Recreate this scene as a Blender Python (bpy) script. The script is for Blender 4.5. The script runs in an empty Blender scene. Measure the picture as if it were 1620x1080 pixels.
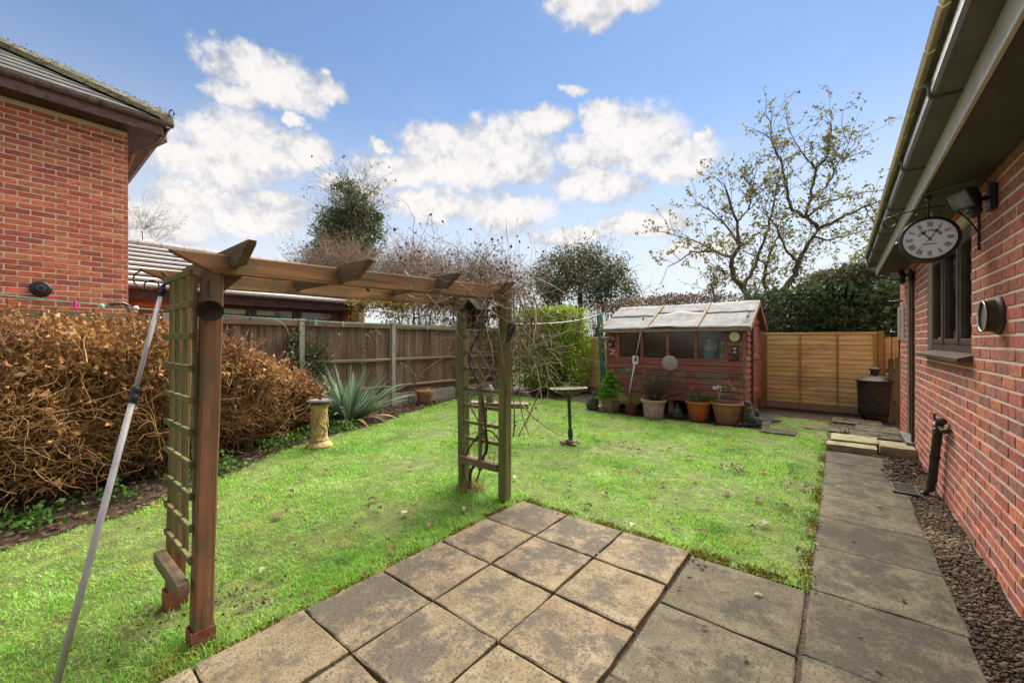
import bpy, math, random
import numpy as np
from mathutils import Vector, Matrix

SC = bpy.context.scene
COL = SC.collection
R = math.radians
random.seed(7)
RNG = np.random.default_rng(11)

# ------------------------------------------------------------------ camera, sky, sun, exposure
CAM_H, FPX, YAW = 1.39, 642.0, R(38.9)
cam = bpy.data.cameras.new('camera'); camo = bpy.data.objects.new('camera', cam); COL.objects.link(camo)
camo.location = (0, 0, CAM_H); camo.rotation_euler = (R(90), 0, YAW)
cam.sensor_width = 36; cam.lens = FPX / 1620 * 36; cam.clip_end = 2000; cam.clip_start = 0.05
SC.camera = camo
SUN_AZ, SUN_EL = R(-6), R(52)
sun_dir = Vector((math.sin(SUN_AZ) * math.cos(SUN_EL), math.cos(SUN_AZ) * math.cos(SUN_EL), math.sin(SUN_EL)))
sl = bpy.data.lights.new('sun', 'SUN'); so = bpy.data.objects.new('sun', sl); COL.objects.link(so)
sl.energy = 3.2; sl.angle = R(62); sl.color = (1.0, 0.92, 0.78)
so.rotation_euler = (-sun_dir).to_track_quat('-Z', 'Y').to_euler()
SC.view_settings.view_transform = 'Standard'; SC.view_settings.look = 'None'
SC.view_settings.gamma = 1; SC.view_settings.use_curve_mapping = False
SC.view_settings.exposure = 2.05
SC.render.engine = 'CYCLES'
try:
    SC.cycles.use_denoising = True
    SC.cycles.max_bounces = 8; SC.cycles.transparent_max_bounces = 8
    SC.cycles.sample_clamp_indirect = 6
except Exception:
    pass
SKY_K, CLOUD_W = 0.040, 0.228

def build_world():
    w = bpy.data.worlds.new('World'); SC.world = w; w.use_nodes = True
    nt = w.node_tree; N = nt.nodes; L = nt.links
    N.clear()
    def nd(t, **k):
        n = N.new(t)
        for a, b in k.items(): setattr(n, a, b)
        return n
    def setin(n, i, v):
        if isinstance(v, bpy.types.NodeSocket): L.new(v, n.inputs[i])
        else: n.inputs[i].default_value = v
    def mt(op, a, b=0.0, c=None, clamp=False):
        n = nd('ShaderNodeMath', operation=op, use_clamp=clamp); setin(n, 0, a); setin(n, 1, b)
        if c is not None: setin(n, 2, c)
        return n.outputs[0]
    def vm(op, a, b=(0, 0, 0), c=None, out=0):
        n = nd('ShaderNodeVectorMath', operation=op); setin(n, 0, a); setin(n, 1, b)
        if c is not None: setin(n, 2, c)
        return n.outputs[out]
    def noise(v, s, det, rough=0.55):
        n = nd('ShaderNodeTexNoise'); setin(n, 'Vector', v); n.inputs['Scale'].default_value = s
        n.inputs['Detail'].default_value = det; n.inputs['Roughness'].default_value = rough
        return n
    def mr(v, a, b, c=0.0, d=1.0):
        n = nd('ShaderNodeMapRange', interpolation_type='SMOOTHSTEP'); setin(n, 0, v)
        n.inputs[1].default_value = a; n.inputs[2].default_value = b; n.inputs[3].default_value = c; n.inputs[4].default_value = d
        return n.outputs[0]
    def mix(f, a, b):
        n = nd('ShaderNodeMix', data_type='RGBA'); setin(n, 0, f); setin(n, 6, a); setin(n, 7, b)
        return n.outputs[2]
    tc = nd('ShaderNodeTexCoord').outputs['Generated']
    dirn = vm('NORMALIZE', tc)
    sx = nd('ShaderNodeSeparateXYZ'); L.new(dirn, sx.inputs[0])
    x, y, z = sx.outputs
    az = mt('MULTIPLY', mt('ARCTAN2', x, y), 180 / math.pi)
    el = mt('MULTIPLY', mt('ARCSINE', z), 180 / math.pi)
    sky = nd('ShaderNodeTexSky', sky_type='NISHITA'); sky.sun_disc = False
    sky.sun_elevation = SUN_EL; sky.sun_rotation = SUN_AZ; sky.altitude = 60
    sky.air_density = 1.0; sky.dust_density = 0.05; sky.ozone_density = 2.5
    cx = nd('ShaderNodeCombineXYZ'); L.new(az, cx.inputs[0]); L.new(el, cx.inputs[1])
    n4 = noise(dirn, 60, 5, 0.6); n1 = noise(dirn, 9, 6, 0.6); n2 = noise(dirn, 30, 6, 0.6)
    warp = vm('MULTIPLY', vm('SUBTRACT', n1.outputs['Color'], (.5, .5, .5)), (7, 5, 0))
    warp2 = vm('MULTIPLY', vm('SUBTRACT', n2.outputs['Color'], (.5, .5, .5)), (3.2, 2.4, 0))
    p = vm('ADD', vm('ADD', cx.outputs[0], warp), warp2)
    blobs = [(380, 105, 62, 24), (435, 135, 70, 28), (365, 150, 40, 20), (520, 143, 28, 15), (385, 235, 85, 42), (330, 265, 80, 30),
             (475, 247, 46, 30), (465, 190, 17, 8), (330, 318, 90, 22), (430, 322, 60, 16), (260, 350, 80, 34), (400, 345, 70, 25), (700, 225, 60, 24), (790, 235, 72, 36),
             (630, 272, 66, 26), (720, 268, 90, 30), (820, 262, 46, 26), (857, 198, 46, 17), (955, 195, 36, 26), (1010, 217, 66, 40), (1080, 252, 60, 28),
             (930, 245, 62, 22), (1112, 210, 20, 10), (940, 293, 74, 22), (690, 328, 72, 22), (800, 335, 70, 24), (1015, 352, 66, 20), (950, 8, 80, 18),
             (912, 138, 24, 8), (606, 229, 16, 6), (560, 300, 50, 14), (1110, 395, 60, 18), (900, 372, 60, 14)]
    cur = None
    for (u, v, ru, rv) in blobs:
        uu = (u - 810) / FPX; a0 = math.degrees(math.atan(uu)) - math.degrees(YAW)
        cc = math.cos(math.atan(uu)); e0 = math.degrees(math.atan((540 - v) / FPX * cc))
        ra = math.degrees(ru / FPX * cc * cc) * 1.12; rb = math.degrees(rv / FPX * cc) * 1.12
        q = vm('MULTIPLY_ADD', p, (1 / ra, 1 / rb, 0), (-a0 / ra, -e0 / rb, 0))
        d = vm('DOT_PRODUCT', q, q, out=1)
        cur = d if cur is None else mt('MINIMUM', cur, d)
    dens = mt('SUBTRACT', 1.0, cur)
    # the rest of the sky carries the same kind of broken cumulus
    zz = mt('ADD', mt('MAXIMUM', z, 0.0), 0.18)
    pl = nd('ShaderNodeCombineXYZ'); L.new(mt('DIVIDE', x, zz), pl.inputs[0]); L.new(mt('DIVIDE', y, zz), pl.inputs[1])
    n3 = noise(pl.outputs[0], 1.15, 8, 0.58)
    gen = mt('MULTIPLY', mt('SUBTRACT', n3.outputs[0], 0.49), 6.0)
    inaz = mr(mt('ABSOLUTE', mt('ADD', az, math.degrees(YAW))), 52, 62, 1.0, 0.0)
    inel = mr(el, 42, 52, 1.0, 0.0)
    infr = mt('MULTIPLY', inaz, inel)
    dens = mt('ADD', mt('MULTIPLY', dens, infr), mt('MULTIPLY', gen, mt('SUBTRACT', 1.0, infr)))
    mask = mr(mt('ADD', dens, mt('MULTIPLY', mt('SUBTRACT', n4.outputs[0], 0.5), 0.9)), -0.62, 0.66)
    shade = mr(mt('ADD', dens, mt('MULTIPLY', mt('SUBTRACT', n2.outputs[0], 0.5), 1.6)), -0.2, 1.0)
    up1 = vm('ADD', dirn, (0, 0, 0.035)); up2 = vm('ADD', dirn, (0, 0, 0.014))
    rel = mt('ADD', mt('MULTIPLY', mt('SUBTRACT', n1.outputs[0], noise(up1, 9, 6, 0.6).outputs[0]), 2.6), mt('MULTIPLY', mt('SUBTRACT', n2.outputs[0], noise(up2, 30, 6, 0.6).outputs[0]), 1.6))
    shade = mr(mt('ADD', mt('ADD', mt('MULTIPLY', dens, 0.55), 0.12), rel), -0.35, 0.75)
    K = CLOUD_W / SKY_K
    ccol = mix(shade, (0.60 * K, 0.625 * K, 0.67 * K, 1), (1.08 * K, 1.03 * K, 0.99 * K, 1))
    haze = mr(el, 2.0, 32.0, 0.90, 0.0)
    thin = mt('MULTIPLY', mr(n1.outputs[0], 0.38, 0.7), mr(el, 6, 36, 0.45, 0.0))
    skyc = mix(mt('MAXIMUM', haze, thin), sky.outputs[0], (0.96 * K, 0.98 * K, 1.0 * K, 1))
    col = mix(mt('MULTIPLY', mask, 0.93), skyc, ccol)
    bg = nd('ShaderNodeBackground'); L.new(col, bg.inputs[0]); bg.inputs[1].default_value = SKY_K
    out = nd('ShaderNodeOutputWorld'); L.new(bg.outputs[0], out.inputs[0])
build_world()

# ------------------------------------------------------------------ helpers
CS, SN = math.cos(YAW), math.sin(YAW)
def at(u, v, d):                     # survey helper: picture point at depth d -> place in the garden
    r = (u - 810) / FPX * d
    return Vector((CS * r - SN * d, SN * r + CS * d, CAM_H - (v - 540) / FPX * d))
def on_ground(u, v, z=0.0):
    return at(u, v, FPX * (CAM_H - z) / (v - 540))

class MB:
    def __init__(s): s.v = []; s.f = []
    def add(s, vs, fs):
        o = len(s.v); s.v += [tuple(a) for a in vs]; s.f += [tuple(i + o for i in f) for f in fs]; return s
    def box(s, lo, hi):
        x0, y0, z0 = lo; x1, y1, z1 = hi
        return s.add([(x0, y0, z0), (x1, y0, z0), (x1, y1, z0), (x0, y1, z0), (x0, y0, z1), (x1, y0, z1), (x1, y1, z1), (x0, y1, z1)],
                     [(0, 3, 2, 1), (4, 5, 6, 7), (0, 1, 5, 4), (1, 2, 6, 5), (2, 3, 7, 6), (3, 0, 4, 7)])
    def bbox(s, lo, hi, b=.004):     # box with chamfered edges
        x0, y0, z0 = lo; x1, y1, z1 = hi
        vs = []; 
        for sx, xa in ((1, x0), (-1, x1)):
            for sy, ya in ((1, y0), (-1, y1)):
                for sz, za in ((1, z0), (-1, z1)):
                    vs += [(xa, ya + sy * b, za + sz * b), (xa + sx * b, ya, za + sz * b), (xa + sx * b, ya + sy * b, za)]
        def i(a, c, e, k): return (a * 4 + c * 2 + e) * 3 + k
        fs = [(i(0,0,0,0), i(0,0,1,0), i(0,1,1,0), i(0,1,0,0)), (i(1,0,0,0), i(1,1,0,0), i(1,1,1,0), i(1,0,1,0)),
              (i(0,0,0,1), i(1,0,0,1), i(1,0,1,1), i(0,0,1,1)), (i(0,1,0,1), i(0,1,1,1), i(1,1,1,1), i(1,1,0,1)),
              (i(0,0,0,2), i(0,1,0,2), i(1,1,0,2), i(1,0,0,2)), (i(0,0,1,2), i(1,0,1,2), i(1,1,1,2), i(0,1,1,2))]
        for c in (0, 1):
            for e in (0, 1):
                fs.append((i(0,c,e,1), i(1,c,e,1), i(1,c,e,2), i(0,c,e,2)))
                fs.append((i(c,0,e,0), i(c,1,e,0), i(c,1,e,2), i(c,0,e,2)))
                fs.append((i(c,e,0,0), i(c,e,1,0), i(c,e,1,1), i(c,e,0,1)))
        for a in (0, 1):
            for c in (0, 1):
                for e in (0, 1): fs.append((i(a,c,e,0), i(a,c,e,1), i(a,c,e,2)))
        return s.add(vs, fs)
    def beam(s, a, b, w, h, up=(0, 0, 1)):
        a = Vector(a); b = Vector(b); d = (b - a).normalized(); up = Vector(up)
        sd = d.cross(up).normalized() * w / 2; u = sd.cross(d).normalized() * h / 2
        vs = [p + i * sd + j * u for p in (a, b) for i, j in ((-1, -1), (1, -1), (1, 1), (-1, 1))]
        return s.add(vs, [(3, 2, 1, 0), (4, 5, 6, 7), (0, 1, 5, 4), (1, 2, 6, 5), (2, 3, 7, 6), (3, 0, 4, 7)])
    def tube(s, pts, rad, n=8, cap=True):
        pts = [Vector(p) for p in pts]
        if not hasattr(rad, '__len__'): rad = [rad] * len(pts)
        rings = []; ref = Vector((.31, .17, .93)); o = len(s.v)
        for i, p in enumerate(pts):
            d = (pts[min(i + 1, len(pts) - 1)] - pts[max(i - 1, 0)]).normalized()
            if abs(d.dot(ref)) > .97: ref = Vector((.9, .3, .1))
            u = d.cross(ref).normalized(); w = d.cross(u)
            ref = u.cross(d).normalized() if False else ref
            for k in range(n):
                a = 2 * math.pi * k / n
                s.v.append(tuple(p + (u * math.cos(a) + w * math.sin(a)) * rad[i]))
        for i in range(len(pts) - 1):
            for k in range(n):
                s.f.append((o + i * n + k, o + i * n + (k + 1) % n, o + (i + 1) * n + (k + 1) % n, o + (i + 1) * n + k))
        if cap:
            s.f.append(tuple(o + k for k in reversed(range(n)))); e = o + (len(pts) - 1) * n
            s.f.append(tuple(e + k for k in range(n)))
        return s
    def lathe(s, prof, c=(0, 0, 0), n=24, axis=None, close=False, jit=0.0, k=1.0):
        prof = [(r * k, h) for r, h in prof]
        # prof: (radius, height) ; axis: direction of height
        ax = Vector(axis).normalized() if axis else Vector((0, 0, 1))
        q = Vector((0, 0, 1)).rotation_difference(ax); o = len(s.v); c = Vector(c)
        for (r, h) in prof:
            for k in range(n):
                a = 2 * math.pi * k / n
                rr = r * (1 + jit * (random.random() - .5))
                s.v.append(tuple(c + q @ Vector((rr * math.cos(a), rr * math.sin(a), h))))
        m = len(prof)
        for i in range(m - 1):
            for k in range(n):
                s.f.append((o + i * n + k, o + i * n + (k + 1) % n, o + (i + 1) * n + (k + 1) % n, o + (i + 1) * n + k))
        s.f.append(tuple(o + k for k in reversed(range(n)))); e = o + (m - 1) * n
        s.f.append(tuple(e + k for k in range(n)))
        return s
    def prism(s, poly, a, b):        # poly: list of 3D points, extruded by vector from a to b offsets
        n = len(poly); a = Vector(a); b = Vector(b)
        vs = [Vector(p) + a for p in poly] + [Vector(p) + b for p in poly]
        fs = [tuple(reversed(range(n))), tuple(range(n, 2 * n))] + [(i, (i + 1) % n, n + (i + 1) % n, n + i) for i in range(n)]
        return s.add(vs, fs)
    def build(s, name, mat, parent=None, base=(0, 0, 0), smooth=False):
        me = bpy.data.meshes.new(name); b = Vector(base)
        me.from_pydata([tuple(Vector(v) - b) for v in s.v], [], s.f); me.update()
        return link(name, me, mat, parent, base, smooth)

def link(name, me, mat, parent=None, base=(0, 0, 0), smooth=False):
    o = bpy.data.objects.new(name, me)
    if mat is not None and not me.materials: me.materials.append(mat)
    COL.objects.link(o)
    if parent is None: o.location = base
    else: o.parent = parent
    if smooth:
        me.polygons.foreach_set('use_smooth', [True] * len(me.polygons))
    return o
def smooth_angle(o, deg=40):
    me = o.data
    me.polygons.foreach_set('use_smooth', [True] * len(me.polygons))
    try: me.set_sharp_from_angle(angle=R(deg))
    except Exception: pass
    return o
def tag(o, label=None, cat=None, group=None, kind=None):
    if label: o['label'] = label
    if cat: o['category'] = cat
    if group: o['group'] = group
    if kind: o['kind'] = kind
    return o
def thing(name, label, cat, base=(0, 0, 0), group=None):
    o = bpy.data.objects.new(name, None); COL.objects.link(o); o.location = base; o.empty_display_size = .1
    return tag(o, label, cat, group)
def np_mesh(name, verts, quads=None, tris=None):
    me = bpy.data.meshes.new(name)
    verts = np.asarray(verts, np.float32).reshape(-1, 3)
    idx = []; tot = []
    if quads is not None and len(quads): idx.append(np.asarray(quads, np.int32).ravel()); tot.append(np.full(len(quads), 4, np.int32))
    if tris is not None and len(tris): idx.append(np.asarray(tris, np.int32).ravel()); tot.append(np.full(len(tris), 3, np.int32))
    idx = np.concatenate(idx); tot = np.concatenate(tot)
    st = np.concatenate([[0], np.cumsum(tot)[:-1]]).astype(np.int32)
    me.vertices.add(len(verts)); me.vertices.foreach_set('co', verts.ravel())
    me.loops.add(len(idx)); me.loops.foreach_set('vertex_index', idx)
    me.polygons.add(len(tot)); me.polygons.foreach_set('loop_start', st)
    try: me.polygons.foreach_set('loop_total', tot)
    except Exception: pass
    me.update(calc_edges=True)
    return me
def nrm(a): return a / (np.linalg.norm(a, axis=-1, keepdims=True) + 1e-9)
def twigs(starts, dirs, lens, r0, segs=5, sides=3, wander=.25, grav=0.0, rng=RNG, taper=.8):
    P = np.asarray(starts, float); n = len(P); D = nrm(np.asarray(dirs, float)); ln = np.broadcast_to(np.asarray(lens, float), (n,))
    r0 = np.broadcast_to(np.asarray(r0, float), (n,)); pts = [P]
    Ds = [D]
    for k in range(segs):
        D = nrm(D + wander * rng.normal(size=(n, 3)) + np.array([0, 0, -grav]))
        P = P + D * (ln / segs)[:, None]; pts.append(P); Ds.append(D)
    pts = np.stack(pts, 1); Ds = np.stack(Ds, 1)             # n,segs+1,3
    U = nrm(np.cross(Ds, np.array([.37, .21, .905]))); V = np.cross(Ds, U)
    rad = r0[:, None] * (1 - taper * np.arange(segs + 1) / segs)[None]
    ang = 2 * np.pi * np.arange(sides) / sides
    ring = pts[:, :, None] + rad[:, :, None, None] * (U[:, :, None] * np.cos(ang)[None, None, :, None] + V[:, :, None] * np.sin(ang)[None, None, :, None])
    verts = ring.reshape(-1, 3)
    i = np.arange(n)[:, None, None]; k = np.arange(segs)[None, :, None]; s = np.arange(sides)[None, None]
    b = i * (segs + 1) * sides
    q = np.stack([b + k * sides + s, b + k * sides + (s + 1) % sides, b + (k + 1) * sides + (s + 1) % sides, b + (k + 1) * sides + s], -1).reshape(-1, 4)
    return verts, q, pts, Ds
def leaves(pts, size, rng=RNG, aspect=.5, dirs=None, spread=1.0, fold=.25, jit=.4, up=0.0):
    P = np.asarray(pts, float); n = len(P)
    D = rng.normal(size=(n, 3))
    if dirs is not None: D = nrm(np.asarray(dirs, float)) + spread * D * .6
    D[:, 2] += up
    D = nrm(D)
    S = nrm(np.cross(D, rng.normal(size=(n, 3)))); Nn = np.cross(D, S)
    L = (size * (1 + jit * (rng.random(n) - .5) * 2))[:, None] if np.ndim(size) == 0 else (size * (1 + jit * (rng.random(n) - .5) * 2))[:, None]
    W = L * aspect * .5
    v = np.stack([P, P + D * L * .5 + S * W + Nn * W * fold, P + D * L - Nn * L * .12, P + D * L * .5 - S * W + Nn * W * fold], 1)
    return v.reshape(-1, 3), np.arange(n * 4).reshape(-1, 4)
def merge(*vq):
    vs = []; qs = []; o = 0
    for v, q in vq:
        vs.append(np.asarray(v)); qs.append(np.asarray(q) + o); o += len(v)
    return np.concatenate(vs), np.concatenate(qs)
def mass(name, vq, mat, parent=None, base=(0, 0, 0), kind=None):
    v, q = vq
    me = np_mesh(name, np.asarray(v) - np.array(base)[None], q)
    o = link(name, me, mat, parent, base)
    if kind: o['kind'] = kind
    return o

# ------------------------------------------------------------------ materials
def ramp(nt, cols, const=False):
    n = nt.nodes.new('ShaderNodeValToRGB'); e = n.color_ramp.elements
    if const: n.color_ramp.interpolation = 'CONSTANT'
    k = len(cols)
    ps = [(i / (k if const else max(k - 1, 1)), c) if len(c) == 3 else (c[0], c[1:]) for i, c in enumerate(cols)]
    while len(e) < k: e.new(0.5)
    for i, (p, c) in enumerate(ps): e[i].position = p; e[i].color = (*c, 1)
    return n
def M(name, cols, scale=6, detail=6, stretch=(1, 1, 1), rough=.8, bump=.25, bscale=None, bstretch=None, rnd=.25, hue=.01, spots=(), spec=.3, metal=0,
      transl=0, randcols=None, ramp_pos=(.3, .72), coord='Object', bdist=.01, coat=0):
    m = bpy.data.materials.new(name); m.use_nodes = True; nt = m.node_tree; N = nt.nodes; L = nt.links
    bs = N['Principled BSDF']
    tc = N.new('ShaderNodeTexCoord'); oi = N.new('ShaderNodeObjectInfo'); ge = N.new('ShaderNodeNewGeometry')
    src = tc.outputs[coord] if coord != 'World' else ge.outputs['Position']
    off = N.new('ShaderNodeVectorMath'); off.operation = 'MULTIPLY_ADD'
    cmb = N.new('ShaderNodeCombineXYZ')
    for i in range(3): L.new(oi.outputs['Random'], cmb.inputs[i])
    L.new(cmb.outputs[0], off.inputs[0]); off.inputs[1].default_value = (37, 53, 71) if coord != 'World' else (0, 0, 0); L.new(src, off.inputs[2])
    mp = N.new('ShaderNodeMapping'); mp.inputs['Scale'].default_value = stretch; L.new(off.outputs[0], mp.inputs[0])
    no = N.new('ShaderNodeTexNoise'); no.inputs['Scale'].default_value = scale; no.inputs['Detail'].default_value = detail; no.inputs['Roughness'].default_value = .62
    L.new(mp.outputs[0], no.inputs['Vector'])
    mr = N.new('ShaderNodeMapRange'); mr.inputs[1].default_value = ramp_pos[0]; mr.inputs[2].default_value = ramp_pos[1]; L.new(no.outputs[0], mr.inputs[0])
    cr = ramp(nt, cols); L.new(mr.outputs[0], cr.inputs[0]); col = cr.outputs[0]
    ad = N.new('ShaderNodeMath'); ad.operation = 'ADD'; L.new(oi.outputs['Random'], ad.inputs[0]); L.new(ge.outputs['Random Per Island'], ad.inputs[1])
    fr = N.new('ShaderNodeMath'); fr.operation = 'FRACT'; L.new(ad.outputs[0], fr.inputs[0])
    if randcols:
        rc = ramp(nt, randcols, True); L.new(fr.outputs[0], rc.inputs[0])
        mx = N.new('ShaderNodeMix'); mx.data_type = 'RGBA'; mx.blend_type = 'MULTIPLY'; mx.inputs[0].default_value = 1
        L.new(rc.outputs[0], mx.inputs[6]); L.new(col, mx.inputs[7]); col = mx.outputs[2]
    if rnd:
        f2 = N.new('ShaderNodeMath'); f2.operation = 'MULTIPLY'; L.new(fr.outputs[0], f2.inputs[0]); f2.inputs[1].default_value = 7.31
        f3 = N.new('ShaderNodeMath'); f3.operation = 'FRACT'; L.new(f2.outputs[0], f3.inputs[0])
        v = N.new('ShaderNodeMapRange'); v.inputs[3].default_value = 1 - rnd; v.inputs[4].default_value = 1 + rnd; L.new(f3.outputs[0], v.inputs[0])
        h = N.new('ShaderNodeMapRange'); h.inputs[3].default_value = .5 - hue; h.inputs[4].default_value = .5 + hue; L.new(fr.outputs[0], h.inputs[0])
        hs = N.new('ShaderNodeHueSaturation'); L.new(v.outputs[0], hs.inputs['Value']); L.new(h.outputs[0], hs.inputs['Hue']); L.new(col, hs.inputs['Color']); col = hs.outputs[0]
    for (sc, s_scale, lo, hi, amt, *sst) in spots:
        n2 = N.new('ShaderNodeTexNoise'); n2.inputs['Scale'].default_value = s_scale; n2.inputs['Detail'].default_value = 7; n2.inputs['Roughness'].default_value = .65
        if sst:
            mp3 = N.new('ShaderNodeMapping'); mp3.inputs['Scale'].default_value = sst[0]; L.new(off.outputs[0], mp3.inputs[0]); L.new(mp3.outputs[0], n2.inputs['Vector'])
        else: L.new(ge.outputs['Position'], n2.inputs['Vector'])
        m2 = N.new('ShaderNodeMapRange'); m2.interpolation_type = 'SMOOTHSTEP'; m2.inputs[1].default_value = lo; m2.inputs[2].default_value = hi; m2.inputs[4].default_value = amt
        L.new(n2.outputs[0], m2.inputs[0])
        mx = N.new('ShaderNodeMix'); mx.data_type = 'RGBA'; L.new(m2.outputs[0], mx.inputs[0]); L.new(col, mx.inputs[6]); mx.inputs[7].default_value = (*sc, 1); col = mx.outputs[2]
    L.new(col, bs.inputs['Base Color'])
    bs.inputs['Roughness'].default_value = rough; bs.inputs['Specular IOR Level'].default_value = spec; bs.inputs['Metallic'].default_value = metal
    if coat: bs.inputs['Coat Weight'].default_value = coat
    if bump:
        nb = no
        if bscale:
            mp2 = N.new('ShaderNodeMapping'); mp2.inputs['Scale'].default_value = bstretch or stretch; L.new(off.outputs[0], mp2.inputs[0])
            nb = N.new('ShaderNodeTexNoise'); nb.inputs['Scale'].default_value = bscale; nb.inputs['Detail'].default_value = 5; L.new(mp2.outputs[0], nb.inputs['Vector'])
        bp = N.new('ShaderNodeBump'); bp.inputs['Strength'].default_value = bump; bp.inputs['Distance'].default_value = bdist; L.new(nb.outputs[0], bp.inputs['Height'])
        L.new(bp.outputs[0], bs.inputs['Normal'])
    if transl:
        tr = N.new('ShaderNodeBsdfTranslucent'); L.new(col, tr.inputs[0])
        ms = N.new('ShaderNodeMixShader'); ms.inputs[0].default_value = transl
        L.new(bs.outputs[0], ms.inputs[1]); L.new(tr.outputs[0], ms.inputs[2]); L.new(ms.outputs[0], N['Material Output'].inputs[0])
    return m
MT = {}
MT['soil'] = M('soil', [(.022, .014, .009), (.05, .032, .02), (.085, .058, .038)], 14, bump=.9, bscale=40, rnd=0, bdist=.03)
MT['ground'] = M('ground', [(.04, .035, .02), (.06, .08, .03)], 2, bump=.3, rnd=0)
MT['lawn'] = M('lawn', [(.06, .05, .022), (.10, .125, .03), (.16, .23, .045)], 8, bump=.8, bscale=60, rnd=0, bdist=.02)
MT['grass'] = M('grass', [(.165, .38, .045), (.29, .55, .08), (.48, .69, .23)], 2.2, detail=8, bump=0, rnd=.35, hue=.025, transl=.45, rough=.45, spec=.45,
                spots=[((.50, .49, .12), 3.1, .55, .66, .75), ((.11, .27, .05), 1.7, .53, .64, .75), ((.55, .66, .36), 4.3, .56, .68, .6)], coord='World')
MT['moss'] = M('moss', [(.11, .10, .015), (.20, .17, .025), (.12, .14, .025)], 9, bump=0, rnd=.4, hue=.02, transl=.2)
MT['brick_house'] = M('house_brick', [(.55, .52, .52), (.98, .98, .98), (1.25, 1.22, 1.18)], 32, detail=9, stretch=(1, .45, 1), bump=.6, bdist=.005, rnd=.14, hue=.006,
                      randcols=[(.54, .16, .078), (.44, .115, .066), (.57, .18, .082), (.36, .10, .07), (.52, .145, .074), (.58, .22, .095), (.46, .12, .066), (.55, .17, .082), (.41, .108, .066)], rough=.85)
MT['brick_red'] = M('red_brick', [(.5, .5, .52), (.96, .96, .96), (1.3, 1.25, 1.2)], 28, detail=9, bump=.8, bdist=.006, rnd=.14, hue=.006,
                    randcols=[(.49, .155, .115), (.54, .165, .11), (.39, .155, .13), (.52, .16, .105), (.43, .16, .13), (.56, .185, .115), (.46, .15, .115), (.36, .15, .13)], rough=.85,
                    spots=[((.50, .40, .34), 16, .60, .74, .35), ((.16, .10, .09), 3, .56, .72, .45)])
MT['mortar'] = M('mortar', [(.62, .47, .36), (.74, .60, .48)], 50, bump=.5, rnd=0)
MT['mortar_cream'] = M('cream_mortar', [(.66, .53, .42), (.78, .66, .54)], 50, bump=.5, rnd=0)
MT['slab_buff'] = M('buff_slab', [(.25, .175, .095), (.33, .24, .13), (.38, .285, .165)], 5, detail=9, bump=.5, bscale=16, bdist=.006, rnd=.10, rough=.85, spec=.12,
                    spots=[((.088, .075, .062), 3.1, .45, .60, .82), ((.07, .062, .052), 70, .57, .68, .55), ((.42, .34, .2), 9, .62, .72, .4)])
MT['slab_grey'] = M('grey_slab', [(.068, .056, .042), (.095, .08, .058), (.13, .11, .076)], 3.5, detail=9, bump=.4, bscale=60, bdist=.003, rnd=.10, rough=.8, spec=.12,
                    spots=[((.155, .13, .07), 2.2, .55, .68, .6), ((.038, .034, .029), 2.7, .52, .66, .65), ((.25, .23, .2), 60, .68, .75, .6), ((.09, .10, .03), 5, .64, .74, .45)])
def slab_mat(name, edge_cols, dirt, dirt2, lo, hi, speck, bump=.5):
    m = M(name, edge_cols, 7, detail=10, bump=bump, bscale=22, bdist=.005, rnd=.10, rough=.85, spec=.12)
    nt = m.node_tree; N = nt.nodes; L = nt.links; bs = N['Principled BSDF']; col = bs.inputs['Base Color'].links[0].from_socket
    tc = N.new('ShaderNodeTexCoord'); sp = N.new('ShaderNodeSeparateXYZ'); L.new(tc.outputs['Generated'], sp.inputs[0]); ge = N.new('ShaderNodeNewGeometry')
    def mt(op, a, b):
        n = N.new('ShaderNodeMath'); n.operation = op
        for i, q in enumerate((a, b)):
            if isinstance(q, (int, float)): n.inputs[i].default_value = q
            else: L.new(q, n.inputs[i])
        return n.outputs[0]
    def para(q): return mt('MULTIPLY', mt('MULTIPLY', q, mt('SUBTRACT', 1.0, q)), 4.0)
    cen = mt('POWER', mt('MULTIPLY', para(sp.outputs[0]), para(sp.outputs[1])), .55)
    def noise(s, d, r=.65):
        n = N.new('ShaderNodeTexNoise'); n.inputs['Scale'].default_value = s; n.inputs['Detail'].default_value = d; n.inputs['Roughness'].default_value = r; L.new(ge.outputs['Position'], n.inputs['Vector']); return n.outputs[0]
    def over(c, f, rgb):
        x = N.new('ShaderNodeMix'); x.data_type = 'RGBA'; L.new(f, x.inputs[0]); L.new(c, x.inputs[6]); x.inputs[7].default_value = (*rgb, 1); return x.outputs[2]
    def ss(v, a, b, top):
        n = N.new('ShaderNodeMapRange'); n.interpolation_type = 'SMOOTHSTEP'; L.new(v, n.inputs[0]); n.inputs[1].default_value = a; n.inputs[2].default_value = b; n.inputs[4].default_value = top; return n.outputs[0]
    f = mt('ADD', mt('MULTIPLY', cen, .10), mt('ADD', mt('MULTIPLY', noise(4.2, 10, .7), 1.05), mt('MULTIPLY', noise(26, 6, .7), .5)))
    oi2 = N.new('ShaderNodeObjectInfo'); f = mt('ADD', f, mt('MULTIPLY', mt('SUBTRACT', oi2.outputs['Random'], .5), .13))
    col = over(col, ss(f, lo, hi, .85), dirt)
    col = over(col, ss(noise(95, 4, .75), .50, .60, .75), dirt2)
    col = over(col, ss(noise(170, 3, .6), .66, .74, .7), speck)
    L.new(col, bs.inputs['Base Color'])
    return m
MT['slab_buff'] = slab_mat('buff_slab', [(.155, .118, .07), (.215, .17, .108), (.285, .235, .16)], (.078, .070, .060), (.045, .040, .034), .76, .96, (.42, .38, .31))
MT['slab_grey'] = slab_mat('grey_slab', [(.082, .072, .05), (.12, .105, .073), (.16, .143, .10)], (.050, .045, .037), (.034, .031, .026), .74, .94, (.30, .28, .24), .35)
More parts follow.
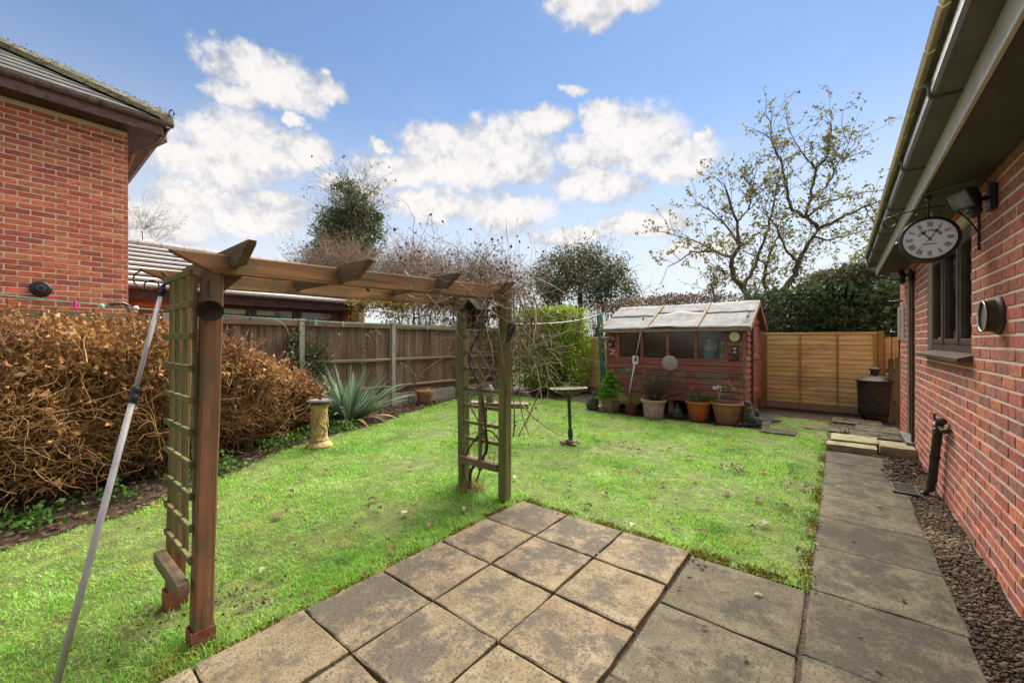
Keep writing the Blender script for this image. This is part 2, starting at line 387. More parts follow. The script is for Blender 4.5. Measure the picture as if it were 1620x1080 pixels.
MT['stone_step'] = M('step_stone', [(.16, .14, .08), (.28, .24, .14), (.34, .30, .2)], 8, bump=.6, bscale=30, rnd=.1, spots=[((.10, .12, .03), 6, .52, .64, .8)])
MT['gravel'] = M('gravel', [(.055, .037, .022), (.125, .09, .058), (.28, .215, .15)], 2, bump=.2, rnd=.55, hue=.02, rough=.85)
WOODG = (1, 1, .07)
MT['arch_wood'] = M('arch_wood', [(.11, .052, .022), (.20, .10, .042), (.27, .15, .07)], 22, stretch=(1, 1, .05), bump=.6, bdist=.006, rnd=.18, hue=.012, rough=.75,
                    spots=[((.085, .075, .03), 3.5, .47, .62, .75), ((.16, .16, .055), 7, .60, .72, .6), ((.03, .02, .012), 55, .60, .66, .8, (1, 1, .03))])
MT['arch_beam'] = M('arch_beam', [(.09, .045, .02), (.24, .125, .05), (.40, .24, .115)], 20, stretch=(1, .05, 1), bump=.7, bdist=.006, rnd=.12, rough=.75,
                    spots=[((.10, .085, .05), 3, .47, .62, .75), ((.17, .165, .065), 6, .58, .7, .6), ((.035, .022, .013), 50, .59, .66, .85, (1, .03, 1))])
MT['arch_rafter'] = M('arch_rafter', [(.08, .055, .032), (.15, .105, .062), (.21, .16, .10)], 20, stretch=(.05, 1, 1), bump=.4, bdist=.006, rnd=.12, rough=.75,
                      spots=[((.10, .13, .05), 5, .55, .68, .6), ((.035, .025, .016), 50, .59, .66, .85, (.03, 1, 1))])
MT['arch_green'] = M('algae_wood', [(.09, .095, .03), (.15, .145, .055), (.22, .19, .10)], 22, stretch=(1, 1, .05), bump=.35, bdist=.006, rnd=.15, rough=.75,
                     spots=[((.20, .115, .06), 2.2, .52, .66, .75), ((.06, .055, .03), 6, .58, .70, .7), ((.24, .25, .11), 11, .62, .72, .6), ((.035, .03, .015), 55, .60, .67, .8, (1, 1, .03))])
MT['arch_orange'] = M('stained_post', [(.105, .055, .025), (.205, .112, .05), (.32, .19, .10)], 24, stretch=(1, 1, .035), bump=.6, bdist=.006, rnd=.05, rough=.75, ramp_pos=(.25, .75),
                      spots=[((.10, .08, .045), 3.2, .47, .62, .8), ((.16, .16, .07), 9, .60, .70, .6), ((.035, .022, .013), 55, .60, .66, .85, (1, 1, .03)), ((.40, .25, .13), 45, .62, .70, .45, (1, 1, .04))])
MT['rust'] = M('rusty_metal', [(.13, .04, .028), (.22, .075, .05), (.27, .11, .08)], 20, bump=.3, rnd=.1, rough=.7)
MT['fence_wood'] = M('fence_board', [(.065, .040, .028), (.15, .093, .062), (.31, .22, .155)], 26, stretch=(1, 1, .045), bump=.4, bdist=.004, rnd=.30, hue=.012, rough=.85,
                     spots=[((.06, .05, .042), 2.0, .52, .68, .7), ((.22, .09, .04), 1.1, .52, .66, .45), ((.30, .25, .20), 60, .58, .68, .6, (1, 1, .035)), ((.025, .016, .011), 70, .60, .67, .8, (1, 1, .03))])
MT['fence_rail'] = M('fence_rail', [(.11, .075, .048), (.18, .13, .082), (.26, .20, .135)], 24, stretch=(1, .05, 1), bump=.4, bdist=.004, rnd=.2, rough=.85)
MT['concrete'] = M('concrete', [(.22, .20, .165), (.31, .285, .235), (.37, .345, .29)], 24, bump=.4, rnd=.08, spots=[((.15, .15, .09), 5, .55, .68, .6)])
MT['lap_wood'] = M('lap_board', [(.50, .32, .10), (.70, .49, .18), (.80, .62, .29)], 18, stretch=(.07, 1, 1), bump=.35, bdist=.004, rnd=.14, hue=.008, rough=.7,
                   spots=[((.30, .22, .13), 1.7, .50, .64, .5), ((.13, .08, .045), 13, .66, .71, .85), ((.25, .14, .05), 60, .58, .68, .6, (.03, 1, 1))])
MT['lap_post'] = M('lap_post', [(.27, .135, .035), (.38, .20, .055), (.45, .27, .09)], 18, stretch=(1, 1, .07), bump=.3, rnd=.14, rough=.7)
MT['shed_red'] = M('red_paint', [(.19, .058, .044), (.28, .088, .066), (.35, .14, .105)], 12, stretch=(.12, 1, 1), bump=.35, bdist=.004, rnd=.15, hue=.008, rough=.65,
                   spots=[((.20, .14, .10), 3.2, .52, .64, .75), ((.48, .39, .32), 9, .62, .72, .65)])
MT['shed_worn'] = M('worn_red_paint', [(.14, .045, .034), (.24, .08, .055), (.31, .17, .115)], 12, stretch=(.12, 1, 1), bump=.45, bdist=.005, rnd=.22, hue=.008, rough=.75,
                    spots=[((.19, .14, .095), 3.2, .44, .54, .92), ((.55, .36, .20), 5, .56, .66, .85), ((.08, .07, .055), 6, .60, .70, .6)])
MT['felt'] = M('roof_felt', [(.17, .175, .18), (.23, .235, .24), (.30, .30, .30)], 7, bump=.6, bscale=260, bdist=.003, rnd=.08, rough=.8, spots=[((.14, .135, .12), 2.5, .5, .66, .7), ((.36, .35, .33), 5, .6, .72, .5)])
MT['batten'] = M('roof_batten', [(.18, .12, .075), (.30, .22, .15), (.40, .31, .23)], 14, bump=.3, rnd=.15)
MT['brown_trim'] = M('brown_trim', [(.055, .032, .024), (.085, .052, .042), (.115, .075, .065)], 5, bump=.1, rnd=.08, rough=.6, spec=.2)
MT['mauve_trim'] = M('weathered_gutter', [(.11, .065, .055), (.17, .105, .095), (.24, .165, .15)], 16, bump=.2, rnd=.08, rough=.55)
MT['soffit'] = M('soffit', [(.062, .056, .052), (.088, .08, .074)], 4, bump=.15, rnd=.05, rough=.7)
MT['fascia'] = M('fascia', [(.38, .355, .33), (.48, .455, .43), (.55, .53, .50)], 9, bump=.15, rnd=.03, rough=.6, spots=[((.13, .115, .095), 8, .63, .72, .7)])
MT['eave_tile'] = M('cream_tile', [(.55, .45, .30), (.68, .58, .42)], 9, bump=.2, rnd=.1)
MT['gutter'] = M('gutter', [(.07, .064, .06), (.095, .088, .082), (.13, .12, .112)], 7, bump=.1, rnd=.05, rough=.5, spec=.5)
MT['tile_dark'] = M('roof_tile', [(.055, .055, .058), (.09, .088, .085), (.14, .13, .12)], 9, bump=.4, rnd=.2, rough=.8, spots=[((.17, .17, .05), 5, .56, .66, .8), ((.22, .20, .17), 4, .6, .7, .5)])
MT['tile_pale'] = M('grey_roof_tile', [(.25, .25, .26), (.34, .34, .35), (.42, .41, .40)], 10, bump=.3, rnd=.12, rough=.7, spots=[((.16, .16, .07), 5, .58, .68, .6)])
MT['moss_tile'] = M('mossy_ridge', [(.10, .08, .055), (.17, .145, .09), (.24, .21, .12)], 12, bump=.9, bscale=30, bdist=.03, rnd=.15, spots=[((.20, .19, .05), 7, .52, .64, .8)])
MT['black'] = M('black_metal', [(.012, .012, .014), (.022, .022, .024)], 10, bump=.1, rnd=.05, rough=.4, spec=.5)
MT['dark_iron'] = M('dark_iron', [(.035, .03, .022), (.06, .055, .04), (.09, .08, .055)], 14, bump=.4, rnd=.1, rough=.6, metal=.4)
MT['grey_plastic'] = M('grey_tube', [(.36, .35, .37), (.44, .43, .45), (.50, .49, .50)], 10, bump=.08, rnd=.05, rough=.45, spec=.5)
MT['steel'] = M('steel', [(.5, .5, .5), (.65, .65, .65)], 10, bump=.05, rnd=0, rough=.35, metal=.8)
MT['white'] = M('white_paint', [(.70, .70, .68), (.80, .80, .78)], 10, bump=.05, rnd=.05, rough=.5)
MT['clock_face'] = M('clock_dial', [(.84, .86, .88), (.90, .92, .94)], 6, bump=0, rnd=0, rough=.35)
MT['ink'] = M('dial_ink', [(.012, .012, .014), (.02, .02, .022)], 5, bump=0, rnd=0, rough=.5)
MT['dial'] = M('yellow_dial', [(.55, .52, .30), (.66, .62, .40)], 8, bump=0, rnd=0, rough=.4)
MT['terracotta'] = M('terracotta', [(.22, .10, .06), (.31, .145, .085), (.38, .20, .13)], 8, bump=.25, rnd=.08, rough=.8, spots=[((.42, .32, .25), 9, .60, .72, .5)])
MT['orange_pot'] = M('orange_pot', [(.44, .12, .03), (.54, .16, .045)], 6, bump=.1, rnd=.03, rough=.55)
MT['maroon_pot'] = M('maroon_pot', [(.15, .035, .035), (.21, .055, .05)], 6, bump=.1, rnd=.03, rough=.45)
MT['pale_pot'] = M('pale_clay', [(.38, .27, .20), (.48, .36, .28), (.55, .44, .36)], 10, bump=.25, rnd=.05, rough=.8)
MT['brown_pot'] = M('brown_pot', [(.22, .13, .08), (.30, .19, .12), (.36, .25, .17)], 8, bump=.2, rnd=.05, rough=.75)
MT['sandstone'] = M('sandstone', [(.30, .20, .075), (.46, .33, .14), (.55, .43, .22)], 16, bump=.9, bscale=26, bdist=.02, rnd=.04, rough=.85, spots=[((.14, .11, .045), 11, .58, .68, .7)])
MT['slate'] = M('slate', [(.10, .095, .095), (.17, .165, .165), (.26, .25, .25)], 12, bump=.3, rnd=.06, rough=.5)
MT['green_metal'] = M('green_metal', [(.012, .03, .026), (.022, .05, .042)], 12, bump=.15, rnd=.03, rough=.4, spec=.5)
MT['mossy_stone'] = M('mossy_stone', [(.035, .035, .03), (.075, .075, .065), (.12, .12, .10)], 16, bump=.9, bscale=30, bdist=.02, rnd=.05, rough=.9, spots=[((.13, .15, .025), 6, .55, .63, .9)])
MT['pale_stone'] = M('pale_stone', [(.40, .36, .29), (.52, .47, .39), (.6, .55, .46)], 30, bump=.8, bscale=40, bdist=.02, rnd=.05, rough=.9)
MT['bin_metal'] = M('bin_metal', [(.022, .016, .014), (.038, .028, .024), (.06, .044, .038)], 9, bump=.2, rnd=.05, rough=.55, spots=[((.13, .09, .07), 14, .64, .72, .5)])
MT['pipe'] = M('brown_pipe', [(.03, .022, .018), (.05, .036, .028), (.07, .05, .04)], 12, bump=.2, rnd=.05, rough=.5)
MT['brass'] = M('grey_brass', [(.16, .14, .12), (.28, .26, .23)], 14, bump=.2, rnd=.05, rough=.45, metal=.7)
MT['net_green'] = M('green_wrap', [(.02, .16, .10), (.035, .24, .15)], 20, bump=.4, rnd=.1, rough=.6)
MT['line_green'] = M('green_line', [(.05, .32, .22), (.08, .42, .30)], 20, bump=0, rnd=0, rough=.5)
MT['line_white'] = M('white_line', [(.55, .56, .55), (.65, .66, .65)], 20, bump=0, rnd=0, rough=.5)
for k, c in dict(pink=(.70, .03, .30), navy=(.02, .05, .16), aqua=(.35, .62, .60), paleblue=(.45, .55, .75), smoke=(.06, .06, .065), clear=(.65, .70, .72)).items():
    MT['peg_' + k] = M(k + '_plastic', [tuple(.85 * a for a in c), c], 10, bump=0, rnd=.05, rough=.35, spec=.5)
MT['hyd_twig'] = M('dry_stem', [(.11, .056, .023), (.24, .132, .054), (.44, .27, .12)], 1.5, bump=0, rnd=.35, hue=.012, coord='World')
MT['hyd_leaf'] = M('dead_leaf', [(.09, .04, .017), (.26, .12, .04), (.48, .25, .085)], 1.5, bump=0, rnd=.6, hue=.02, transl=.25, coord='World', rough=.6)
MT['litter'] = M('leaf_litter', [(.03, .018, .011), (.075, .042, .024), (.16, .095, .05)], 4, bump=0, rnd=.55, hue=.02, coord='World')
MT['vine'] = M('vine_stem', [(.13, .085, .055), (.25, .185, .135), (.40, .325, .26)], 3, bump=0, rnd=.4, hue=.01, coord='World')
MT['vine_dark'] = M('dark_stem', [(.045, .03, .02), (.09, .062, .042), (.15, .11, .08)], 3, bump=0, rnd=.35, hue=.01, coord='World')
MT['bark'] = M('bark', [(.055, .040, .028), (.11, .082, .058), (.18, .145, .105)], 9, stretch=(1, 1, .3), bump=.7, bdist=.02, rnd=.1)
MT['apple_leaf'] = M('apple_leaf', [(.12, .115, .03), (.20, .19, .05), (.29, .25, .08)], 1.2, bump=0, rnd=.5, hue=.03, transl=.4, coord='World')
MT['ivy'] = M('ivy_leaf', [(.045, .085, .03), (.08, .135, .05), (.14, .20, .08)], 1.2, bump=0, rnd=.45, hue=.02, transl=.2, rough=.4, spec=.5, coord='World')
MT['dark_leaf'] = M('evergreen_leaf', [(.06, .08, .035), (.11, .13, .06), (.17, .18, .09)], 1.0, bump=0, rnd=.5, hue=.03, transl=.25, rough=.45, spec=.5, coord='World')
MT['rust_leaf'] = M('beech_leaf', [(.11, .075, .05), (.19, .13, .09), (.28, .20, .14)], 1.2, bump=0, rnd=.45, hue=.02, transl=.3, coord='World')
MT['hedge_leaf'] = M('hedge_leaf', [(.14, .25, .022), (.27, .40, .035), (.45, .53, .06)], 1.0, bump=0, rnd=.45, hue=.02, transl=.3, rough=.45, spec=.45, coord='World')
MT['yellow_leaf'] = M('yellow_flower', [(.45, .33, .03), (.6, .46, .05)], 2, bump=0, rnd=.3, transl=.3)
MT['conifer'] = M('conifer', [(.09, .22, .02), (.17, .34, .035), (.27, .44, .06)], 6, bump=0, rnd=.4, transl=.25, coord='World')
MT['sword'] = M('sword_leaf', [(.08, .14, .09), (.15, .23, .145), (.28, .36, .24)], 2.5, bump=0, rnd=.35, hue=.012, transl=.2, rough=.45, spec=.45, coord='World')
MT['straw'] = M('straw', [(.24, .17, .075), (.38, .28, .13), (.5, .4, .22)], 4, bump=0, rnd=.35, transl=.2)
MT['straw_leaf'] = M('pale_dead_leaf', [(.22, .18, .13), (.34, .29, .22)], 20, bump=.2, rnd=.3)
MT['weed'] = M('weed_leaf', [(.05, .12, .02), (.09, .19, .035)], 6, bump=0, rnd=.4, transl=.3)
MT['bluewater'] = M('blue_jug', [(.09, .30, .50), (.15, .40, .60)], 6, bump=0, rnd=0, rough=.3)
MT['paleplastic'] = M('pale_jug', [(.42, .52, .58), (.5, .6, .65)], 6, bump=0, rnd=0, rough=.35)
MT['greenlabel'] = M('green_label', [(.08, .28, .12), (.12, .36, .16)], 6, bump=0, rnd=0, rough=.4)
MT['interior'] = M('interior', [(.02, .018, .016), (.035, .03, .027)], 3, bump=0, rnd=0)
MT['curtain'] = M('curtain', [(.55, .60, .55), (.66, .71, .66)], 6, bump=.1, rnd=.05)
MT['blind'] = M('blind', [(.40, .36, .31), (.48, .44, .39)], 6, bump=0, rnd=.12)
def glass_mat(name, tint, rough=.05, alpha=.75, dirt=0.0):
    m = bpy.data.materials.new(name); m.use_nodes = True; nt = m.node_tree; N = nt.nodes; L = nt.links
    N.remove(N['Principled BSDF'])
    gl = N.new('ShaderNodeBsdfGlossy'); gl.inputs['Roughness'].default_value = rough; gl.inputs[0].default_value = (.9, .9, .9, 1)
    tr = N.new('ShaderNodeBsdfTransparent'); tr.inputs[0].default_value = (*tint, 1)
    fz = N.new('ShaderNodeFresnel'); fz.inputs[0].default_value = 1.5
    ms = N.new('ShaderNodeMixShader'); L.new(fz.outputs[0], ms.inputs[0]); L.new(tr.outputs[0], ms.inputs[1]); L.new(gl.outputs[0], ms.inputs[2])
    last = ms.outputs[0]
    if dirt:
        df = N.new('ShaderNodeBsdfDiffuse'); df.inputs[0].default_value = (.32, .31, .28, 1)
        no = N.new('ShaderNodeTexNoise'); no.inputs['Scale'].default_value = 5; no.inputs['Detail'].default_value = 8
        ge = N.new('ShaderNodeNewGeometry'); L.new(ge.outputs['Position'], no.inputs['Vector'])
        mr = N.new('ShaderNodeMapRange'); mr.inputs[1].default_value = .35; mr.inputs[2].default_value = .8; mr.inputs[3].default_value = dirt * .35; mr.inputs[4].default_value = dirt * 1.8; L.new(no.outputs[0], mr.inputs[0])
        m3 = N.new('ShaderNodeMixShader'); L.new(mr.outputs[0], m3.inputs[0]); L.new(last, m3.inputs[1]); L.new(df.outputs[0], m3.inputs[2]); last = m3.outputs[0]
    L.new(last, N['Material Output'].inputs[0])
    return m
MT['glass'] = glass_mat('window_glass', (.80, .85, .84))
MT['dirty_glass'] = glass_mat('dirty_glass', (.86, .86, .84), .12, dirt=.07)

# ------------------------------------------------------------------ ground, lawn, beds
MB().add([(-150, -150, -.04), (150, -150, -.04), (150, 250, -.04), (-150, 250, -.04)], [(0, 1, 2, 3)]).build('ground', MT['ground'])['kind'] = 'structure'
BEDY = [-4, -.04, .71, 1.47, 2.54, 4.0, 5.9, 7.0, 8.0, 9]; BEDX = [-4.2, -4.38, -4.50, -5.05, -5.70, -6.15, -6.95, -7.25, -7.3, -7.3]
PX0, PY0, PS = -2.128, 2.777, .459          # patio corner and slab pitch
PATH_L, PATH_R, WALL_X = -.125, .475, .71
def far_edge(x):
    return np.where(x < -3.95, 8.1, np.where(x < -.95, 7.35, 8.9))
def in_lawn(x, y):
    bx = np.interp(y, BEDY, BEDX) + .05 * np.sin(y * 5.1) + .03 * np.sin(y * 13)
    ok = (x > bx) & (y < far_edge(x) + .04 * np.sin(x * 9)) & (y > -3.5)
    ok &= np.where(y > PY0, x < PATH_L - .01, x < PX0 - .01)
    ok &= np.where(y > 7.35, ((x < -3.95) | ((x > -.85 + .1 * np.sin(y * 7)) & (x < -.02 + .12 * np.sin(y * 9)))), True)
    return ok
def lawn_sheet():
    s = .07
    xs = np.arange(-7.5, 0.2, s); ys = np.arange(-3.5, 9.0, s)
    X, Y = np.meshgrid(xs, ys, indexing='ij')
    Z = .006 * np.sin(X * 3.1 + 1) * np.sin(Y * 2.7) + .003
    idx = np.arange(X.size).reshape(X.shape)
    ok = in_lawn(X[:-1, :-1] + s / 2, Y[:-1, :-1] + s / 2)
    q = np.stack([idx[:-1, :-1], idx[1:, :-1], idx[1:, 1:], idx[:-1, 1:]], -1)[ok]
    me = np_mesh('lawn', np.stack([X, Y, Z], -1).reshape(-1, 3), q)
    link('lawn', me, MT['lawn'])['kind'] = 'structure'
lawn_sheet()
def soil_bed():
    v = [(-7.6, y, -.012) for y in BEDY] + [(x + .25, y, -.012) for x, y in zip(BEDX, BEDY)]
    n = len(BEDY); f = [(i, n + i, n + i + 1, i + 1) for i in range(n - 1)]
    MB().add(v, f).build('soil_bed', MT['soil'])['kind'] = 'structure'
    MB().add([(-7.6, 7.2, -.008), (.75, 7.2, -.008), (.75, 10.3, -.008), (-7.6, 10.3, -.008)], [(0, 1, 2, 3)]).build('soil_strip', MT['soil'])['kind'] = 'structure'
    MB().add([(-2.3, -2.5, -.006), (WALL_X, -2.5, -.006), (WALL_X, 7.4, -.006), (-.6, 7.4, -.006), (-.6, 2.9, -.006), (-2.3, 2.9, -.006)], [(0, 1, 2, 3, 4, 5)]).build('paving_bed', MT['soil'])['kind'] = 'structure'
soil_bed()
BARE = [(on_ground(985, 705), .17), (on_ground(1005, 714), .16), (on_ground(965, 702), .12), (on_ground(380, 945), .16), (on_ground(345, 985), .14), (on_ground(240, 985), .12), (on_ground(1160, 740), .1), (on_ground(1270, 770), .13), (on_ground(880, 815), .1), (on_ground(1100, 892), .1)]
def grass():
    rng = np.random.default_rng(5); out = []
    n = 900000
    x = rng.uniform(-7.4, 0.15, n); y = rng.uniform(-1.2, 8.9, n)
    d = np.hypot(x, y); fwd = -SN * x + CS * y
    keep = in_lawn(x, y) & (fwd > .7) & (np.abs(CS * x + SN * y) < 1.36 * fwd + .3)
    dens = np.clip((2.9 / np.maximum(d, 1)) ** 1.05, .22, 1.0)
    pat = .5 + .5 * np.sin(x * 5.3 + 1.7 * np.sin(y * 3.7)) * np.sin(y * 4.6 + 1.3 * np.sin(x * 3.1))
    keep &= rng.random(n) < dens * (.72 + .28 * pat)
    for p, r in BARE:
        keep &= ~((((x - p.x) / (r * 1.3)) ** 2 + ((y - p.y) / r) ** 2 < 1) & (rng.random(n) < .82))
    keep &= ~((y > 7.35) & (x > -.95) & (rng.random(n) < .35 + .5 * (np.sin(x * 11) * np.sin(y * 8) > .1)))
    x, y, d, pat = x[keep], y[keep], d[keep], pat[keep]; n = len(x)
    h = rng.uniform(.012, .034, n) * (.75 + .6 * pat ** 1.5) * (1 + .35 * (rng.random(n) > .93))
    h *= np.where((x < -2.13) & (x > -2.45) & (y < 2.9), 1.35, 1.0)
    for px, py in ((-2.27, .55), (-2.74, .54), (-2.3, 2.71), (-2.88, 2.75)):
        h *= 1 + .9 * np.exp(-(((x - px) ** 2 + (y - py) ** 2) / .02))
    w = .0016 + .0006 * np.clip(d - 1.5, 0, 8)
    a = rng.uniform(0, 2 * np.pi, n); lean = rng.uniform(.2, 1.15, n)
    D = np.stack([np.cos(a), np.sin(a), np.zeros(n)], 1)
    b = rng.uniform(0, 2 * np.pi, n); S = np.stack([np.cos(b), np.sin(b), np.zeros(n)], 1) * w[:, None]
    P = np.stack([x, y, np.full(n, -.004)], 1); up = np.array([0, 0, 1.0])
    mid = P + up * (h * .6)[:, None] + D * (h * lean * .3)[:, None]
    tip = P + up * (h * (1.05 - .3 * lean))[:, None] + D * (h * lean)[:, None]
    v = np.stack([P - S, P + S, mid + S * .8, mid - S * .8, tip], 1).reshape(-1, 3)
    i = np.arange(n)[:, None] * 5
    q = i + np.array([[0, 1, 2, 3]]); t = i + np.array([[3, 2, 4]])
    me = np_mesh('grass', v, q, t)
    o = link('grass', me, MT['grass'])
    tag(o, 'short bright green grass covering the whole lawn', 'grass', kind='stuff')
    return n
NG = grass()
def moss():
    rng = np.random.default_rng(6); P = []
    def strip(a, b, n, w):
        t = rng.random(n); k = rng.normal(size=(n, 2)) * w
        m = np.sin(t * 37 + a[0] * 3) + np.sin(t * 91) + .4 > rng.random(n) * .9
        p = np.array(a)[None] + (np.array(b) - np.array(a))[None] * t[:, None] + k
        P.append(p[m])
    strip((PX0 - .03, .2), (PX0 - .03, PY0), 4200, .022)
    strip((PX0, PY0 + .04), (-.12, PY0 + .05), 5200, .03)
    strip((PATH_L - .03, 2.85), (PATH_L - .03, 7.2), 3000, .02)
    for i in (1, 2): strip((PX0 + i * PS, .5), (PX0 + i * PS, PY0), 500, .004)
    for j in (1, 2, 3, 4): strip((PX0, PY0 - j * PS), (PX0 + 3 * PS, PY0 - j * PS), 400, .004)
    p = np.concatenate(P); n = len(p)
    inslab = (p[:, 0] > PX0 + .012) & (p[:, 0] < -.15) & (p[:, 1] < PY0 - .012)
    z = np.where(inslab, .004, .008)
    vq = leaves(np.column_stack([p, z]), .016, rng, .55, up=1.2)
    tag(mass('edge_moss', vq, MT['moss']), 'yellow green moss creeping along the paving edges', 'moss', kind='stuff')
moss()

# ------------------------------------------------------------------ paving
def slab_obj(name, x0, x1, y0, y1, z0, z1, mat, parent, tilt=.003):
    rr = random.Random(int(x0 * 1000) * 7 + int(y0 * 1000))
    b = MB(); nx = ny = 6; c = .007
    # a worn slab: grid top with slightly ragged rim
    xs = [x0, x0 + c] + [x0 + (x1 - x0) * k / 5 for k in (1, 2, 3, 4)] + [x1 - c, x1]
    c = .007; ys = [y0, y0 + c] + [y0 + (y1 - y0) * k / 5 for k in (1, 2, 3, 4)] + [y1 - c, y1]
    tx, ty = rr.uniform(-tilt, tilt), rr.uniform(-tilt, tilt); vs = []
    for i, x in enumerate(xs):
        for j, y in enumerate(ys):
            e = i in (0, len(xs) - 1) or j in (0, len(ys) - 1)
            dx = rr.uniform(-.004, .004) if e else 0; dy = rr.uniform(-.004, .004) if e else 0
            z = z1 + tx * (x - x0) / (x1 - x0) + ty * (y - y0) / (y1 - y0) + rr.uniform(-.0008, .0008) - (.004 if e else 0)
            vs.append((x + dx, y + dy, z))
    m = len(ys); fs = [(i * m + j, (i + 1) * m + j, (i + 1) * m + j + 1, i * m + j + 1) for i in range(len(xs) - 1) for j in range(m - 1)]
    rim = [i * m for i in range(len(xs))] + [(len(xs) - 1) * m + j for j in range(1, m)] + [i * m + m - 1 for i in reversed(range(len(xs) - 1))] + [j for j in reversed(range(1, m - 1))]
    o = len(vs); vs += [(vs[k][0], vs[k][1], z0) for k in rim]
    fs += [(rim[(k + 1) % len(rim)], rim[k], o + k, o + (k + 1) % len(rim)) for k in range(len(rim))]
    b.add(vs, fs)
    return b.build(name, mat, parent)
patio = bpy.data.objects.new('patio', None); COL.objects.link(patio); patio['kind'] = 'structure'
g = .007
for i in range(3):
    for j in range(7):
        slab_obj('paving_slab', PX0 + i * PS + g, PX0 + (i + 1) * PS - g, PY0 - (j + 1) * PS + g, PY0 - j * PS - g, -.03, .028, MT['slab_buff'], patio, .004)
path = bpy.data.objects.new('path', None); COL.objects.link(path); path['kind'] = 'structure'
GX0, GX1 = PX0 + 3 * PS + .012, PATH_L - .022
for j in range(5):
    slab_obj('path_slab', GX0, GX1, PY0 - .005 - (j + 1) * .603 + .004, PY0 - .005 - j * .603 - .003, -.03, .012, MT['slab_grey'], path)
yy = [6.5, 5.87, 5.26, 4.64, 4.03, 3.43, 2.81, 2.2, 1.6, 1.0, .4]
for a, b_ in zip(yy[1:], yy[:-1]):
    slab_obj('path_slab', PATH_L, PATH_R + random.uniform(-.006, .012), a + .003, b_ - .003, -.03, .014, MT['slab_grey'], path)
# garden step and the rough flags beyond it
stp = thing('garden_step', 'low mossy stone step across the end of the grey path', 'step', (0, 6.8, 0))
slab_obj('step_slab', -.13, .36, 6.62, 6.86, -.02, .075, MT['stone_step'], stp).location = (0, -6.8, 0)
slab_obj('step_slab', -.09, .39, 6.87, 7.32, -.02, .10, MT['stone_step'], stp).location = (0, -6.8, 0)
slab_obj('step_block', .385, .70, 6.64, 7.02, -.02, .125, MT['stone_step'], stp).location = (0, -6.8, 0)
back = bpy.data.objects.new('back_path', None); COL.objects.link(back); back['kind'] = 'structure'
for (x0, x1, y0, y1) in ((-.45, .1, 7.95, 8.35), (.12, .68, 7.75, 8.2), (.2, .7, 8.25, 8.8), (-.95, -.5, 7.2, 7.55), (-1.25, -.9, 7.6, 8.3), (-1.3, -.85, 8.35, 9.1), (-.1, .55, 8.85, 9.4)):
    slab_obj('flagstone', x0, x1, y0, y1, -.03, .02 + random.uniform(0, .008), MT['slab_grey'], back)
def gravel():
    rng = np.random.default_rng(9)
    n = 17000
    y = rng.uniform(1.6, 6.62, n); x = rng.uniform(PATH_R + .005, WALL_X - .005, n) + .012 * np.sin(y * 9)
    s = np.where(rng.random(n) > .90, rng.uniform(.009, .021, n), rng.uniform(.0035, .0085, n))
    c = np.stack([x, y, -.004 + rng.random(n) * .014], 1)
    base = np.array([[1, 0, 0], [0, 1, 0], [-1, 0, 0], [0, -1, 0], [0, 0, .7], [0, 0, -.7]])
    f = np.array([[0, 1, 4], [1, 2, 4], [2, 3, 4], [3, 0, 4], [1, 0, 5], [2, 1, 5], [3, 2, 5], [0, 3, 5]])
    a = rng.uniform(0, 6.28, n); sc = rng.uniform(.6, 1.4, (n, 3))
    v = base[None] * sc[:, None]; ca, sa = np.cos(a)[:, None], np.sin(a)[:, None]
    v = np.stack([v[..., 0] * ca - v[..., 1] * sa, v[..., 0] * sa + v[..., 1] * ca, v[..., 2]], -1) * s[:, None, None] + c[:, None] + rng.normal(size=(n, 6, 3)) * .0012
    t = (np.arange(n)[:, None, None] * 6 + f[None]).reshape(-1, 3)
    me = np_mesh('gravel', v.reshape(-1, 3), None, t)
    tag(link('gravel', me, MT['gravel']), 'dark grey brown gravel strip along the foot of the brick wall', 'gravel', kind='stuff')
gravel()

# ------------------------------------------------------------------ brickwork
def brick_meshes(nx, depth, mat, name, k=5):
    out = []; rr = random.Random(3)
    for _ in range(k):
        L_, H_, c = .1055, .0308, .004
        vs = []
        for (x, s) in ((-depth, 0), (-c * .8, 0), (0, c)):
            for (sy, sz) in ((-1, -1), (1, -1), (1, 1), (-1, 1)):
                j = .0024 if s or x > -.01 else 0
                vs.append((nx * (x + rr.uniform(-j, j) * .6), sy * (L_ - s) + rr.uniform(-j, j), sz * (H_ - s) + rr.uniform(-j, j)))
        fs = [(a * 4 + i, a * 4 + (i + 1) % 4, (a + 1) * 4 + (i + 1) % 4, (a + 1) * 4 + i) for a in (0, 1) for i in range(4)] + [(8, 9, 10, 11)]
        if nx < 0: fs = [tuple(reversed(f)) for f in fs]
        me = bpy.data.meshes.new(name); me.from_pydata(vs, [], fs); me.update(); me.materials.append(mat); out.append(me)
    return out
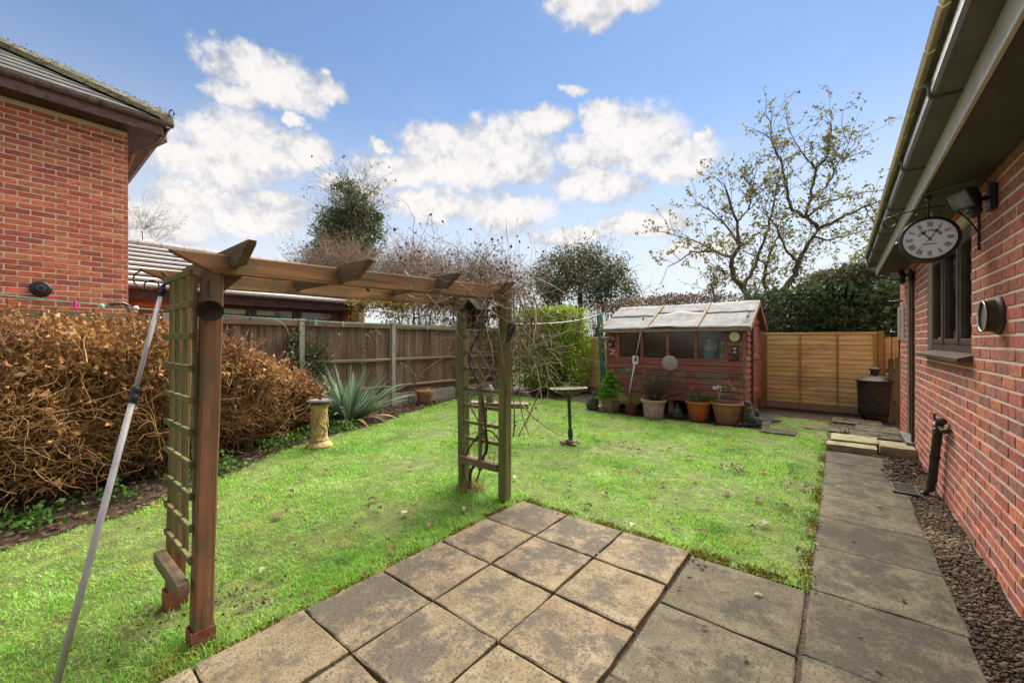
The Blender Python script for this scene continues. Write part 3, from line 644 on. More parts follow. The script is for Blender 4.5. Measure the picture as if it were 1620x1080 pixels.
def brick_face(parent, base, x, nx, y0, y1, z0, z1, holes, meshes, mat, single, off=0.0, vents=()):
    rr = random.Random(17); st = MB(); cnt = 0
    c = 0; z = z0
    while z + .065 <= z1 + .012:
        y = y0 - (.1125 if c % 2 else 0) - off
        while y < y1:
            a, b = max(y + .005, y0), min(y + .22, y1)
            segs = [(a, b)]
            for (ha, hb, za, zb) in holes:
                if z + .06 > za and z + .005 < zb:
                    nsg = []
                    for (p, q) in segs:
                        if q <= ha or p >= hb: nsg.append((p, q))
                        else:
                            if ha - p > .02: nsg.append((p, ha))
                            if q - hb > .02: nsg.append((hb, q))
                    segs = nsg
            for (p, q) in segs:
                if q - p < .03: continue
                cy, cz = (p + q) / 2, z + .0375
                if any(math.hypot(cy - vy, cz - vz) < vr for vy, vz, vr in vents): continue
                me = rr.choice(meshes)
                dx = nx * rr.uniform(-.0015, .0015)
                if single(cy, cz):
                    o = bpy.data.objects.new('brick', me); COL.objects.link(o); o.parent = parent
                    o.location = (x + dx - base[0], cy - base[1], cz - base[2]); o.scale = (1, (q - p) / .215, 1); cnt += 1
                else:
                    k = (q - p) / .215
                    st.add([(x + dx + v.co.x, cy + v.co.y * k, cz + v.co.z) for v in me.vertices], [tuple(pp.vertices) for pp in me.polygons])
            y += .225
        z += .075; c += 1
    if st.f: st.build('brickwork', mat, parent, base)['kind'] = 'stuff'
    return cnt

# ------------------------------------------------------------------ bungalow on the right
B0 = (WALL_X, 5.5, 0)
bung = thing('bungalow', 'red brick bungalow with dark brown window and deep eaves beside the path', 'house', B0)
WIN = (4.19, 6.0, 1.275, 2.26); DOOR = (6.92, 7.62, .16, 2.25)
Y_END = 8.42; SOF = 2.385
wallb = MB(); xw0, xw1 = WALL_X + .004, WALL_X + .25
wallb.box((xw0, -2.5, -.05), (xw1, WIN[0], SOF)); wallb.box((xw0, WIN[0], -.05), (xw1, WIN[1], WIN[2])); wallb.box((xw0, WIN[0], WIN[3]), (xw1, WIN[1], SOF))
wallb.box((xw0, WIN[1], -.05), (xw1, DOOR[0], SOF)); wallb.box((xw0, DOOR[0], -.05), (xw1, DOOR[1], DOOR[2])); wallb.box((xw0, DOOR[0], DOOR[3]), (xw1, DOOR[1], SOF))
wallb.box((xw0, DOOR[1], -.05), (xw1, Y_END - .004, SOF))
bwall = wallb.build('wall', MT['mortar_cream'], bung, B0)
RB = brick_meshes(-1, .04, MT['brick_red'], 'brick')
nb1 = brick_face(bwall, B0, WALL_X, -1, -1.5, Y_END, .0, SOF, [WIN, DOOR], RB, MT['brick_red'], lambda y, z: 3.0 < y < 4.95, off=.06)
ret = MB().box((WALL_X + .004, Y_END - .003, -.05), (6, Y_END + .01, SOF)).build('end_wall', MT['brick_red'], bung, B0)
# reveals of the window opening are brick returns; window frame
def bar(mb, lo, hi): mb.bbox(lo, hi, .003)
win = MB(); fx0, fx1 = WALL_X + .035, WALL_X + .10
bar(win, (fx0, WIN[0] + .002, WIN[2] + .03), (fx1, WIN[0] + .06, WIN[3] - .002)); bar(win, (fx0, WIN[1] - .06, WIN[2] + .03), (fx1, WIN[1] - .002, WIN[3] - .002))
bar(win, (fx0, WIN[0] + .06, WIN[2] + .03), (fx1, WIN[1] - .06, WIN[2] + .09)); bar(win, (fx0, WIN[0] + .06, WIN[3] - .065), (fx1, WIN[1] - .06, WIN[3] - .003))
wf = win.build('window', MT['brown_trim'], bung, B0)
for k, yc in enumerate((4.78, 5.4)):
    MB().bbox((fx0 - .012, yc - .038, WIN[2] + .091), (fx1 - .004, yc + .038, WIN[3] - .066), .004).build('mullion', MT['brown_trim'], wf, B0)
for (ya, yb) in ((WIN[0] + .06, 4.742), (4.818, 5.362), (5.438, WIN[1] - .06)):
    s = MB(); x0, x1 = fx0 - .004, fx1 - .012; za, zb = WIN[2] + .091, WIN[3] - .066; t = .045
    bar(s, (x0, ya + .001, za), (x1, ya + t, zb)); bar(s, (x0, yb - t, za), (x1, yb - .001, zb)); bar(s, (x0, ya + t, za), (x1, yb - t, za + t)); bar(s, (x0, ya + t, zb - t), (x1, yb - t, zb))
    s.build('casement', MT['brown_trim'], wf, B0)
    MB().box((fx0 + .024, ya + t - .004, za + t - .004), (fx0 + .030, yb - t + .004, zb - t + .004)).build('pane', MT['glass'], wf, B0)
MB().prism([(WALL_X - .075, 0, WIN[2] - .03), (WALL_X - .075, 0, WIN[2] - .004), (WALL_X + .034, 0, WIN[2] + .03), (WALL_X + .1, 0, WIN[2] + .03), (WALL_X + .1, 0, WIN[2] - .03)], (0, WIN[0] - .05, 0), (0, WIN[1] + .07, 0)).build('sill', MT['brown_trim'], bung, B0)
room = MB().box((WALL_X + .9, 3.2, .8), (WALL_X + .92, 7, 2.3)).box((WALL_X + .26, 3.2, 2.3), (WALL_X + .9, 7, 2.32)).box((WALL_X + .26, 3.18, .8), (WALL_X + .9, 3.2, 2.3)).box((WALL_X + .26, 7, .8), (WALL_X + .9, 7.02, 2.3)).box((WALL_X + .26, 3.2, .8), (WALL_X + .9, 7, .82))
room.build('room_lining', MT['interior'], bung, B0)
cu = MB()
for k in range(34):
    y = 4.3 + k * .05
    cu.beam((WALL_X + .17 + .012 * math.sin(k * 1.9), y, 1.32), (WALL_X + .17 + .012 * math.sin(k * 1.9), y, 1.60), .006, .05, (0, 1, 0))
cu.build('net_curtain', MT['curtain'], bung, B0)
orn = MB(); orn.lathe([(.0, 0), (.026, .004), (.032, .03), (.024, .06), (.012, .07), (.018, .085), (.016, .10), (.0, .108)], (WALL_X + .085, 5.78, WIN[2] + .105), 12)
tag(orn.build('ornament', MT['dial'], None, (WALL_X + .085, 5.78, WIN[2] + .1), True), 'small yellow ornament standing inside the far window pane', 'ornament')
# door
dr = MB().box((WALL_X + .09, DOOR[0] + .06, DOOR[2] + .03), (WALL_X + .13, DOOR[1] - .06, DOOR[3] - .06)).build('door', MT['brown_trim'], bung, B0)
df = MB(); bar(df, (WALL_X - .025, DOOR[0] + .001, DOOR[2] + .003), (WALL_X + .14, DOOR[0] + .06, DOOR[3] - .002)); bar(df, (WALL_X + .02, DOOR[1] - .06, DOOR[2] + .003), (WALL_X + .14, DOOR[1] - .001, DOOR[3] - .002)); bar(df, (WALL_X + .02, DOOR[0] + .06, DOOR[3] - .06), (WALL_X + .14, DOOR[1] - .06, DOOR[3] - .002))
df.build('door_frame', MT['brown_trim'], bung, B0)
MB().bbox((WALL_X - .075, DOOR[0] - .05, DOOR[2] - .035), (WALL_X + .13, DOOR[1] + .05, DOOR[2] + .002), .006).build('threshold', MT['slate'], bung, B0)
MB().lathe([(.0, 0), (.02, .002), (.022, .03), (.015, .04), (0, .043)], (WALL_X + .09, DOOR[0] + .12, 1.1), 12, (-1, 0, 0)).build('door_knob', MT['brass'], dr, B0, True)
# eaves
FX, GX = .425, .322
EY0, EY1 = -2.5, 8.15
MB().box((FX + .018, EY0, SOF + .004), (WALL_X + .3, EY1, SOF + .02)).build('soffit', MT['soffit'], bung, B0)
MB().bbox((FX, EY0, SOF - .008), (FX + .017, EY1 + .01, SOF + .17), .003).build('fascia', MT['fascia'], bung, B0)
MB().box((FX + .017, EY1 + .001, SOF - .004), (WALL_X + .3, EY1 + .018, SOF + .25)).build('end_board', MT['soffit'], bung, B0)
gp = [(0, .012), (.0, -.035), (.012, -.052), (.10, -.052), (.112, -.035), (.112, .012)]
pro = [(GX + x, 0, SOF + .165 + z) for x, z in gp] + [(GX + .003 + x * .945, 0, SOF + .166 + z * .93) for x, z in reversed(gp)]
gt = MB().prism(pro, (0, EY0, 0), (0, EY1 + .02, 0)).build('gutter', MT['gutter'], bung, B0)
for k in range(8):
    yb = .6 + k * 1.02
    b = MB(); pts = [(GX + x * 1.02 - .003, yb, SOF + .163 + z * 1.05) for x, z in gp]
    for p, q in zip(pts[:-1], pts[1:]): b.beam(p, q, .03, .005, (0, 1, 0)) if False else b.tube([p, q], .007, 6)
    b.prism([(GX - .002, 0, SOF + .155), (GX - .028, 0, SOF + .185), (GX - .020, 0, SOF + .192), (GX + .004, 0, SOF + .172)], (0, yb - .014, 0), (0, yb + .014, 0))
    b.beam((GX + .11, yb, SOF + .16), (FX + .002, yb, SOF + .12), .02, .008)
    b.build('gutter_bracket', MT['gutter'], gt, B0)
rf = MB().prism([(GX - .03 + .02, 0, SOF + .215), (GX - .01, 0, SOF + .235), (4.5, 0, SOF + 2.5), (4.5, 0, SOF + 2.45), (FX + .02, 0, SOF + .19)], (0, EY0, 0), (0, EY1 + .05, 0)).build('roof', MT['tile_dark'], bung, B0)
tm = bpy.data.meshes.new('eave_tile'); bb = MB().bbox((-.038, -.145, -.010), (.34, .145, .018), .003); tm.from_pydata(bb.v, [], bb.f); tm.materials.append(MT['eave_tile'])
for k in range(34):
    o = bpy.data.objects.new('eave_tile', tm); COL.objects.link(o); o.parent = rf
    o.location = (GX - B0[0] - .004, EY0 + .2 + k * .305 - B0[1], SOF + .236 - B0[2]); o.rotation_euler = (0, -math.atan2(2.265, 4.195), 0)
# cable under the soffit to the lamp
tag(MB().tube([(FX + .01, 3.86, SOF - .012), (.55, 3.78, SOF - .006), (.66, 3.70, SOF - .012), (.695, 3.67, SOF - .05), (.697, 3.66, SOF - .10)], .006, 8).build('lamp_cable', MT['gutter'], None, (.69, 3.66, SOF - .1), True),
    'thin grey cable curving under the eaves to the nearer floodlight', 'cable')

# ------------------------------------------------------------------ station style clock
CK = Vector((.472, 3.94, 2.08)); CR = .132
ck = thing('clock', 'round double sided station clock with white dial on an iron bracket', 'clock', tuple(CK))
body = MB().lathe([(CR - .012, -.05), (CR, -.05), (CR + .018, -.043), (CR + .020, -.03), (CR + .010, -.02), (CR + .006, 0), (CR + .010, .02), (CR + .020, .03), (CR + .018, .043), (CR, .05), (CR - .012, .05)], CK, 64, (0, 1, 0)).build('case', MT['black'], ck, CK)
smooth_angle(body, 35)
for s in (-1, 1):
    MB().lathe([(CR - .003, 0), (CR - .003, .002)], CK + Vector((0, s * .051 - .001, 0)), 64, (0, 1, 0)).build('dial', MT['clock_face'], ck, CK)
def dial_pt(a, r, y): return CK + Vector((math.sin(a) * r, y, math.cos(a) * r))
DY = -.0555
num = {1: 'I', 2: 'II', 3: 'III', 4: 'IIII', 5: 'V', 6: 'VI', 7: 'VII', 8: 'VIII', 9: 'IX', 10: 'X', 11: 'XI', 12: 'XII'}
def stroke(mb, a, r0, r1, o0, o1, w):
    c, s = math.cos(a), math.sin(a)
    def q(off, r): return CK + Vector((s * r + c * off, DY, c * r - s * off))
    p0, p1 = q(o0, r0), q(o1, r1); mb.beam(p0, p1, w, .0012, (0, 1, 0))
for h, t in num.items():
    a = h / 12 * 2 * math.pi; mb = MB(); r0, r1 = CR * .63, CR * .84
    wid = {'I': .0075, 'V': .015, 'X': .015}; tot = sum(wid[c] for c in t); x = -tot / 2
    for c in t:
        w = wid[c]; m = x + w / 2
        if c == 'I': stroke(mb, a, r0, r1, m, m, .0030)
        elif c == 'V': stroke(mb, a, r0, r1, m, m - w * .36, .0033); stroke(mb, a, r0, r1, m, m + w * .36, .002)
        else: stroke(mb, a, r0, r1, m + w * .36, m - w * .36, .0033); stroke(mb, a, r0, r1, m - w * .36, m + w * .36, .002)
        x += w
    for r in (r0, r1): stroke(mb, a, r - .0005, r + .0005, 0, 0, tot * .9)
    mb.build('numeral', MT['ink'], ck, CK)
tk = MB()
for k in range(60): stroke(tk, k / 60 * 2 * math.pi, CR * .885, CR * .925, 0, 0, .0034 if k % 5 == 0 else .0022)
tk.build('minute_track', MT['ink'], ck, CK)
def hand(a, r, w, tail=.02):
    mb = MB(); c, s = math.cos(a), math.sin(a)
    def q(off, rr): return CK + Vector((s * rr + c * off, DY - .003, c * rr - s * off))
    poly = [q(-w * .4, -tail), q(w * .4, -tail), q(w * .5, r * .45), q(w * 1.6, r * .55), q(w * .4, r * .66), q(0, r), q(-w * .4, r * .66), q(-w * 1.6, r * .55), q(-w * .5, r * .45)]
    return mb.prism(poly, (0, 0, 0), (0, -.0012, 0))
hand(R(33), CR * .82, .0042).build('minute_hand', MT['ink'], ck, CK)
hand(R(-37), CR * .66, .0056).build('hour_hand', MT['ink'], ck, CK)
MB().beam(dial_pt(R(218), .0, DY - .005), dial_pt(R(218), CR * .8, DY - .005), .0012, .001, (0, 1, 0)).build('second_hand', MT['ink'], ck, CK)
MB().lathe([(0, 0), (.007, .001), (.006, .006), (0, .007)], CK + Vector((0, DY - .001, 0)), 12, (0, -1, 0)).build('centre_boss', MT['ink'], ck, CK)
def text_mesh(txt, size):
    cu_ = bpy.data.curves.new('txt', 'FONT'); cu_.body = txt; cu_.size = size; cu_.align_x = 'CENTER'; cu_.align_y = 'CENTER'; cu_.extrude = .0004; cu_.offset = size * .012
    o = bpy.data.objects.new('txt', cu_); COL.objects.link(o); bpy.context.view_layer.update()
    me = bpy.data.meshes.new_from_object(o); bpy.data.objects.remove(o); return me
word = 'KENSINGTON'; mb = MB()
for i, chh in enumerate(word):
    a = R(-62 + 124 * i / (len(word) - 1)); me = text_mesh(chh, .021)
    vs = []
    for v in me.vertices:
        rr, off = CR * .43 + v.co.y, v.co.x
        vs.append(CK + Vector((math.sin(a) * rr + math.cos(a) * off, DY - v.co.z, math.cos(a) * rr - math.sin(a) * off)))
    mb.add(vs, [tuple(reversed(p.vertices)) for p in me.polygons]); bpy.data.meshes.remove(me)
mb.build('lettering', MT['ink'], ck, CK)
me = text_mesh('LONDON', .0125); mb = MB().add([CK + Vector((v.co.x * 1.25, DY - v.co.z, v.co.y - CR * .27)) for v in me.vertices], [tuple(reversed(p.vertices)) for p in me.polygons]); mb.build('lettering', MT['ink'], ck, CK)
br = MB(); zt = CK.z + CR + .075
arc = []
for k in range(17):
    t = k / 16; arc.append((WALL_X - .012 - t * .42, 3.94, zt + .03 * math.sin(t * math.pi) - .015))
for k in range(1, 14):
    a = k / 13 * 2 * math.pi * 1.05; rr = .036
    arc.append((arc[16][0] - rr * math.sin(a), 3.94, arc[16][2] - rr * (1 - math.cos(a))))
br.tube(arc, .0045, 7)
for s in (-1, 1):
    sc = [(CK.x + s * (.012 + .03 * (1 - math.cos(a)) * .9), 3.94, CK.z + CR + .018 + .034 * math.sin(a) + .012 * a / 3) for a in [q / 8 * math.pi for q in range(9)]]
    br.tube(sc, .0035, 6)
br.tube([(CK.x, 3.94, CK.z + CR + .01), (CK.x, 3.94, zt + .05)], .005, 8)
br.tube([(CK.x - CR - .022, 3.93, CK.z - .02), (CK.x - CR - .022, 3.95, CK.z + .01)], .01, 8)
br.tube([(WALL_X - .008, 3.94, CK.z + .20), (WALL_X - .008, 3.94, CK.z - .10)], .007, 8)
br.tube([(WALL_X - .012, 3.94, CK.z + .02), (WALL_X - .05, 3.94, CK.z + .10), (WALL_X - .10, 3.94, CK.z + .17), (WALL_X - .15, 3.94, CK.z + .21)], .005, 8)
br.build('bracket', MT['black'], ck, CK, True)
MB().lathe([(.002, 0), (.012, .004), (.017, .018), (.019, .03), (.012, .045), (.003, .055)], (CK.x, 3.94, zt + .045), 12).build('finial', MT['peg_smoke'], ck, CK, True)

# ------------------------------------------------------------------ floodlights
def flood(base, label, s=1.0):
    t = thing('floodlight', label, 'floodlight', base, 'floodlights under the eaves'); b = Vector(base)
    def P(x, y, z): return b + Vector((x, y, z)) * s
    m = MB(); m.bbox(tuple(P(-.028, -.05, -.075)), tuple(P(0, .05, .075)), .006); m.build('wall_box', MT['black'], t, base)
    a = MB(); a.tube([P(-.02, 0, 0), P(-.07, 0, 0), P(-.09, .0, .012)], .013 * s, 10); a.tube([P(-.06, 0, 0), P(-.06, -.01, -.06)], .009 * s, 8); a.build('arm', MT['black'], t, base, True)
    # lamp head: tapered housing facing out and down
    ax = Vector((-.72, -.42, -.42)).normalized(); up = Vector((0, 0, 1)); sd = ax.cross(up).normalized(); uu = sd.cross(ax)
    c = P(-.115, 0, .02)
    def ring(d, w, h): return [c + ax * d * s + sd * i * w * s + uu * j * h * s for i, j in ((-1, -1), (1, -1), (1, 1), (-1, 1))]
    rs = [ring(-.05, .025, .02), ring(-.035, .05, .04), ring(.02, .075, .055), ring(.045, .078, .058), ring(.045, .066, .047)]
    vs = sum(rs, []); fs = [(3, 2, 1, 0)] + [(k * 4 + i, k * 4 + (i + 1) % 4, (k + 1) * 4 + (i + 1) % 4, (k + 1) * 4 + i) for k in range(4) for i in range(4)]
    h = MB().add(vs, fs).build('lamp_head', MT['black'], t, base)
    g_ = MB().add(ring(.040, .067, .048), [(0, 1, 2, 3)]); g_.build('lens', MT['slate'], h, base)
    q = MB().lathe([(.006, .0), (.028, .004), (.034, .02), (.034, .045), (.024, .062), (.0, .066)], P(-.075, -.02, -.055), 14, (-.5, -.45, -.75)).build('sensor', MT['black'], t, base, True)
    MB().lathe([(.016, .0), (.019, .004), (0, .012)], P(-.075, -.02, -.055) + Vector((-.5, -.45, -.75)).normalized() * .06 * s, 12, (-.5, -.45, -.75)).build('sensor_eye', MT['slate'], q, base, True)
flood((WALL_X - .002, 3.62, 2.235), 'nearer black floodlight with motion sensor, above and to the right of the clock')
flood((WALL_X - .03, 6.88, 2.20), 'further black floodlight by the dark door frame, below the clock', 1.0)

# ------------------------------------------------------------------ drum on the wall, tap, pipe, drain
vb = Vector((WALL_X, 3.53, 1.535))
vt = thing('wall_vent', 'round brown metal drum with a pale face on the brick wall', 'vent', tuple(vb))
smooth_angle(MB().lathe([(.075, 0), (.108, .0), (.108, .01), (.092, .022), (.088, .058), (.092, .062), (.092, .068), (.082, .068), (.080, .058)], vb, 40, (-1, 0, 0)).build('drum', MT['pipe'], vt, vb), 40)
MB().lathe([(.080, 0), (.080, .003)], vb + Vector((-.0565, 0, 0)), 32, (-1, 0, 0)).build('face', MT['slate'], vt, vb)
MB().tube([vb + Vector((-.069, .0875 * math.cos(k / 40 * 2 * math.pi), .0875 * math.sin(k / 40 * 2 * math.pi))) for k in range(41)], .0045, 6).build('rim', MT['steel'], vt, vb, True)
tb = Vector((.645, 5.22, 0))
tap = thing('garden_tap', 'outside tap on a thick brown lagged pipe against the brick wall', 'tap', tuple(tb))
pp = MB().tube([(.56, 5.14, -.01), (.60, 5.19, .015), (.635, 5.215, .06), (.648, 5.20, .15), (.656, 5.13, .38), (.664, 5.03, .66), (.665, 5.02, .70)], [.03, .033, .034, .033, .032, .032, .03], 14).build('lagged_pipe', MT['pipe'], tap, tb, True)
MB().tube([(.655, 5.135, .36), (.6565, 5.125, .385)], .037, 14).build('strap', MT['black'], tap, tb)
ta = MB(); ta.tube([(.665, 5.02, .665), (.665, 5.005, .705), (.668, 4.96, .722), (.669, 4.88, .722)], [.031, .030, .028, .028], 12); ta.tube([(.665, 4.95, .66), (.667, 4.84, .648), (.668, 4.80, .655), (.70, 4.79, .68)], [.018, .017, .022, .02], 12); ta.build('tap_body', MT['pipe'], tap, tb, True)
MB().tube([(.645, 4.985, .70), (.635, 4.98, .66), (.632, 4.98, .60)], [.014, .016, .013], 10).tube([(.632, 4.965, .645), (.632, 4.93, .645)], .012, 8).build('spout', MT['brass'], tap, tb, True)
th = MB(); th.tube([(.64, 4.99, .72), (.632, 4.99, .765)], .008, 8); th.beam((.62, 5.03, .768), (.635, 4.94, .772), .014, .01); th.build('handle', MT['dark_iron'], tap, tb)
db = Vector((.46, 5.22, .014)); dg = thing('drain_grate', 'small rusty square drain grate beside the path', 'grate', tuple(db))
f = MB(); f.box((.38, 5.06, .015), (.56, 5.08, .032)).box((.38, 5.36, .015), (.56, 5.38, .032)).box((.38, 5.08, .015), (.395, 5.36, .032)).box((.545, 5.08, .015), (.56, 5.36, .032)); f.build('frame', MT['dark_iron'], dg, db)
for k in range(7): MB().box((.395, 5.10 + k * .038, .016), (.545, 5.116 + k * .038, .028)).build('bar', MT['dark_iron'], dg, db)
tag(MB().tube([(WALL_X - .004, 8.05, 1.97), (WALL_X - .16, 8.02, 1.965)], .012, 8).build('overflow_pipe', MT['black'], None, (WALL_X, 8.05, 1.97), True), 'short black overflow pipe poking out near the house corner', 'pipe')
for y, lab in ((7.86, 'white plastic conduit strip next to the dark door frame'), (8.36, 'white plastic conduit strip on the far corner of the brick house')):
    tag(MB().bbox((WALL_X - .03, y - .014, 1.42), (WALL_X - .002, y + .014, 1.9), .004).build('conduit', MT['white'], None, (WALL_X, y, 1.42)), lab, 'conduit', 'conduit strips on the pier')

# ------------------------------------------------------------------ neighbour house on the left
HX, HY = -8.42, 1.135; H0 = (HX, HY, 0); EAV = 4.56
nh = thing('brick_house', 'tall orange red brick house with mossy hipped roof behind the fence', 'house', H0)
VENT = (.27, 2.10)
hw = MB().box((-15, -6, -.05), (HX - .004, HY - .007, EAV)).build('wall', MT['mortar'], nh, H0)
HB = brick_meshes(1, .04, MT['brick_house'], 'brick')
nb2 = brick_face(hw, H0, HX, 1, -2.6, HY, 1.2, EAV - .02, [], HB, MT['brick_house'], lambda y, z: y > -.25 and z > 1.66, off=.03, vents=())
hb2 = MB()
for c in range(60):                      # far end return, quoined into the face
    hb2.box((HX - .108 - .09 * (c % 2), HY - .005, .06 + c * .075), (HX - .004, HY + .0005, .06 + c * .075 + .065))
hb2.box((-15, HY - .006, -.05), (HX - .21, HY, EAV)); hb2.build('end_wall', MT['brick_house'], nh, H0)
vv = Vector((HX, VENT[0], VENT[1]))
fl = thing('flue_terminal', 'round black flue outlet low on the neighbouring brick house', 'flue', tuple(vv))
smooth_angle(MB().lathe([(.0, 0), (.105, .0), (.105, .012), (.085, .03), (.06, .032), (.058, .02)], vv, 32, (1, 0, 0)).build('cover_ring', MT['black'], fl, vv), 35)
smooth_angle(MB().lathe([(.048, .02), (.05, .09), (.03, .095), (.028, .07)], vv, 24, (1, 0, 0)).build('outlet', MT['peg_smoke'], fl, vv), 35)
OV = .36; GXH = HX + OV; GYH = HY + OV
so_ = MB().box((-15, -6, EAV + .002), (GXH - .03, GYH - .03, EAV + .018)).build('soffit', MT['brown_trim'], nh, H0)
MB().bbox((GXH - .03, -6, EAV - .01), (GXH - .008, GYH - .008, EAV + .17), .003).build('fascia', MT['mauve_trim'], nh, H0)
MB().bbox((-15, GYH - .03, EAV - .01), (GXH - .031, GYH - .008, EAV + .17), .003).build('fascia', MT['mauve_trim'], nh, H0)
gp = [(.052 + .055 * math.cos(a), -.055 * math.sin(a)) for a in [math.pi * k / 8 for k in range(9)]]
gm = MB().prism([(GXH - .008 + x, 0, EAV + .17 + z) for x, z in gp] + [(GXH - .008 + .005 + x * .9, 0, EAV + .172 + z * .85) for x, z in reversed(gp)], (0, -6, 0), (0, GYH + .10, 0)).build('gutter', MT['mauve_trim'], nh, H0)
MB().prism([(0, GYH - .008 + x, EAV + .17 + z) for x, z in gp] + [(0, GYH - .008 + .005 + x * .9, EAV + .172 + z * .85) for x, z in reversed(gp)], (-15, 0, 0), (GXH - .01, 0, 0)).build('gutter', MT['mauve_trim'], nh, H0)
for y in (.78,): MB().prism([(GXH - .009 + x * 1.03, 0, EAV + .17 + z * 1.08) for x, z in gp], (0, y, 0), (0, y + .04, 0)).build('gutter_joint', MT['brown_trim'], gm, H0)
dp = MB().tube([(HX + .25, GYH + .04, EAV + .12), (HX + .25, GYH + .03, EAV - .05), (HX + .12, HY + .2, EAV - .20), (HX - .05, HY + .06, EAV - .26), (HX - .55, HY + .05, EAV - .40), (HX - .6, HY + .05, EAV - .6), (HX - .6, HY + .05, 0)], .034, 10).build('downpipe', MT['mauve_trim'], nh, H0, True)
PT = math.tan(R(31)); rows = 16; stp_ = .28
roof = MB(); cx0, cy0 = GXH + .03, GYH + .03; zr = EAV + .20
for k in range(rows):                     # stepped tile courses on both visible slopes of the hip
    a, b = k * stp_, (k + 1) * stp_ + .03
    za, zb = zr + a * PT + .02, zr + b * PT - .002
    roof.prism([(cx0 - a, -6, za), (cx0 - b, -6, zb + .0), (cx0 - b, -6, zb - .02), (cx0 - a, -6, za - .025)], (0, 0, 0), (0, 0, 0)) if False else None
    roof.add([(cx0 - a, -6, za), (cx0 - a, cy0 - a, za), (cx0 - b, cy0 - b, zb), (cx0 - b, -6, zb), (cx0 - a, -6, za - .03), (cx0 - a, cy0 - a, za - .03)], [(0, 1, 2, 3), (4, 5, 1, 0)])
    roof.add([(-15, cy0 - a, za), (cx0 - a, cy0 - a, za), (cx0 - b, cy0 - b, zb), (-15, cy0 - b, zb), (-15, cy0 - a, za - .03), (cx0 - a, cy0 - a, za - .03)], [(3, 2, 1, 0), (0, 1, 5, 4)])
rfo = roof.build('roof', MT['tile_dark'], nh, H0)
for k in range(13):                       # bedded hip tiles, thick with moss
    a, b = k * .36, (k + 1) * .36 - .012
    p0 = Vector((cx0 - a, cy0 - a, zr + a * PT + .03)); p1 = Vector((cx0 - b, cy0 - b, zr + b * PT + .03)); d = (p1 - p0).normalized(); sd = d.cross(Vector((0, 0, 1))).normalized(); u = sd.cross(d)
    m = MB(); vs = []
    for p in (p0, p1):
        for ang in (-100, -60, -20, 20, 60, 100):
            rr = .14 + random.uniform(-.012, .015)
            vs.append(p + sd * math.sin(R(ang)) * rr + u * (math.cos(R(ang)) * rr * .8 - .02))
    m.add(vs, [(i, i + 1, 7 + i, 6 + i) for i in range(5)] + [(5, 4, 3, 2, 1, 0), (6, 7, 8, 9, 10, 11)]); m.build('hip_tile', MT['moss_tile'], rfo, H0)
rng = np.random.default_rng(3); n = 6000; t = rng.random(n) * 4.2
mp_ = np.stack([cx0 - t, cy0 - t, zr + t * PT + .10], 1) + rng.normal(size=(n, 3)) * np.array([.07, .07, .010])
mo = mass('roof_moss', leaves(mp_, .016, rng, .9), MT['moss'], rfo, H0); mo['kind'] = 'stuff'; mo.parent = rfo; mo.location = (0, 0, 0)
hk = MB().tube([(cx0 - .02, cy0 - .02, zr + .02), (cx0 + .02, cy0 + .02, zr + .1)] + [(cx0 + .02 + .035 * (1 - math.cos(a)) * .7, cy0 + .02 + .035 * (1 - math.cos(a)) * .7, zr + .12 + .045 * math.sin(a) + .02) for a in [q / 8 * 4.2 for q in range(9)]], .009, 6)
hk.build('hip_iron', MT['black'], nh, H0, True)

# ------------------------------------------------------------------ low building behind the fence
LX, LY0, LY1 = -10.0, .6, 6.0; L0 = (LX, 3.3, 0)
lb = thing('outbuilding', 'low brick outbuilding with grey tiled roof behind the weathered fence', 'building', L0)
lw = MB().box((-14.8, LY0, -.05), (LX - .25, LY1 - .2, 2.30)).build('wall', MT['brick_house'], lb, L0)
LB = brick_meshes(1, .03, MT['brick_house'], 'brick', 3)
brick_face(lw, L0, LX - .243, 1, LY0, LY1 - .2, 1.3, 2.3, [(2.35, 5.55, 1.2, 2.18)], LB, MT['brick_house'], lambda y, z: False)
wf2 = MB().box((LX - .26, 2.35, 2.10), (LX - .2, 5.55, 2.18)).box((LX - .26, 2.35, 1.2), (LX - .2, 5.55, 1.28))
for y in (2.35, 3.30, 3.42, 4.28, 4.40, 5.47): wf2.box((LX - .258, y, 1.28), (LX - .2, y + .08, 2.10))
w2 = wf2.build('window', MT['brown_trim'], lb, L0)
for (a, b) in ((2.43, 3.30), (3.50, 4.28), (4.48, 5.47)):
    MB().box((LX - .235, a, 1.28), (LX - .229, b, 2.10)).build('pane', MT['glass'], w2, L0)
bl = MB()
for k in range(36): bl.box((LX - .30 + .01 * (k % 2), 2.4 + k * .086, 1.25), (LX - .295 + .01 * (k % 2), 2.478 + k * .086, 2.10))
bl.build('blind', MT['blind'], lb, L0)
MB().bbox((LX - .03, LY0, 2.17), (LX, LY1, 2.36), .003).build('fascia', MT['brown_trim'], lb, L0)
MB().box((LX - .25, LY0, 2.20), (LX - .031, LY1, 2.215)).build('soffit', MT['brown_trim'], lb, L0)
MB().prism([(LX + x, 0, 2.40 + z) for x, z in gp] + [(LX + .005 + x * .9, 0, 2.402 + z * .85) for x, z in reversed(gp)], (0, LY0, 0), (0, LY1 + .03, 0)).build('gutter', MT['mauve_trim'], lb, L0)
PT2 = math.tan(R(25)); lr = MB().prism([(LX + .04, 0, 2.38), (LX - 2.6, 0, 2.38 + 2.64 * PT2), (LX - 5.2, 0, 2.38)], (0, LY0, 0), (0, LY1, 0)).build('roof', MT['tile_dark'], lb, L0)
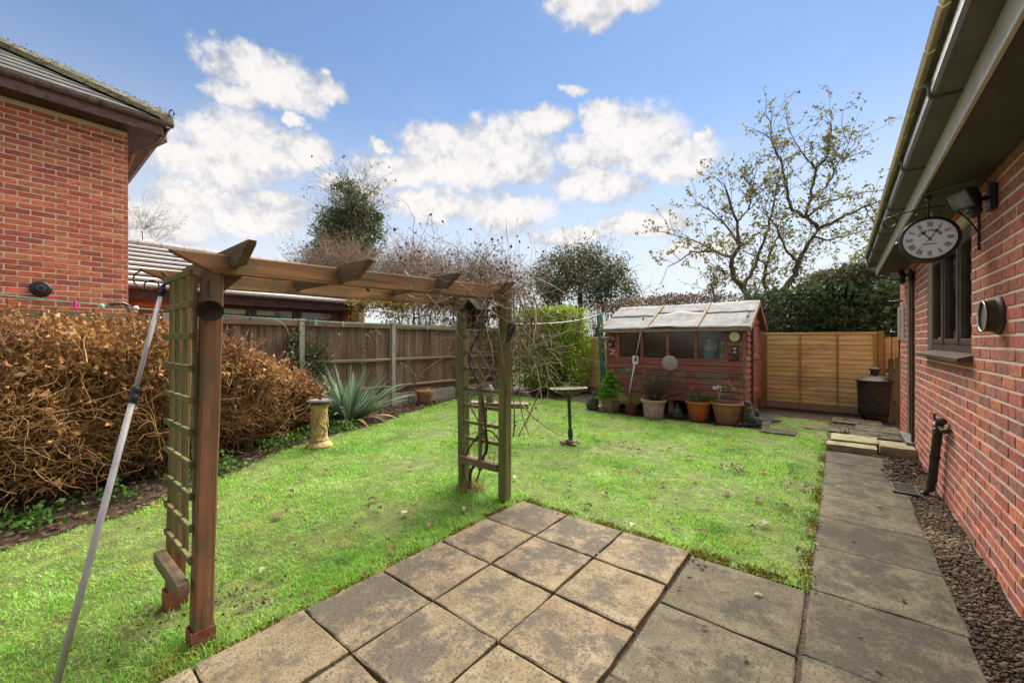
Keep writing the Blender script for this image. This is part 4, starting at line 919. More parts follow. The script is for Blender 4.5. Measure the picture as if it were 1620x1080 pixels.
for k in range(9):
    a, b = k * .29, k * .29 + .17  # gaps show the darker roof, painting in the step shadow below each course
    MB().prism([(LX + .06 - a, 0, 2.40 + a * PT2 + .045), (LX + .06 - b, 0, 2.40 + b * PT2 + .02), (LX + .06 - b, 0, 2.40 + b * PT2 - .01), (LX + .06 - a, 0, 2.40 + a * PT2 + .005)], (0, LY0, 0), (0, LY1 + .05, 0)).build('tile_course', MT['tile_pale'], lr, L0)
for k in range(13):
    MB().tube([(LX - 2.6, LY0 + k * .42, 2.38 + 2.64 * PT2 + .03), (LX - 2.6, LY0 + k * .42 + .41, 2.38 + 2.64 * PT2 + .03)], .11, 10).build('ridge_tile', MT['tile_pale'], lr, L0)

# ------------------------------------------------------------------ close board fence on the left
FXX = -7.55; F0 = (FXX, 3.3, 0)
fen = thing('board_fence', 'weathered brown close board fence with concrete posts along the left side', 'fence', F0)
posts_y = [-4.24, -2.36, -.47, 1.415, 3.29, 5.21, 7.12, 9.03]
bmesh_ = []
for q in range(4):
    m = MB(); rr = random.Random(q)
    m.add([(.0, -.062, 0), (.010, -.062, 0), (.024, .062, 0), (.010, .062, 0), (.0, -.062 + rr.uniform(-.003, .003), 1), (.010, -.062 + rr.uniform(-.003, .003), 1), (.024, .062, 1), (.010, .062, 1)],
          [(3, 2, 1, 0), (4, 5, 6, 7), (0, 1, 5, 4), (1, 2, 6, 5), (2, 3, 7, 6), (3, 0, 4, 7)])
    me = bpy.data.meshes.new('board'); me.from_pydata(m.v, [], m.f); me.materials.append(MT['fence_wood']); bmesh_.append(me)
for i, (ya, yb) in enumerate(zip(posts_y[:-1], posts_y[1:])):
    pn = MB().bbox((FXX + .022, ya + .06, 1.665), (FXX + .062, yb - .06, 1.745), .004).build('panel', MT['fence_rail'], fen, F0)
    for z in (.98, .40):
        MB().prism([(FXX + .026, 0, z), (FXX + .066, 0, z), (FXX + .066, 0, z + .035), (FXX + .026, 0, z + .055)], (0, ya + .06, 0), (0, yb - .06, 0)).build('rail', MT['fence_rail'], pn, F0)
    MB().bbox((FXX - .012, ya + .055, 1.747), (FXX + .058, yb - .055, 1.772), .004).build('capping', MT['fence_rail'], pn, F0)
    y = ya + .11
    while y < yb - .09:
        o = bpy.data.objects.new('board', random.choice(bmesh_)); COL.objects.link(o); o.parent = pn
        o.location = (FXX - .004 - F0[0] + random.uniform(-.002, .002), y - F0[1], .27); o.scale = (1, 1, 1.47); o.rotation_euler = (0, 0, random.uniform(-.02, .02)); y += .1115
    MB().bbox((FXX - .01, ya + .05, -.05), (FXX + .04, yb - .05, .262), .006).build('gravel_board', MT['concrete'], fen, F0)
for y in posts_y:
    MB().prism([(FXX - .05, y - .05, 0), (FXX + .078, y - .044, 0), (FXX + .078, y + .044, 0), (FXX - .05, y + .05, 0)], (0, 0, -.05), (0, 0, 1.80)).build('post', MT['concrete'], fen, F0)

# ------------------------------------------------------------------ lap fence across the back
BY = 10.2; K0 = (-1.0, BY, 0)
lap = thing('lap_fence', 'honey coloured overlapping board fence across the back of the garden', 'fence', K0)
def lap_panel(x0, x1, z0, z1):
    pn = MB().bbox((x0, BY - .03, z1 - .03), (x1, BY + .03, z1 + .012), .004).build('panel', MT['lap_wood'], lap, K0)
    n = 15; h = (z1 - .03 - z0 - .12) / n
    for k in range(n):
        za = z0 + .12 + k * h; s = MB(); seg = 12; top = []; vs = []
        ph = random.uniform(0, 6); am = random.uniform(.003, .009)
        for q in range(seg + 1):
            x = x0 + (x1 - x0) * q / seg; w = am * math.sin(q * .9 + ph) + random.uniform(-.002, .002)
            vs += [(x, BY - .022, za + w - .012), (x, BY - .006, za + h + .012), (x, BY + .004, za + h + .012), (x, BY - .008, za + w - .012)]
        fs = []
        for q in range(seg):
            for e in range(4): fs.append((q * 4 + e, q * 4 + (e + 1) % 4, q * 4 + 4 + (e + 1) % 4, q * 4 + 4 + e))
        s.add(vs, [tuple(reversed(f)) for f in fs]); s.build('slat', MT['lap_wood'], pn, K0)
    for x in (x0 + .02, x0 + (x1 - x0) * .34, x0 + (x1 - x0) * .67, x1 - .05):
        MB().bbox((x, BY - .045, z0 + .02), (x + .03, BY - .024, z1 - .032), .003).build('batten', MT['lap_post'], pn, K0)
    MB().bbox((x0, BY - .03, z0 - .02), (x1, BY - .005, z0 + .125), .003).build('base_board', MT['brown_pot'], pn, K0)
lap_panel(-1.25, .55, .02, 1.56); lap_panel(-3.17, -1.35, .02, 1.56); lap_panel(-5.6, -3.27, .02, 1.50); lap_panel(-7.45, -5.72, .02, 1.50)
for x in (-1.3, .60, -3.22, -5.66): MB().bbox((x - .045, BY - .05, -.05), (x + .045, BY + .05, 1.58 if x > -2 else 1.52), .006).build('post', MT['lap_post'], lap, K0)
for x in (.70, .80): MB().bbox((x - .045, BY + .03, -.02), (x + .045, BY + .05, 1.47), .004).build('end_board', MT['lap_wood'], lap, K0)
pf = thing('picket_panel', 'short green stained picket panel at the far house corner', 'fence', (.9, 9.55, 0))
for k in range(6):
    x = .69 + k * .085
    MB().prism([(x - .036, 0, 0), (x + .036, 0, 0), (x + .036, 0, 1.09 + .02 * (k % 2)), (x, 0, 1.12 + .02 * (k % 2)), (x - .036, 0, 1.09 + .02 * (k % 2))], (0, 9.54, -.01), (0, 9.558, -.01)).build('picket', MT['arch_green'], pf, (.9, 9.55, 0))
for z in (.3, .85): MB().box((.62, 9.559, z), (1.2, 9.59, z + .07)).build('rail', MT['arch_green'], pf, (.9, 9.55, 0))

# ------------------------------------------------------------------ incinerator
ib = Vector((.49, 9.68, .03)); inc = thing('incinerator_bin', 'dark brown metal garden incinerator with a conical lid by the back fence', 'bin', tuple(ib))
smooth_angle(MB().lathe([(.265, .06), (.272, .07), (.275, .2), (.282, .205), (.282, .22), (.277, .225), (.292, .55), (.30, .555), (.30, .575), (.292, .58), (.296, .64), (.31, .645), (.31, .665), (.28, .665)], ib, 36, k=.84).build('drum', MT['bin_metal'], inc, ib), 40)
lid = smooth_angle(MB().lathe([(.315, .655), (.33, .66), (.33, .675), (.30, .69), (.20, .735), (.09, .765), (.07, .77), (.07, .84), (.09, .845), (.10, .875), (.06, .90), (0, .905)], ib, 36, k=.84).build('lid', MT['bin_metal'], inc, ib), 40)
MB().tube([ib + Vector((.14, -.12, .76)), ib + Vector((.15, -.14, .80)), ib + Vector((.22, -.10, .80)), ib + Vector((.24, -.07, .735))], .009, 8).build('handle', MT['steel'], lid, ib, True)
for a in (.3, 2.4, 4.5): MB().tube([ib + Vector((.20 * math.cos(a), .20 * math.sin(a), -.03)), ib + Vector((.205 * math.cos(a), .205 * math.sin(a), .08))], .018, 8).build('leg', MT['bin_metal'], inc, ib)

# ------------------------------------------------------------------ shed
SX0, SX1, SY0, SY1, SZ0, SEV, SRG = -3.86, -1.28, 8.05, 9.82, .26, 1.66, 2.12
S0 = (-2.57, 8.9, 0); SYM = (SY0 + SY1) / 2
shed = thing('garden_shed', 'weathered red timber shed with four windows and grey felt roof', 'shed', S0)
for xa in (SX0 + .03, SX1 - .12, -2.6): MB().box((xa, SY0 + .03, .0), (xa + .09, SY1 - .03, SZ0)).build('bearer', MT['brown_pot'], shed, S0)
MB().box((SX0 + .02, SY0 + .02, SZ0 + .002), (SX1 - .02, SY1 - .02, SZ0 + .03)).build('floor', MT['brown_pot'], shed, S0)
MB().box((SX0 + .02, SY1 - .03, SZ0 + .03), (SX1 - .02, SY1 - .012, SEV)).box((SX0 + .02, SY0 + .1, SZ0 + .03), (SX0 + .04, SY1 - .03, SEV)).build('inner_wall', MT['interior'], shed, S0)
WZ0, WZ1 = 1.055, 1.575; wx0, wx1 = SX0 + .24, SX1 - .29
def clad_front(x0, x1, z, mat, h=.112):
    m = MB(); m.prism([(0, SY0 - .004, z + .004), (0, SY0 - .022, z + .006), (0, SY0 - .020, z + h * .74), (0, SY0 - .008, z + h - .002), (0, SY0 - .002, z + h)], (x0, 0, 0), (x1, 0, 0))
    return m.build('board', mat, shed, S0)
z = SZ0; k = 0
while z < WZ0 - .05:
    xm = SX0 + (SX1 - SX0) * random.uniform(.42, .6)
    hh = (WZ0 - SZ0) / 7
    low = k < 5
    clad_front(SX0, SX1, z, MT['shed_worn'] if low else MT['shed_red'], hh); z += hh; k += 1
for (a, b) in ((SX0, wx0 - .03), (wx1 + .03, SX1)):
    z = WZ0
    for q in range(5): clad_front(a, b, z, MT['shed_red'] if q else MT['shed_worn'], (SEV - WZ0 - .01) / 5); z += (SEV - WZ0 - .01) / 5
MB().bbox((SX0 - .012, SY0 - .03, SZ0 - .01), (SX0 + .03, SY0 + .01, SEV - .01), .003).build('corner_post', MT['shed_red'], shed, S0)
MB().bbox((SX1 - .03, SY0 - .03, SZ0 - .01), (SX1 + .022, SY0 - .001, SEV - .01), .003).build('corner_post', MT['shed_red'], shed, S0)
wfr = MB(); wfr.bbox((wx0 - .035, SY0 - .028, WZ0 - .03), (wx1 + .035, SY0 + .03, WZ0 + .012), .003); wfr.bbox((wx0 - .035, SY0 - .024, WZ1), (wx1 + .035, SY0 + .03, SEV - .005), .003)
wfo = wfr.build('window_frame', MT['shed_red'], shed, S0)
wn = 4; ww = (wx1 - wx0) / wn
for i in range(wn + 1):
    x = wx0 + i * ww; MB().bbox((x - .026, SY0 - .026, WZ0 + .013), (x + .026, SY0 + .028, WZ1 - .001), .003).build('mullion', MT['shed_red'], wfo, S0)
for i in range(wn):
    MB().box((wx0 + i * ww + .027, SY0 + .002, WZ0 + .013), (wx0 + (i + 1) * ww - .027, SY0 + .006, WZ1 - .002)).build('pane', MT['dirty_glass'], wfo, S0)
# gable side towards the house: boards, window slot, door
def gable_top(y): return SEV + (SRG - SEV) * (1 - abs(y - SYM) / (SYM - SY0 + .12)) - .03
def side_board(y0, y1, z0, z1, x=SX1):
    za0, za1 = min(z1, gable_top(y0)), min(z1, gable_top(y1))
    if za0 <= z0 + .01 and za1 <= z0 + .01: return
    poly = [(0, y0, z0 + .004), (0, y1, z0 + .004), (0, y1, max(za1, z0 + .006)), (0, y0, max(za0, z0 + .006))]
    m = MB(); vs = [(x + .018, *p[1:]) for p in poly[:2]] + [(x + .004, *p[1:]) for p in poly[2:]] + [(x - .004, *p[1:]) for p in poly]
    m.add(vs, [(0, 1, 2, 3), (7, 6, 5, 4), (0, 4, 5, 1), (1, 5, 6, 2), (2, 6, 7, 3), (3, 7, 4, 0)]); m.build('board', MT['shed_red'], shed, S0)
dy0, dy1 = SY0 + .62, SY0 + 1.28
k = 0; z = SZ0
while z < SRG - .1:
    if z < 1.98:
        if 1.15 < z < 1.5: side_board(SY0 + .16, dy0 - .01, z, z + .112)
        else: side_board(SY0 + .002, dy0 - .01, z, z + .112)
        side_board(dy1 + .01, SY1, z, z + .112)
    z += .112
MB().box((SX1 - .004, SY0 + .03, 1.15), (SX1 + .002, SY0 + .15, 1.52)).build('side_pane', MT['dirty_glass'], shed, S0)
m = MB(); m.box((SX1 + .0, dy0, SZ0), (SX1 + .025, dy1, 1.94))
door = m.build('door', MT['shed_red'], shed, S0)
for z in (.4, 1.05, 1.72): MB().bbox((SX1 + .0255, dy0 + .02, z), (SX1 + .043, dy1 - .02, z + .09), .003).build('ledge', MT['shed_red'], door, S0)
MB().bbox((SX1 + .0255, dy0 - .05, SZ0), (SX1 + .05, dy0 - .002, 1.94), .003).build('door_post', MT['shed_red'], shed, S0)
MB().box((SX1 + .044, dy0 + .06, 1.2), (SX1 + .05, dy0 + .16, 1.24)).build('hasp', MT['dark_iron'], door, S0)
MB().add([(SX1 - .01, SY0, SEV - .02), (SX1 - .01, SY1, SEV - .02), (SX1 - .01, SYM, SRG - .04)], [(0, 1, 2)]).add([(SX0 + .01, SY0, SEV - .02), (SX0 + .01, SYM, SRG - .04), (SX0 + .01, SY1, SEV - .02)], [(0, 1, 2)]).add([(SX0, SY0, SZ0), (SX0, SY0, SEV), (SX0, SY1, SEV), (SX0, SY1, SZ0)], [(0, 1, 2, 3)]).build('end_lining', MT['shed_worn'], shed, S0)
# roof
RX0, RX1 = SX0 - .10, SX1 + .10; ED = SY0 - .12; EZ = SEV + (SRG - SEV) * (-.0) - .02
def rz(y): return EZ + (SRG + .02 - EZ) * (y - ED) / (SYM - ED)
rb = MB().prism([(0, ED, EZ), (0, SYM, SRG + .02), (0, 2 * SYM - ED, EZ), (0, 2 * SYM - ED, EZ - .018), (0, SYM, SRG), (0, ED, EZ - .018)], (RX0, 0, 0), (RX1, 0, 0)).build('roof', MT['brown_pot'], shed, S0)
def felt(x0, x1, y0, y1, lift, name='felt_sheet'):
    m = MB(); nx, ny = 14, 8; vs = []
    for i in range(nx + 1):
        for j in range(ny + 1):
            x = x0 + (x1 - x0) * i / nx; y = y0 + (y1 - y0) * j / ny
            zz = rz(y) + lift + .005 * math.sin(x * 5 + y * 3) * math.sin(j * .9) + .003 * math.sin(x * 17)
            vs.append((x, y, zz))
    m.add(vs, [(i * (ny + 1) + j, (i + 1) * (ny + 1) + j, (i + 1) * (ny + 1) + j + 1, i * (ny + 1) + j + 1) for i in range(nx) for j in range(ny)])
    o = m.build(name, MT['felt'], rb, S0, True); md = o.modifiers.new('thick', 'SOLIDIFY'); md.thickness = .004; md.offset = 1
    return o
b1, b2 = RX0 + .98, RX0 + 1.92
felt(RX0 - .01, b1, ED - .02, ED + .58, .008); felt(RX0 - .01, b1, ED + .52, SYM + .02, .020)
felt(b2, RX1 + .01, ED - .02, ED + .62, .008); felt(b2, RX1 + .01, ED + .56, SYM + .02, .020)
fm = felt(b1, b2, ED - .03, ED + .60, .014); felt(b1, b2, ED + .66, SYM + .02, .012)
for v in fm.data.vertices:                # the loose torn middle sheet
    xw = v.co.x + S0[0]; yw = v.co.y + S0[1]
    v.co.z += .05 * math.exp(-((xw - b1 - .48) / .22) ** 2) * max(0, (yw - ED) / .6) ** 2 + .03 * math.exp(-((xw - b1 - .35) / .3) ** 2) * max(0, 1 - (yw - ED) / .2)
for x in (b1, b2): MB().beam((x, ED - .025, rz(ED - .025) + .03), (x, SYM, rz(SYM) + .03), .045, .022).build('batten', MT['batten'], rb, S0)
for x, mm in ((RX0 - .01, 'batten'), (RX1 + .002, 'batten')):
    MB().beam((x, ED - .03, rz(ED - .03) - .022), (x, SYM, rz(SYM) - .022), .022, .085).build('barge_board', MT[mm], rb, S0)
    MB().beam((x, 2 * SYM - ED + .03, rz(ED - .03) - .022), (x, SYM, rz(SYM) - .022), .022, .085).build('barge_board', MT['shed_red'], rb, S0)
MB().bbox((RX0, ED - .014, EZ - .065), (RX1, ED + .012, EZ - .012), .003).build('eaves_board', MT['batten'], rb, S0)

# things on and in the shed
def jug(x, label):
    b = (x, SY0 + .125, WZ0 + .012); t = thing('plastic_jug', label, 'jug', b)
    smooth_angle(MB().lathe([(.09, .002), (.095, .02), (.097, .16)], b, 24).build('liquid', MT['bluewater'], t, b), 40)
    smooth_angle(MB().lathe([(.097, .1605), (.096, .20), (.085, .25), (.045, .285), (.03, .30), (.03, .315)], b, 24).build('body', MT['paleplastic'], t, b), 40)
    MB().lathe([(.034, .315), (.034, .35), (.03, .355)], b, 16).build('cap', MT['white'], t, b)
    MB().tube([(x + .05, b[1] - .02, b[2] + .28), (x + .11, b[1] - .03, b[2] + .27), (x + .12, b[1] - .03, b[2] + .2), (x + .10, b[1] - .03, b[2] + .15)], .013, 8).build('handle', MT['paleplastic'], t, b, True)
MB().box((wx0, SY0 + .035, WZ0 - .02), (wx1, SY0 + .28, WZ0 + .011)).build('window_shelf', MT['brown_pot'], shed, S0)
jug(wx0 + 3 * ww + .20, 'pale plastic jug half full of blue liquid behind the shed window')
b = (wx1 - .08, SY0 + .10, WZ0 + .012); t = thing('spray_bottle', 'slim green and white bottle behind the right end shed pane', 'bottle', b)
smooth_angle(MB().lathe([(.042, .0), (.045, .01), (.045, .10)], b, 18).build('base', MT['paleplastic'], t, b), 40)
smooth_angle(MB().lathe([(.0455, .1005), (.0455, .25), (.03, .28)], b, 18).build('label_band', MT['greenlabel'], t, b), 40)
MB().lathe([(.04, .28), (.04, .31), (.02, .315)], b, 16).build('cap', MT['white'], t, b)
b = Vector((SX1 - .155, SY0 - .024, 1.475)); t = thing('wall_thermometer', 'round yellow dial in a dark rim on the shed front', 'thermometer', tuple(b))
smooth_angle(MB().lathe([(.09, 0), (.10, .0), (.105, .02), (.095, .035), (.086, .03)], b, 32, (0, -1, 0)).build('rim', MT['dark_iron'], t, b), 40)
MB().lathe([(.087, .03), (.085, .032)], b, 32, (0, -1, 0)).build('dial', MT['dial'], t, b)
ii = MB()
for k in range(24):
    a = R(-135 + 270 * k / 23); ii.beam(b + Vector((math.sin(a) * .066, -.0335, math.cos(a) * .066)), b + Vector((math.sin(a) * .076, -.0335, math.cos(a) * .076)), .003, .001, (0, 1, 0))
ii.beam(b + Vector((0, -.034, -.03)), b + Vector((.004, -.034, .06)), .005, .001, (0, 1, 0)); ii.build('needle', MT['ink'], t, b)
b = Vector((SX1 - .15, SY0 - .024, 1.06)); t = thing('door_knocker_plate', 'narrow dark ornamental plate below the round yellow dial', 'plate', tuple(b))
MB().bbox((b.x - .055, b.y - .018, b.z), (b.x + .055, b.y, b.z + .26), .004).build('plate', MT['dark_iron'], t, b)
q = MB().box((b.x - .03, b.y - .03, b.z + .205), (b.x + .03, b.y - .018, b.z + .22)).box((b.x - .03, b.y - .03, b.z + .13), (b.x + .03, b.y - .018, b.z + .142)).tube([(b.x, b.y - .026, b.z + .142), (b.x, b.y - .026, b.z + .205)], .009, 8)
q.build('spindle', MT['steel'], t, b)
b = Vector((SX0 + .10, SY0 - .022, 1.28)); t = thing('bird_house', 'tiny dark wooden bird house on the left end of the shed', 'bird house', tuple(b))
MB().prism([(b.x - .06, 0, b.z), (b.x + .06, 0, b.z), (b.x + .07, 0, b.z + .16), (b.x, 0, b.z + .215), (b.x - .07, 0, b.z + .16)], (0, b.y - .10, 0), (0, b.y, 0)).build('box', MT['dark_iron'], t, b)
MB().beam((b.x - .10, b.y - .06, b.z + .14), (b.x + .004, b.y - .06, b.z + .228), .14, .012, (-.6, 0, .7)).beam((b.x + .10, b.y - .06, b.z + .14), (b.x - .004, b.y - .06, b.z + .228), .14, .012, (.6, 0, .7)).build('roof', MT['batten'], t, b)
MB().box((b.x - .04, b.y - .106, b.z + .02), (b.x + .04, b.y - .101, b.z + .07)).build('front_slot', MT['batten'], t, b)
b = Vector((-2.55, SY0 - .024, .97)); t = thing('sun_plaque', 'round pale stone plaque of leaf shapes hung under the shed windows', 'plaque', tuple(b))
smooth_angle(MB().lathe([(.0, 0), (.145, .0), (.15, .015), (.13, .035), (.09, .05), (.0, .06)], b, 36, (0, -1, 0), jit=.03).build('disc', MT['pale_stone'], t, b), 60)
pm = MB()
for k in range(40):
    a = k * 2.4; rr = .135 * math.sqrt((k + .5) / 40); pm.lathe([(.0, 0), (.018, .004), (.012, .018), (0, .022)], b + Vector((rr * math.cos(a), -.056 + rr * rr * 1.5, rr * math.sin(a))), 7, (math.cos(a) * .3, -1, math.sin(a) * .3))
pm.build('leaf_relief', MT['pale_stone'], t, b)
tag(MB().bbox((-3.30, SY0 - .04, .93), (-3.18, SY0 - .023, 1.10), .005).build('notice_plate', MT['white'], None, (-3.24, SY0 - .03, .93)), 'small blank white plate on the shed boards', 'plate')
gb = Vector((-4.02, 7.98, 0)); t = thing('line_post', 'wooden post wrapped in green netting at the shed corner', 'post', tuple(gb))
MB().tube([gb + Vector((.10, 0, 0)), gb + Vector((.02, 0, 1.2)), gb + Vector((0, 0, 2.08))], .035, 10).build('post', MT['batten'], t, gb, True)
wr = MB()
for k in range(6):
    aa = k / 6 * 6.28; wr.tube([gb + Vector((.10 - .10 * q / 12 + .05 * math.cos(aa + q * .5), .05 * math.sin(aa + q * .5), .35 + q * .138)) for q in range(13)], .014, 5)
wr.build('netting', MT['net_green'], t, gb, True)

# ------------------------------------------------------------------ pots and ornaments in front of the shed
def pot_at(u, v): return on_ground(u, v, .0)
def plant_mass(t, base, name, vq, mat): 
    o = mass(name, vq, mat, t, base); o.location = (0, 0, 0); return o
# hexagonal planter with dwarf conifer
p = pot_at(966, 650); t = thing('planter', 'brown hexagonal planter holding a dwarf conifer beside the shed', 'planter', tuple(p))
MB().lathe([(.15, .0), (.225, .24), (.25, .25), (.255, .285), (.225, .285), (.21, .22)], p, 6).build('pot', MT['brown_pot'], t, p)
MB().lathe([(.0, .23), (.215, .235)], p, 6).build('soil', MT['soil'], t, p)
n = 5200; hh = RNG.random(n) ** 1.3; rad = (.235 * (1 - hh) ** .85 + .012) * (.72 + .28 * np.sqrt(RNG.random(n))) * (1 + .16 * np.sin(hh * 40)); a = RNG.uniform(0, 6.28, n); rad *= 1 + .10 * np.sin(a * 5 + hh * 20)
cp = np.stack([p.x + rad * np.cos(a), p.y + rad * np.sin(a), p.z + .25 + hh * .53], 1); cd = np.stack([np.cos(a), np.sin(a), np.full(n, .5)], 1)
plant_mass(t, p, 'conifer', leaves(cp, .045, RNG, .3, cd, .7), MT['conifer'])
MB().tube([p + Vector((0, 0, .22)), p + Vector((0, 0, .62))], .014, 6).build('stem', MT['bark'], t, p)
# maroon pot with dry grass
p = pot_at(1000, 655); t = thing('plant_pot', 'small maroon pot with a tuft of dry grass', 'pot', tuple(p))
smooth_angle(MB().lathe([(.085, 0), (.115, .155), (.125, .16), (.125, .19), (.11, .19), (.10, .15)], p, 24).build('pot', MT['maroon_pot'], t, p), 40)
n = 420; a = RNG.uniform(0, 6.28, n); st = np.stack([p.x + .06 * np.cos(a), p.y + .06 * np.sin(a), np.full(n, p.z + .15)], 1); dd = np.stack([np.cos(a) * .55, np.sin(a) * .55, np.full(n, 1.0)], 1)
v, q, _, _ = twigs(st, dd, RNG.uniform(.2, .42, n), .0035, 5, 3, .10, .18); plant_mass(t, p, 'grass_tuft', (v, q), MT['straw'])
# fluted pale pot with bare shrub
p = pot_at(1034, 659); t = thing('plant_pot', 'fluted pale clay pot with a leafless brown shrub', 'pot', tuple(p)); m = MB(); n = 56; o_ = len(m.v)
for (r_, h_, fl_) in ((.165, 0, .012), (.20, .27, .012), (.205, .275, 0), (.228, .28, 0), (.23, .32, 0), (.205, .325, 0), (.19, .26, 0)):
    for k in range(n):
        aa = 2 * math.pi * k / n; rr = r_ - (fl_ if k % 2 else 0); m.v.append(tuple(p + Vector((rr * math.cos(aa), rr * math.sin(aa), h_))))
for i in range(6):
    for k in range(n): m.f.append((i * n + k, i * n + (k + 1) % n, (i + 1) * n + (k + 1) % n, (i + 1) * n + k))
m.build('pot', MT['pale_pot'], t, p); MB().lathe([(.0, .25), (.195, .26)], p, 24).build('soil', MT['soil'], t, p)
n = 90; a = RNG.uniform(0, 6.28, n); st = np.stack([p.x + .05 * np.cos(a) + .02, p.y + .05 * np.sin(a), np.full(n, p.z + .25)], 1)
v1, q1, pts, ds = twigs(st, np.stack([np.cos(a) * .45 + .12, np.sin(a) * .45, np.full(n, 1.0)], 1), RNG.uniform(.35, .62, n), .004, 6, 3, .16)
sp = pts[:, 2:].reshape(-1, 3); sdv = ds[:, 2:].reshape(-1, 3); sp = np.repeat(sp, 3, 0); sdv = np.repeat(sdv, 3, 0)
v2, q2, p2, _ = twigs(sp, sdv + RNG.normal(size=sp.shape) * .6, RNG.uniform(.08, .2, len(sp)), .0016, 3, 3, .2)
lv = leaves(p2[:, 3], .022, RNG, .5); plant_mass(t, p, 'shrub', merge((v1, q1), (v2, q2), lv), MT['vine_dark'])
# orange pot
p = pot_at(1105, 664); t = thing('plant_pot', 'bright orange plastic pot with a few green shoots', 'pot', tuple(p))
smooth_angle(MB().lathe([(.15, 0), (.155, .005), (.195, .29), (.215, .295), (.218, .33), (.205, .335), (.195, .335), (.185, .27)], p, 32).build('pot', MT['orange_pot'], t, p), 40)
MB().lathe([(.0, .28), (.186, .285)], p, 24).build('soil', MT['soil'], t, p)
n = 60; a = RNG.uniform(0, 6.28, n); r_ = .16 * np.sqrt(RNG.random(n)); st = np.stack([p.x + r_ * np.cos(a), p.y + r_ * np.sin(a), np.full(n, p.z + .28)], 1)
v, q, pts, _ = twigs(st, np.stack([np.cos(a) * .3, np.sin(a) * .3, np.ones(n)], 1), RNG.uniform(.06, .2, n), .004, 3, 3, .2); plant_mass(t, p, 'shoots', merge((v, q), leaves(np.repeat(pts[:, 3], 3, 0), .05, RNG, .4, up=.4)), MT['weed'])
# terracotta bowl
p = pot_at(1151, 669); t = thing('plant_pot', 'wide terracotta bowl of bare soil with a pale dried flower stem', 'pot', tuple(p))
smooth_angle(MB().lathe([(.165, 0), (.17, .01), (.235, .26), (.228, .27), (.245, .315), (.265, .32), (.268, .35), (.25, .355), (.235, .35), (.22, .29)], p, 36).build('pot', MT['terracotta'], t, p), 35)
MB().lathe([(.0, .33), (.12, .33), (.226, .30)], p, 24, jit=.05).build('soil', MT['soil'], t, p)
sv = MB().tube([p + Vector((-.12, -.02, .3)), p + Vector((-.13, -.02, .46)), p + Vector((-.14, -.03, .58))], [.012, .011, .01], 7); sv.build('dried_stem', MT['straw'], t, p, True)
plant_mass(t, p, 'flower_head', leaves(np.array(p + Vector((-.15, -.04, .60)))[None] + RNG.normal(size=(60, 3)) * np.array([.035, .03, .02]), .03, RNG, .7), MT['white'])
plant_mass(t, p, 'shoots', leaves(np.array(p + Vector((-.22, -.02, .38)))[None] + RNG.normal(size=(40, 3)) * np.array([.04, .03, .05]), .06, RNG, .35, up=.8), MT['weed'])
def stone_figure(p, label, mat, blobs, name='stone_figure', cat='statue'):
    m = MB()
    for (x, y, z, rx, ry, rz_) in blobs:
        n_, k_ = 12, 8; c = p + Vector((x, y, z)); o = len(m.v)
        for i in range(k_ + 1):
            ph = math.pi * i / k_
            for j in range(n_):
                th = 2 * math.pi * j / n_; m.v.append((c.x + rx * math.sin(ph) * math.cos(th), c.y + ry * math.sin(ph) * math.sin(th), c.z + rz_ * math.cos(ph)))
        for i in range(k_):
            for j in range(n_): m.f.append((o + i * n_ + j, o + (i + 1) * n_ + j, o + (i + 1) * n_ + (j + 1) % n_, o + i * n_ + (j + 1) % n_))
    ob = m.build(name, mat, None, tuple(p)); md = ob.modifiers.new('r', 'REMESH'); md.mode = 'VOXEL'; md.voxel_size = .011; md.use_smooth_shade = True
    return tag(ob, label, cat)
p = pot_at(1188, 673); stone_figure(p, 'dark mossy stone figure seated at the right end of the pots', MT['mossy_stone'],
    [(0, 0, .03, .16, .13, .045), (-.03, 0, .15, .11, .10, .13), (-.05, 0, .26, .085, .08, .09), (-.05, -.01, .345, .058, .055, .06), (.08, -.04, .10, .09, .06, .06), (.10, -.05, .06, .06, .07, .05), (.03, -.09, .12, .04, .05, .09), (-.06, -.02, .385, .045, .045, .03), (.07, .03, .2, .05, .05, .08)])
p = pot_at(938, 648); stone_figure(p, 'small dark stone figure beside the hexagonal planter', MT['mossy_stone'],
    [(0, 0, .04, .13, .12, .05), (0, 0, .14, .12, .11, .12), (.03, 0, .24, .08, .08, .08), (.04, 0, .33, .055, .055, .06), (-.06, -.05, .10, .07, .07, .06), (.05, .0, .385, .03, .03, .03)])
p = pot_at(1072, 661); stone_figure(p, 'tiny mossy stone ornament between the pale pot and the orange pot', MT['mossy_stone'],
    [(0, 0, .05, .09, .08, .06), (0, -.01, .12, .075, .07, .06), (0, 0, .19, .04, .04, .05), (0, 0, .235, .025, .025, .03)])
p0, p1 = on_ground(990, 649), at(1018, 502, 8.1)
t = thing('leaning_pole', 'thin silver telescopic pole leaning against the shed front', 'pole', tuple(p0)); pm_ = p0.lerp(p1, .55)
MB().tube([p0, pm_], .013, 8).build('lower_tube', MT['white'], t, p0, True); MB().tube([pm_, p0.lerp(p1, .97)], .0105, 8).build('upper_tube', MT['steel'], t, p0, True); MB().tube([p0.lerp(p1, .53), p0.lerp(p1, .575)], .016, 8).build('collar', MT['black'], t, p0, True); MB().tube([p0.lerp(p1, .97), p1], .014, 8).build('tip', MT['black'], t, p0, True)

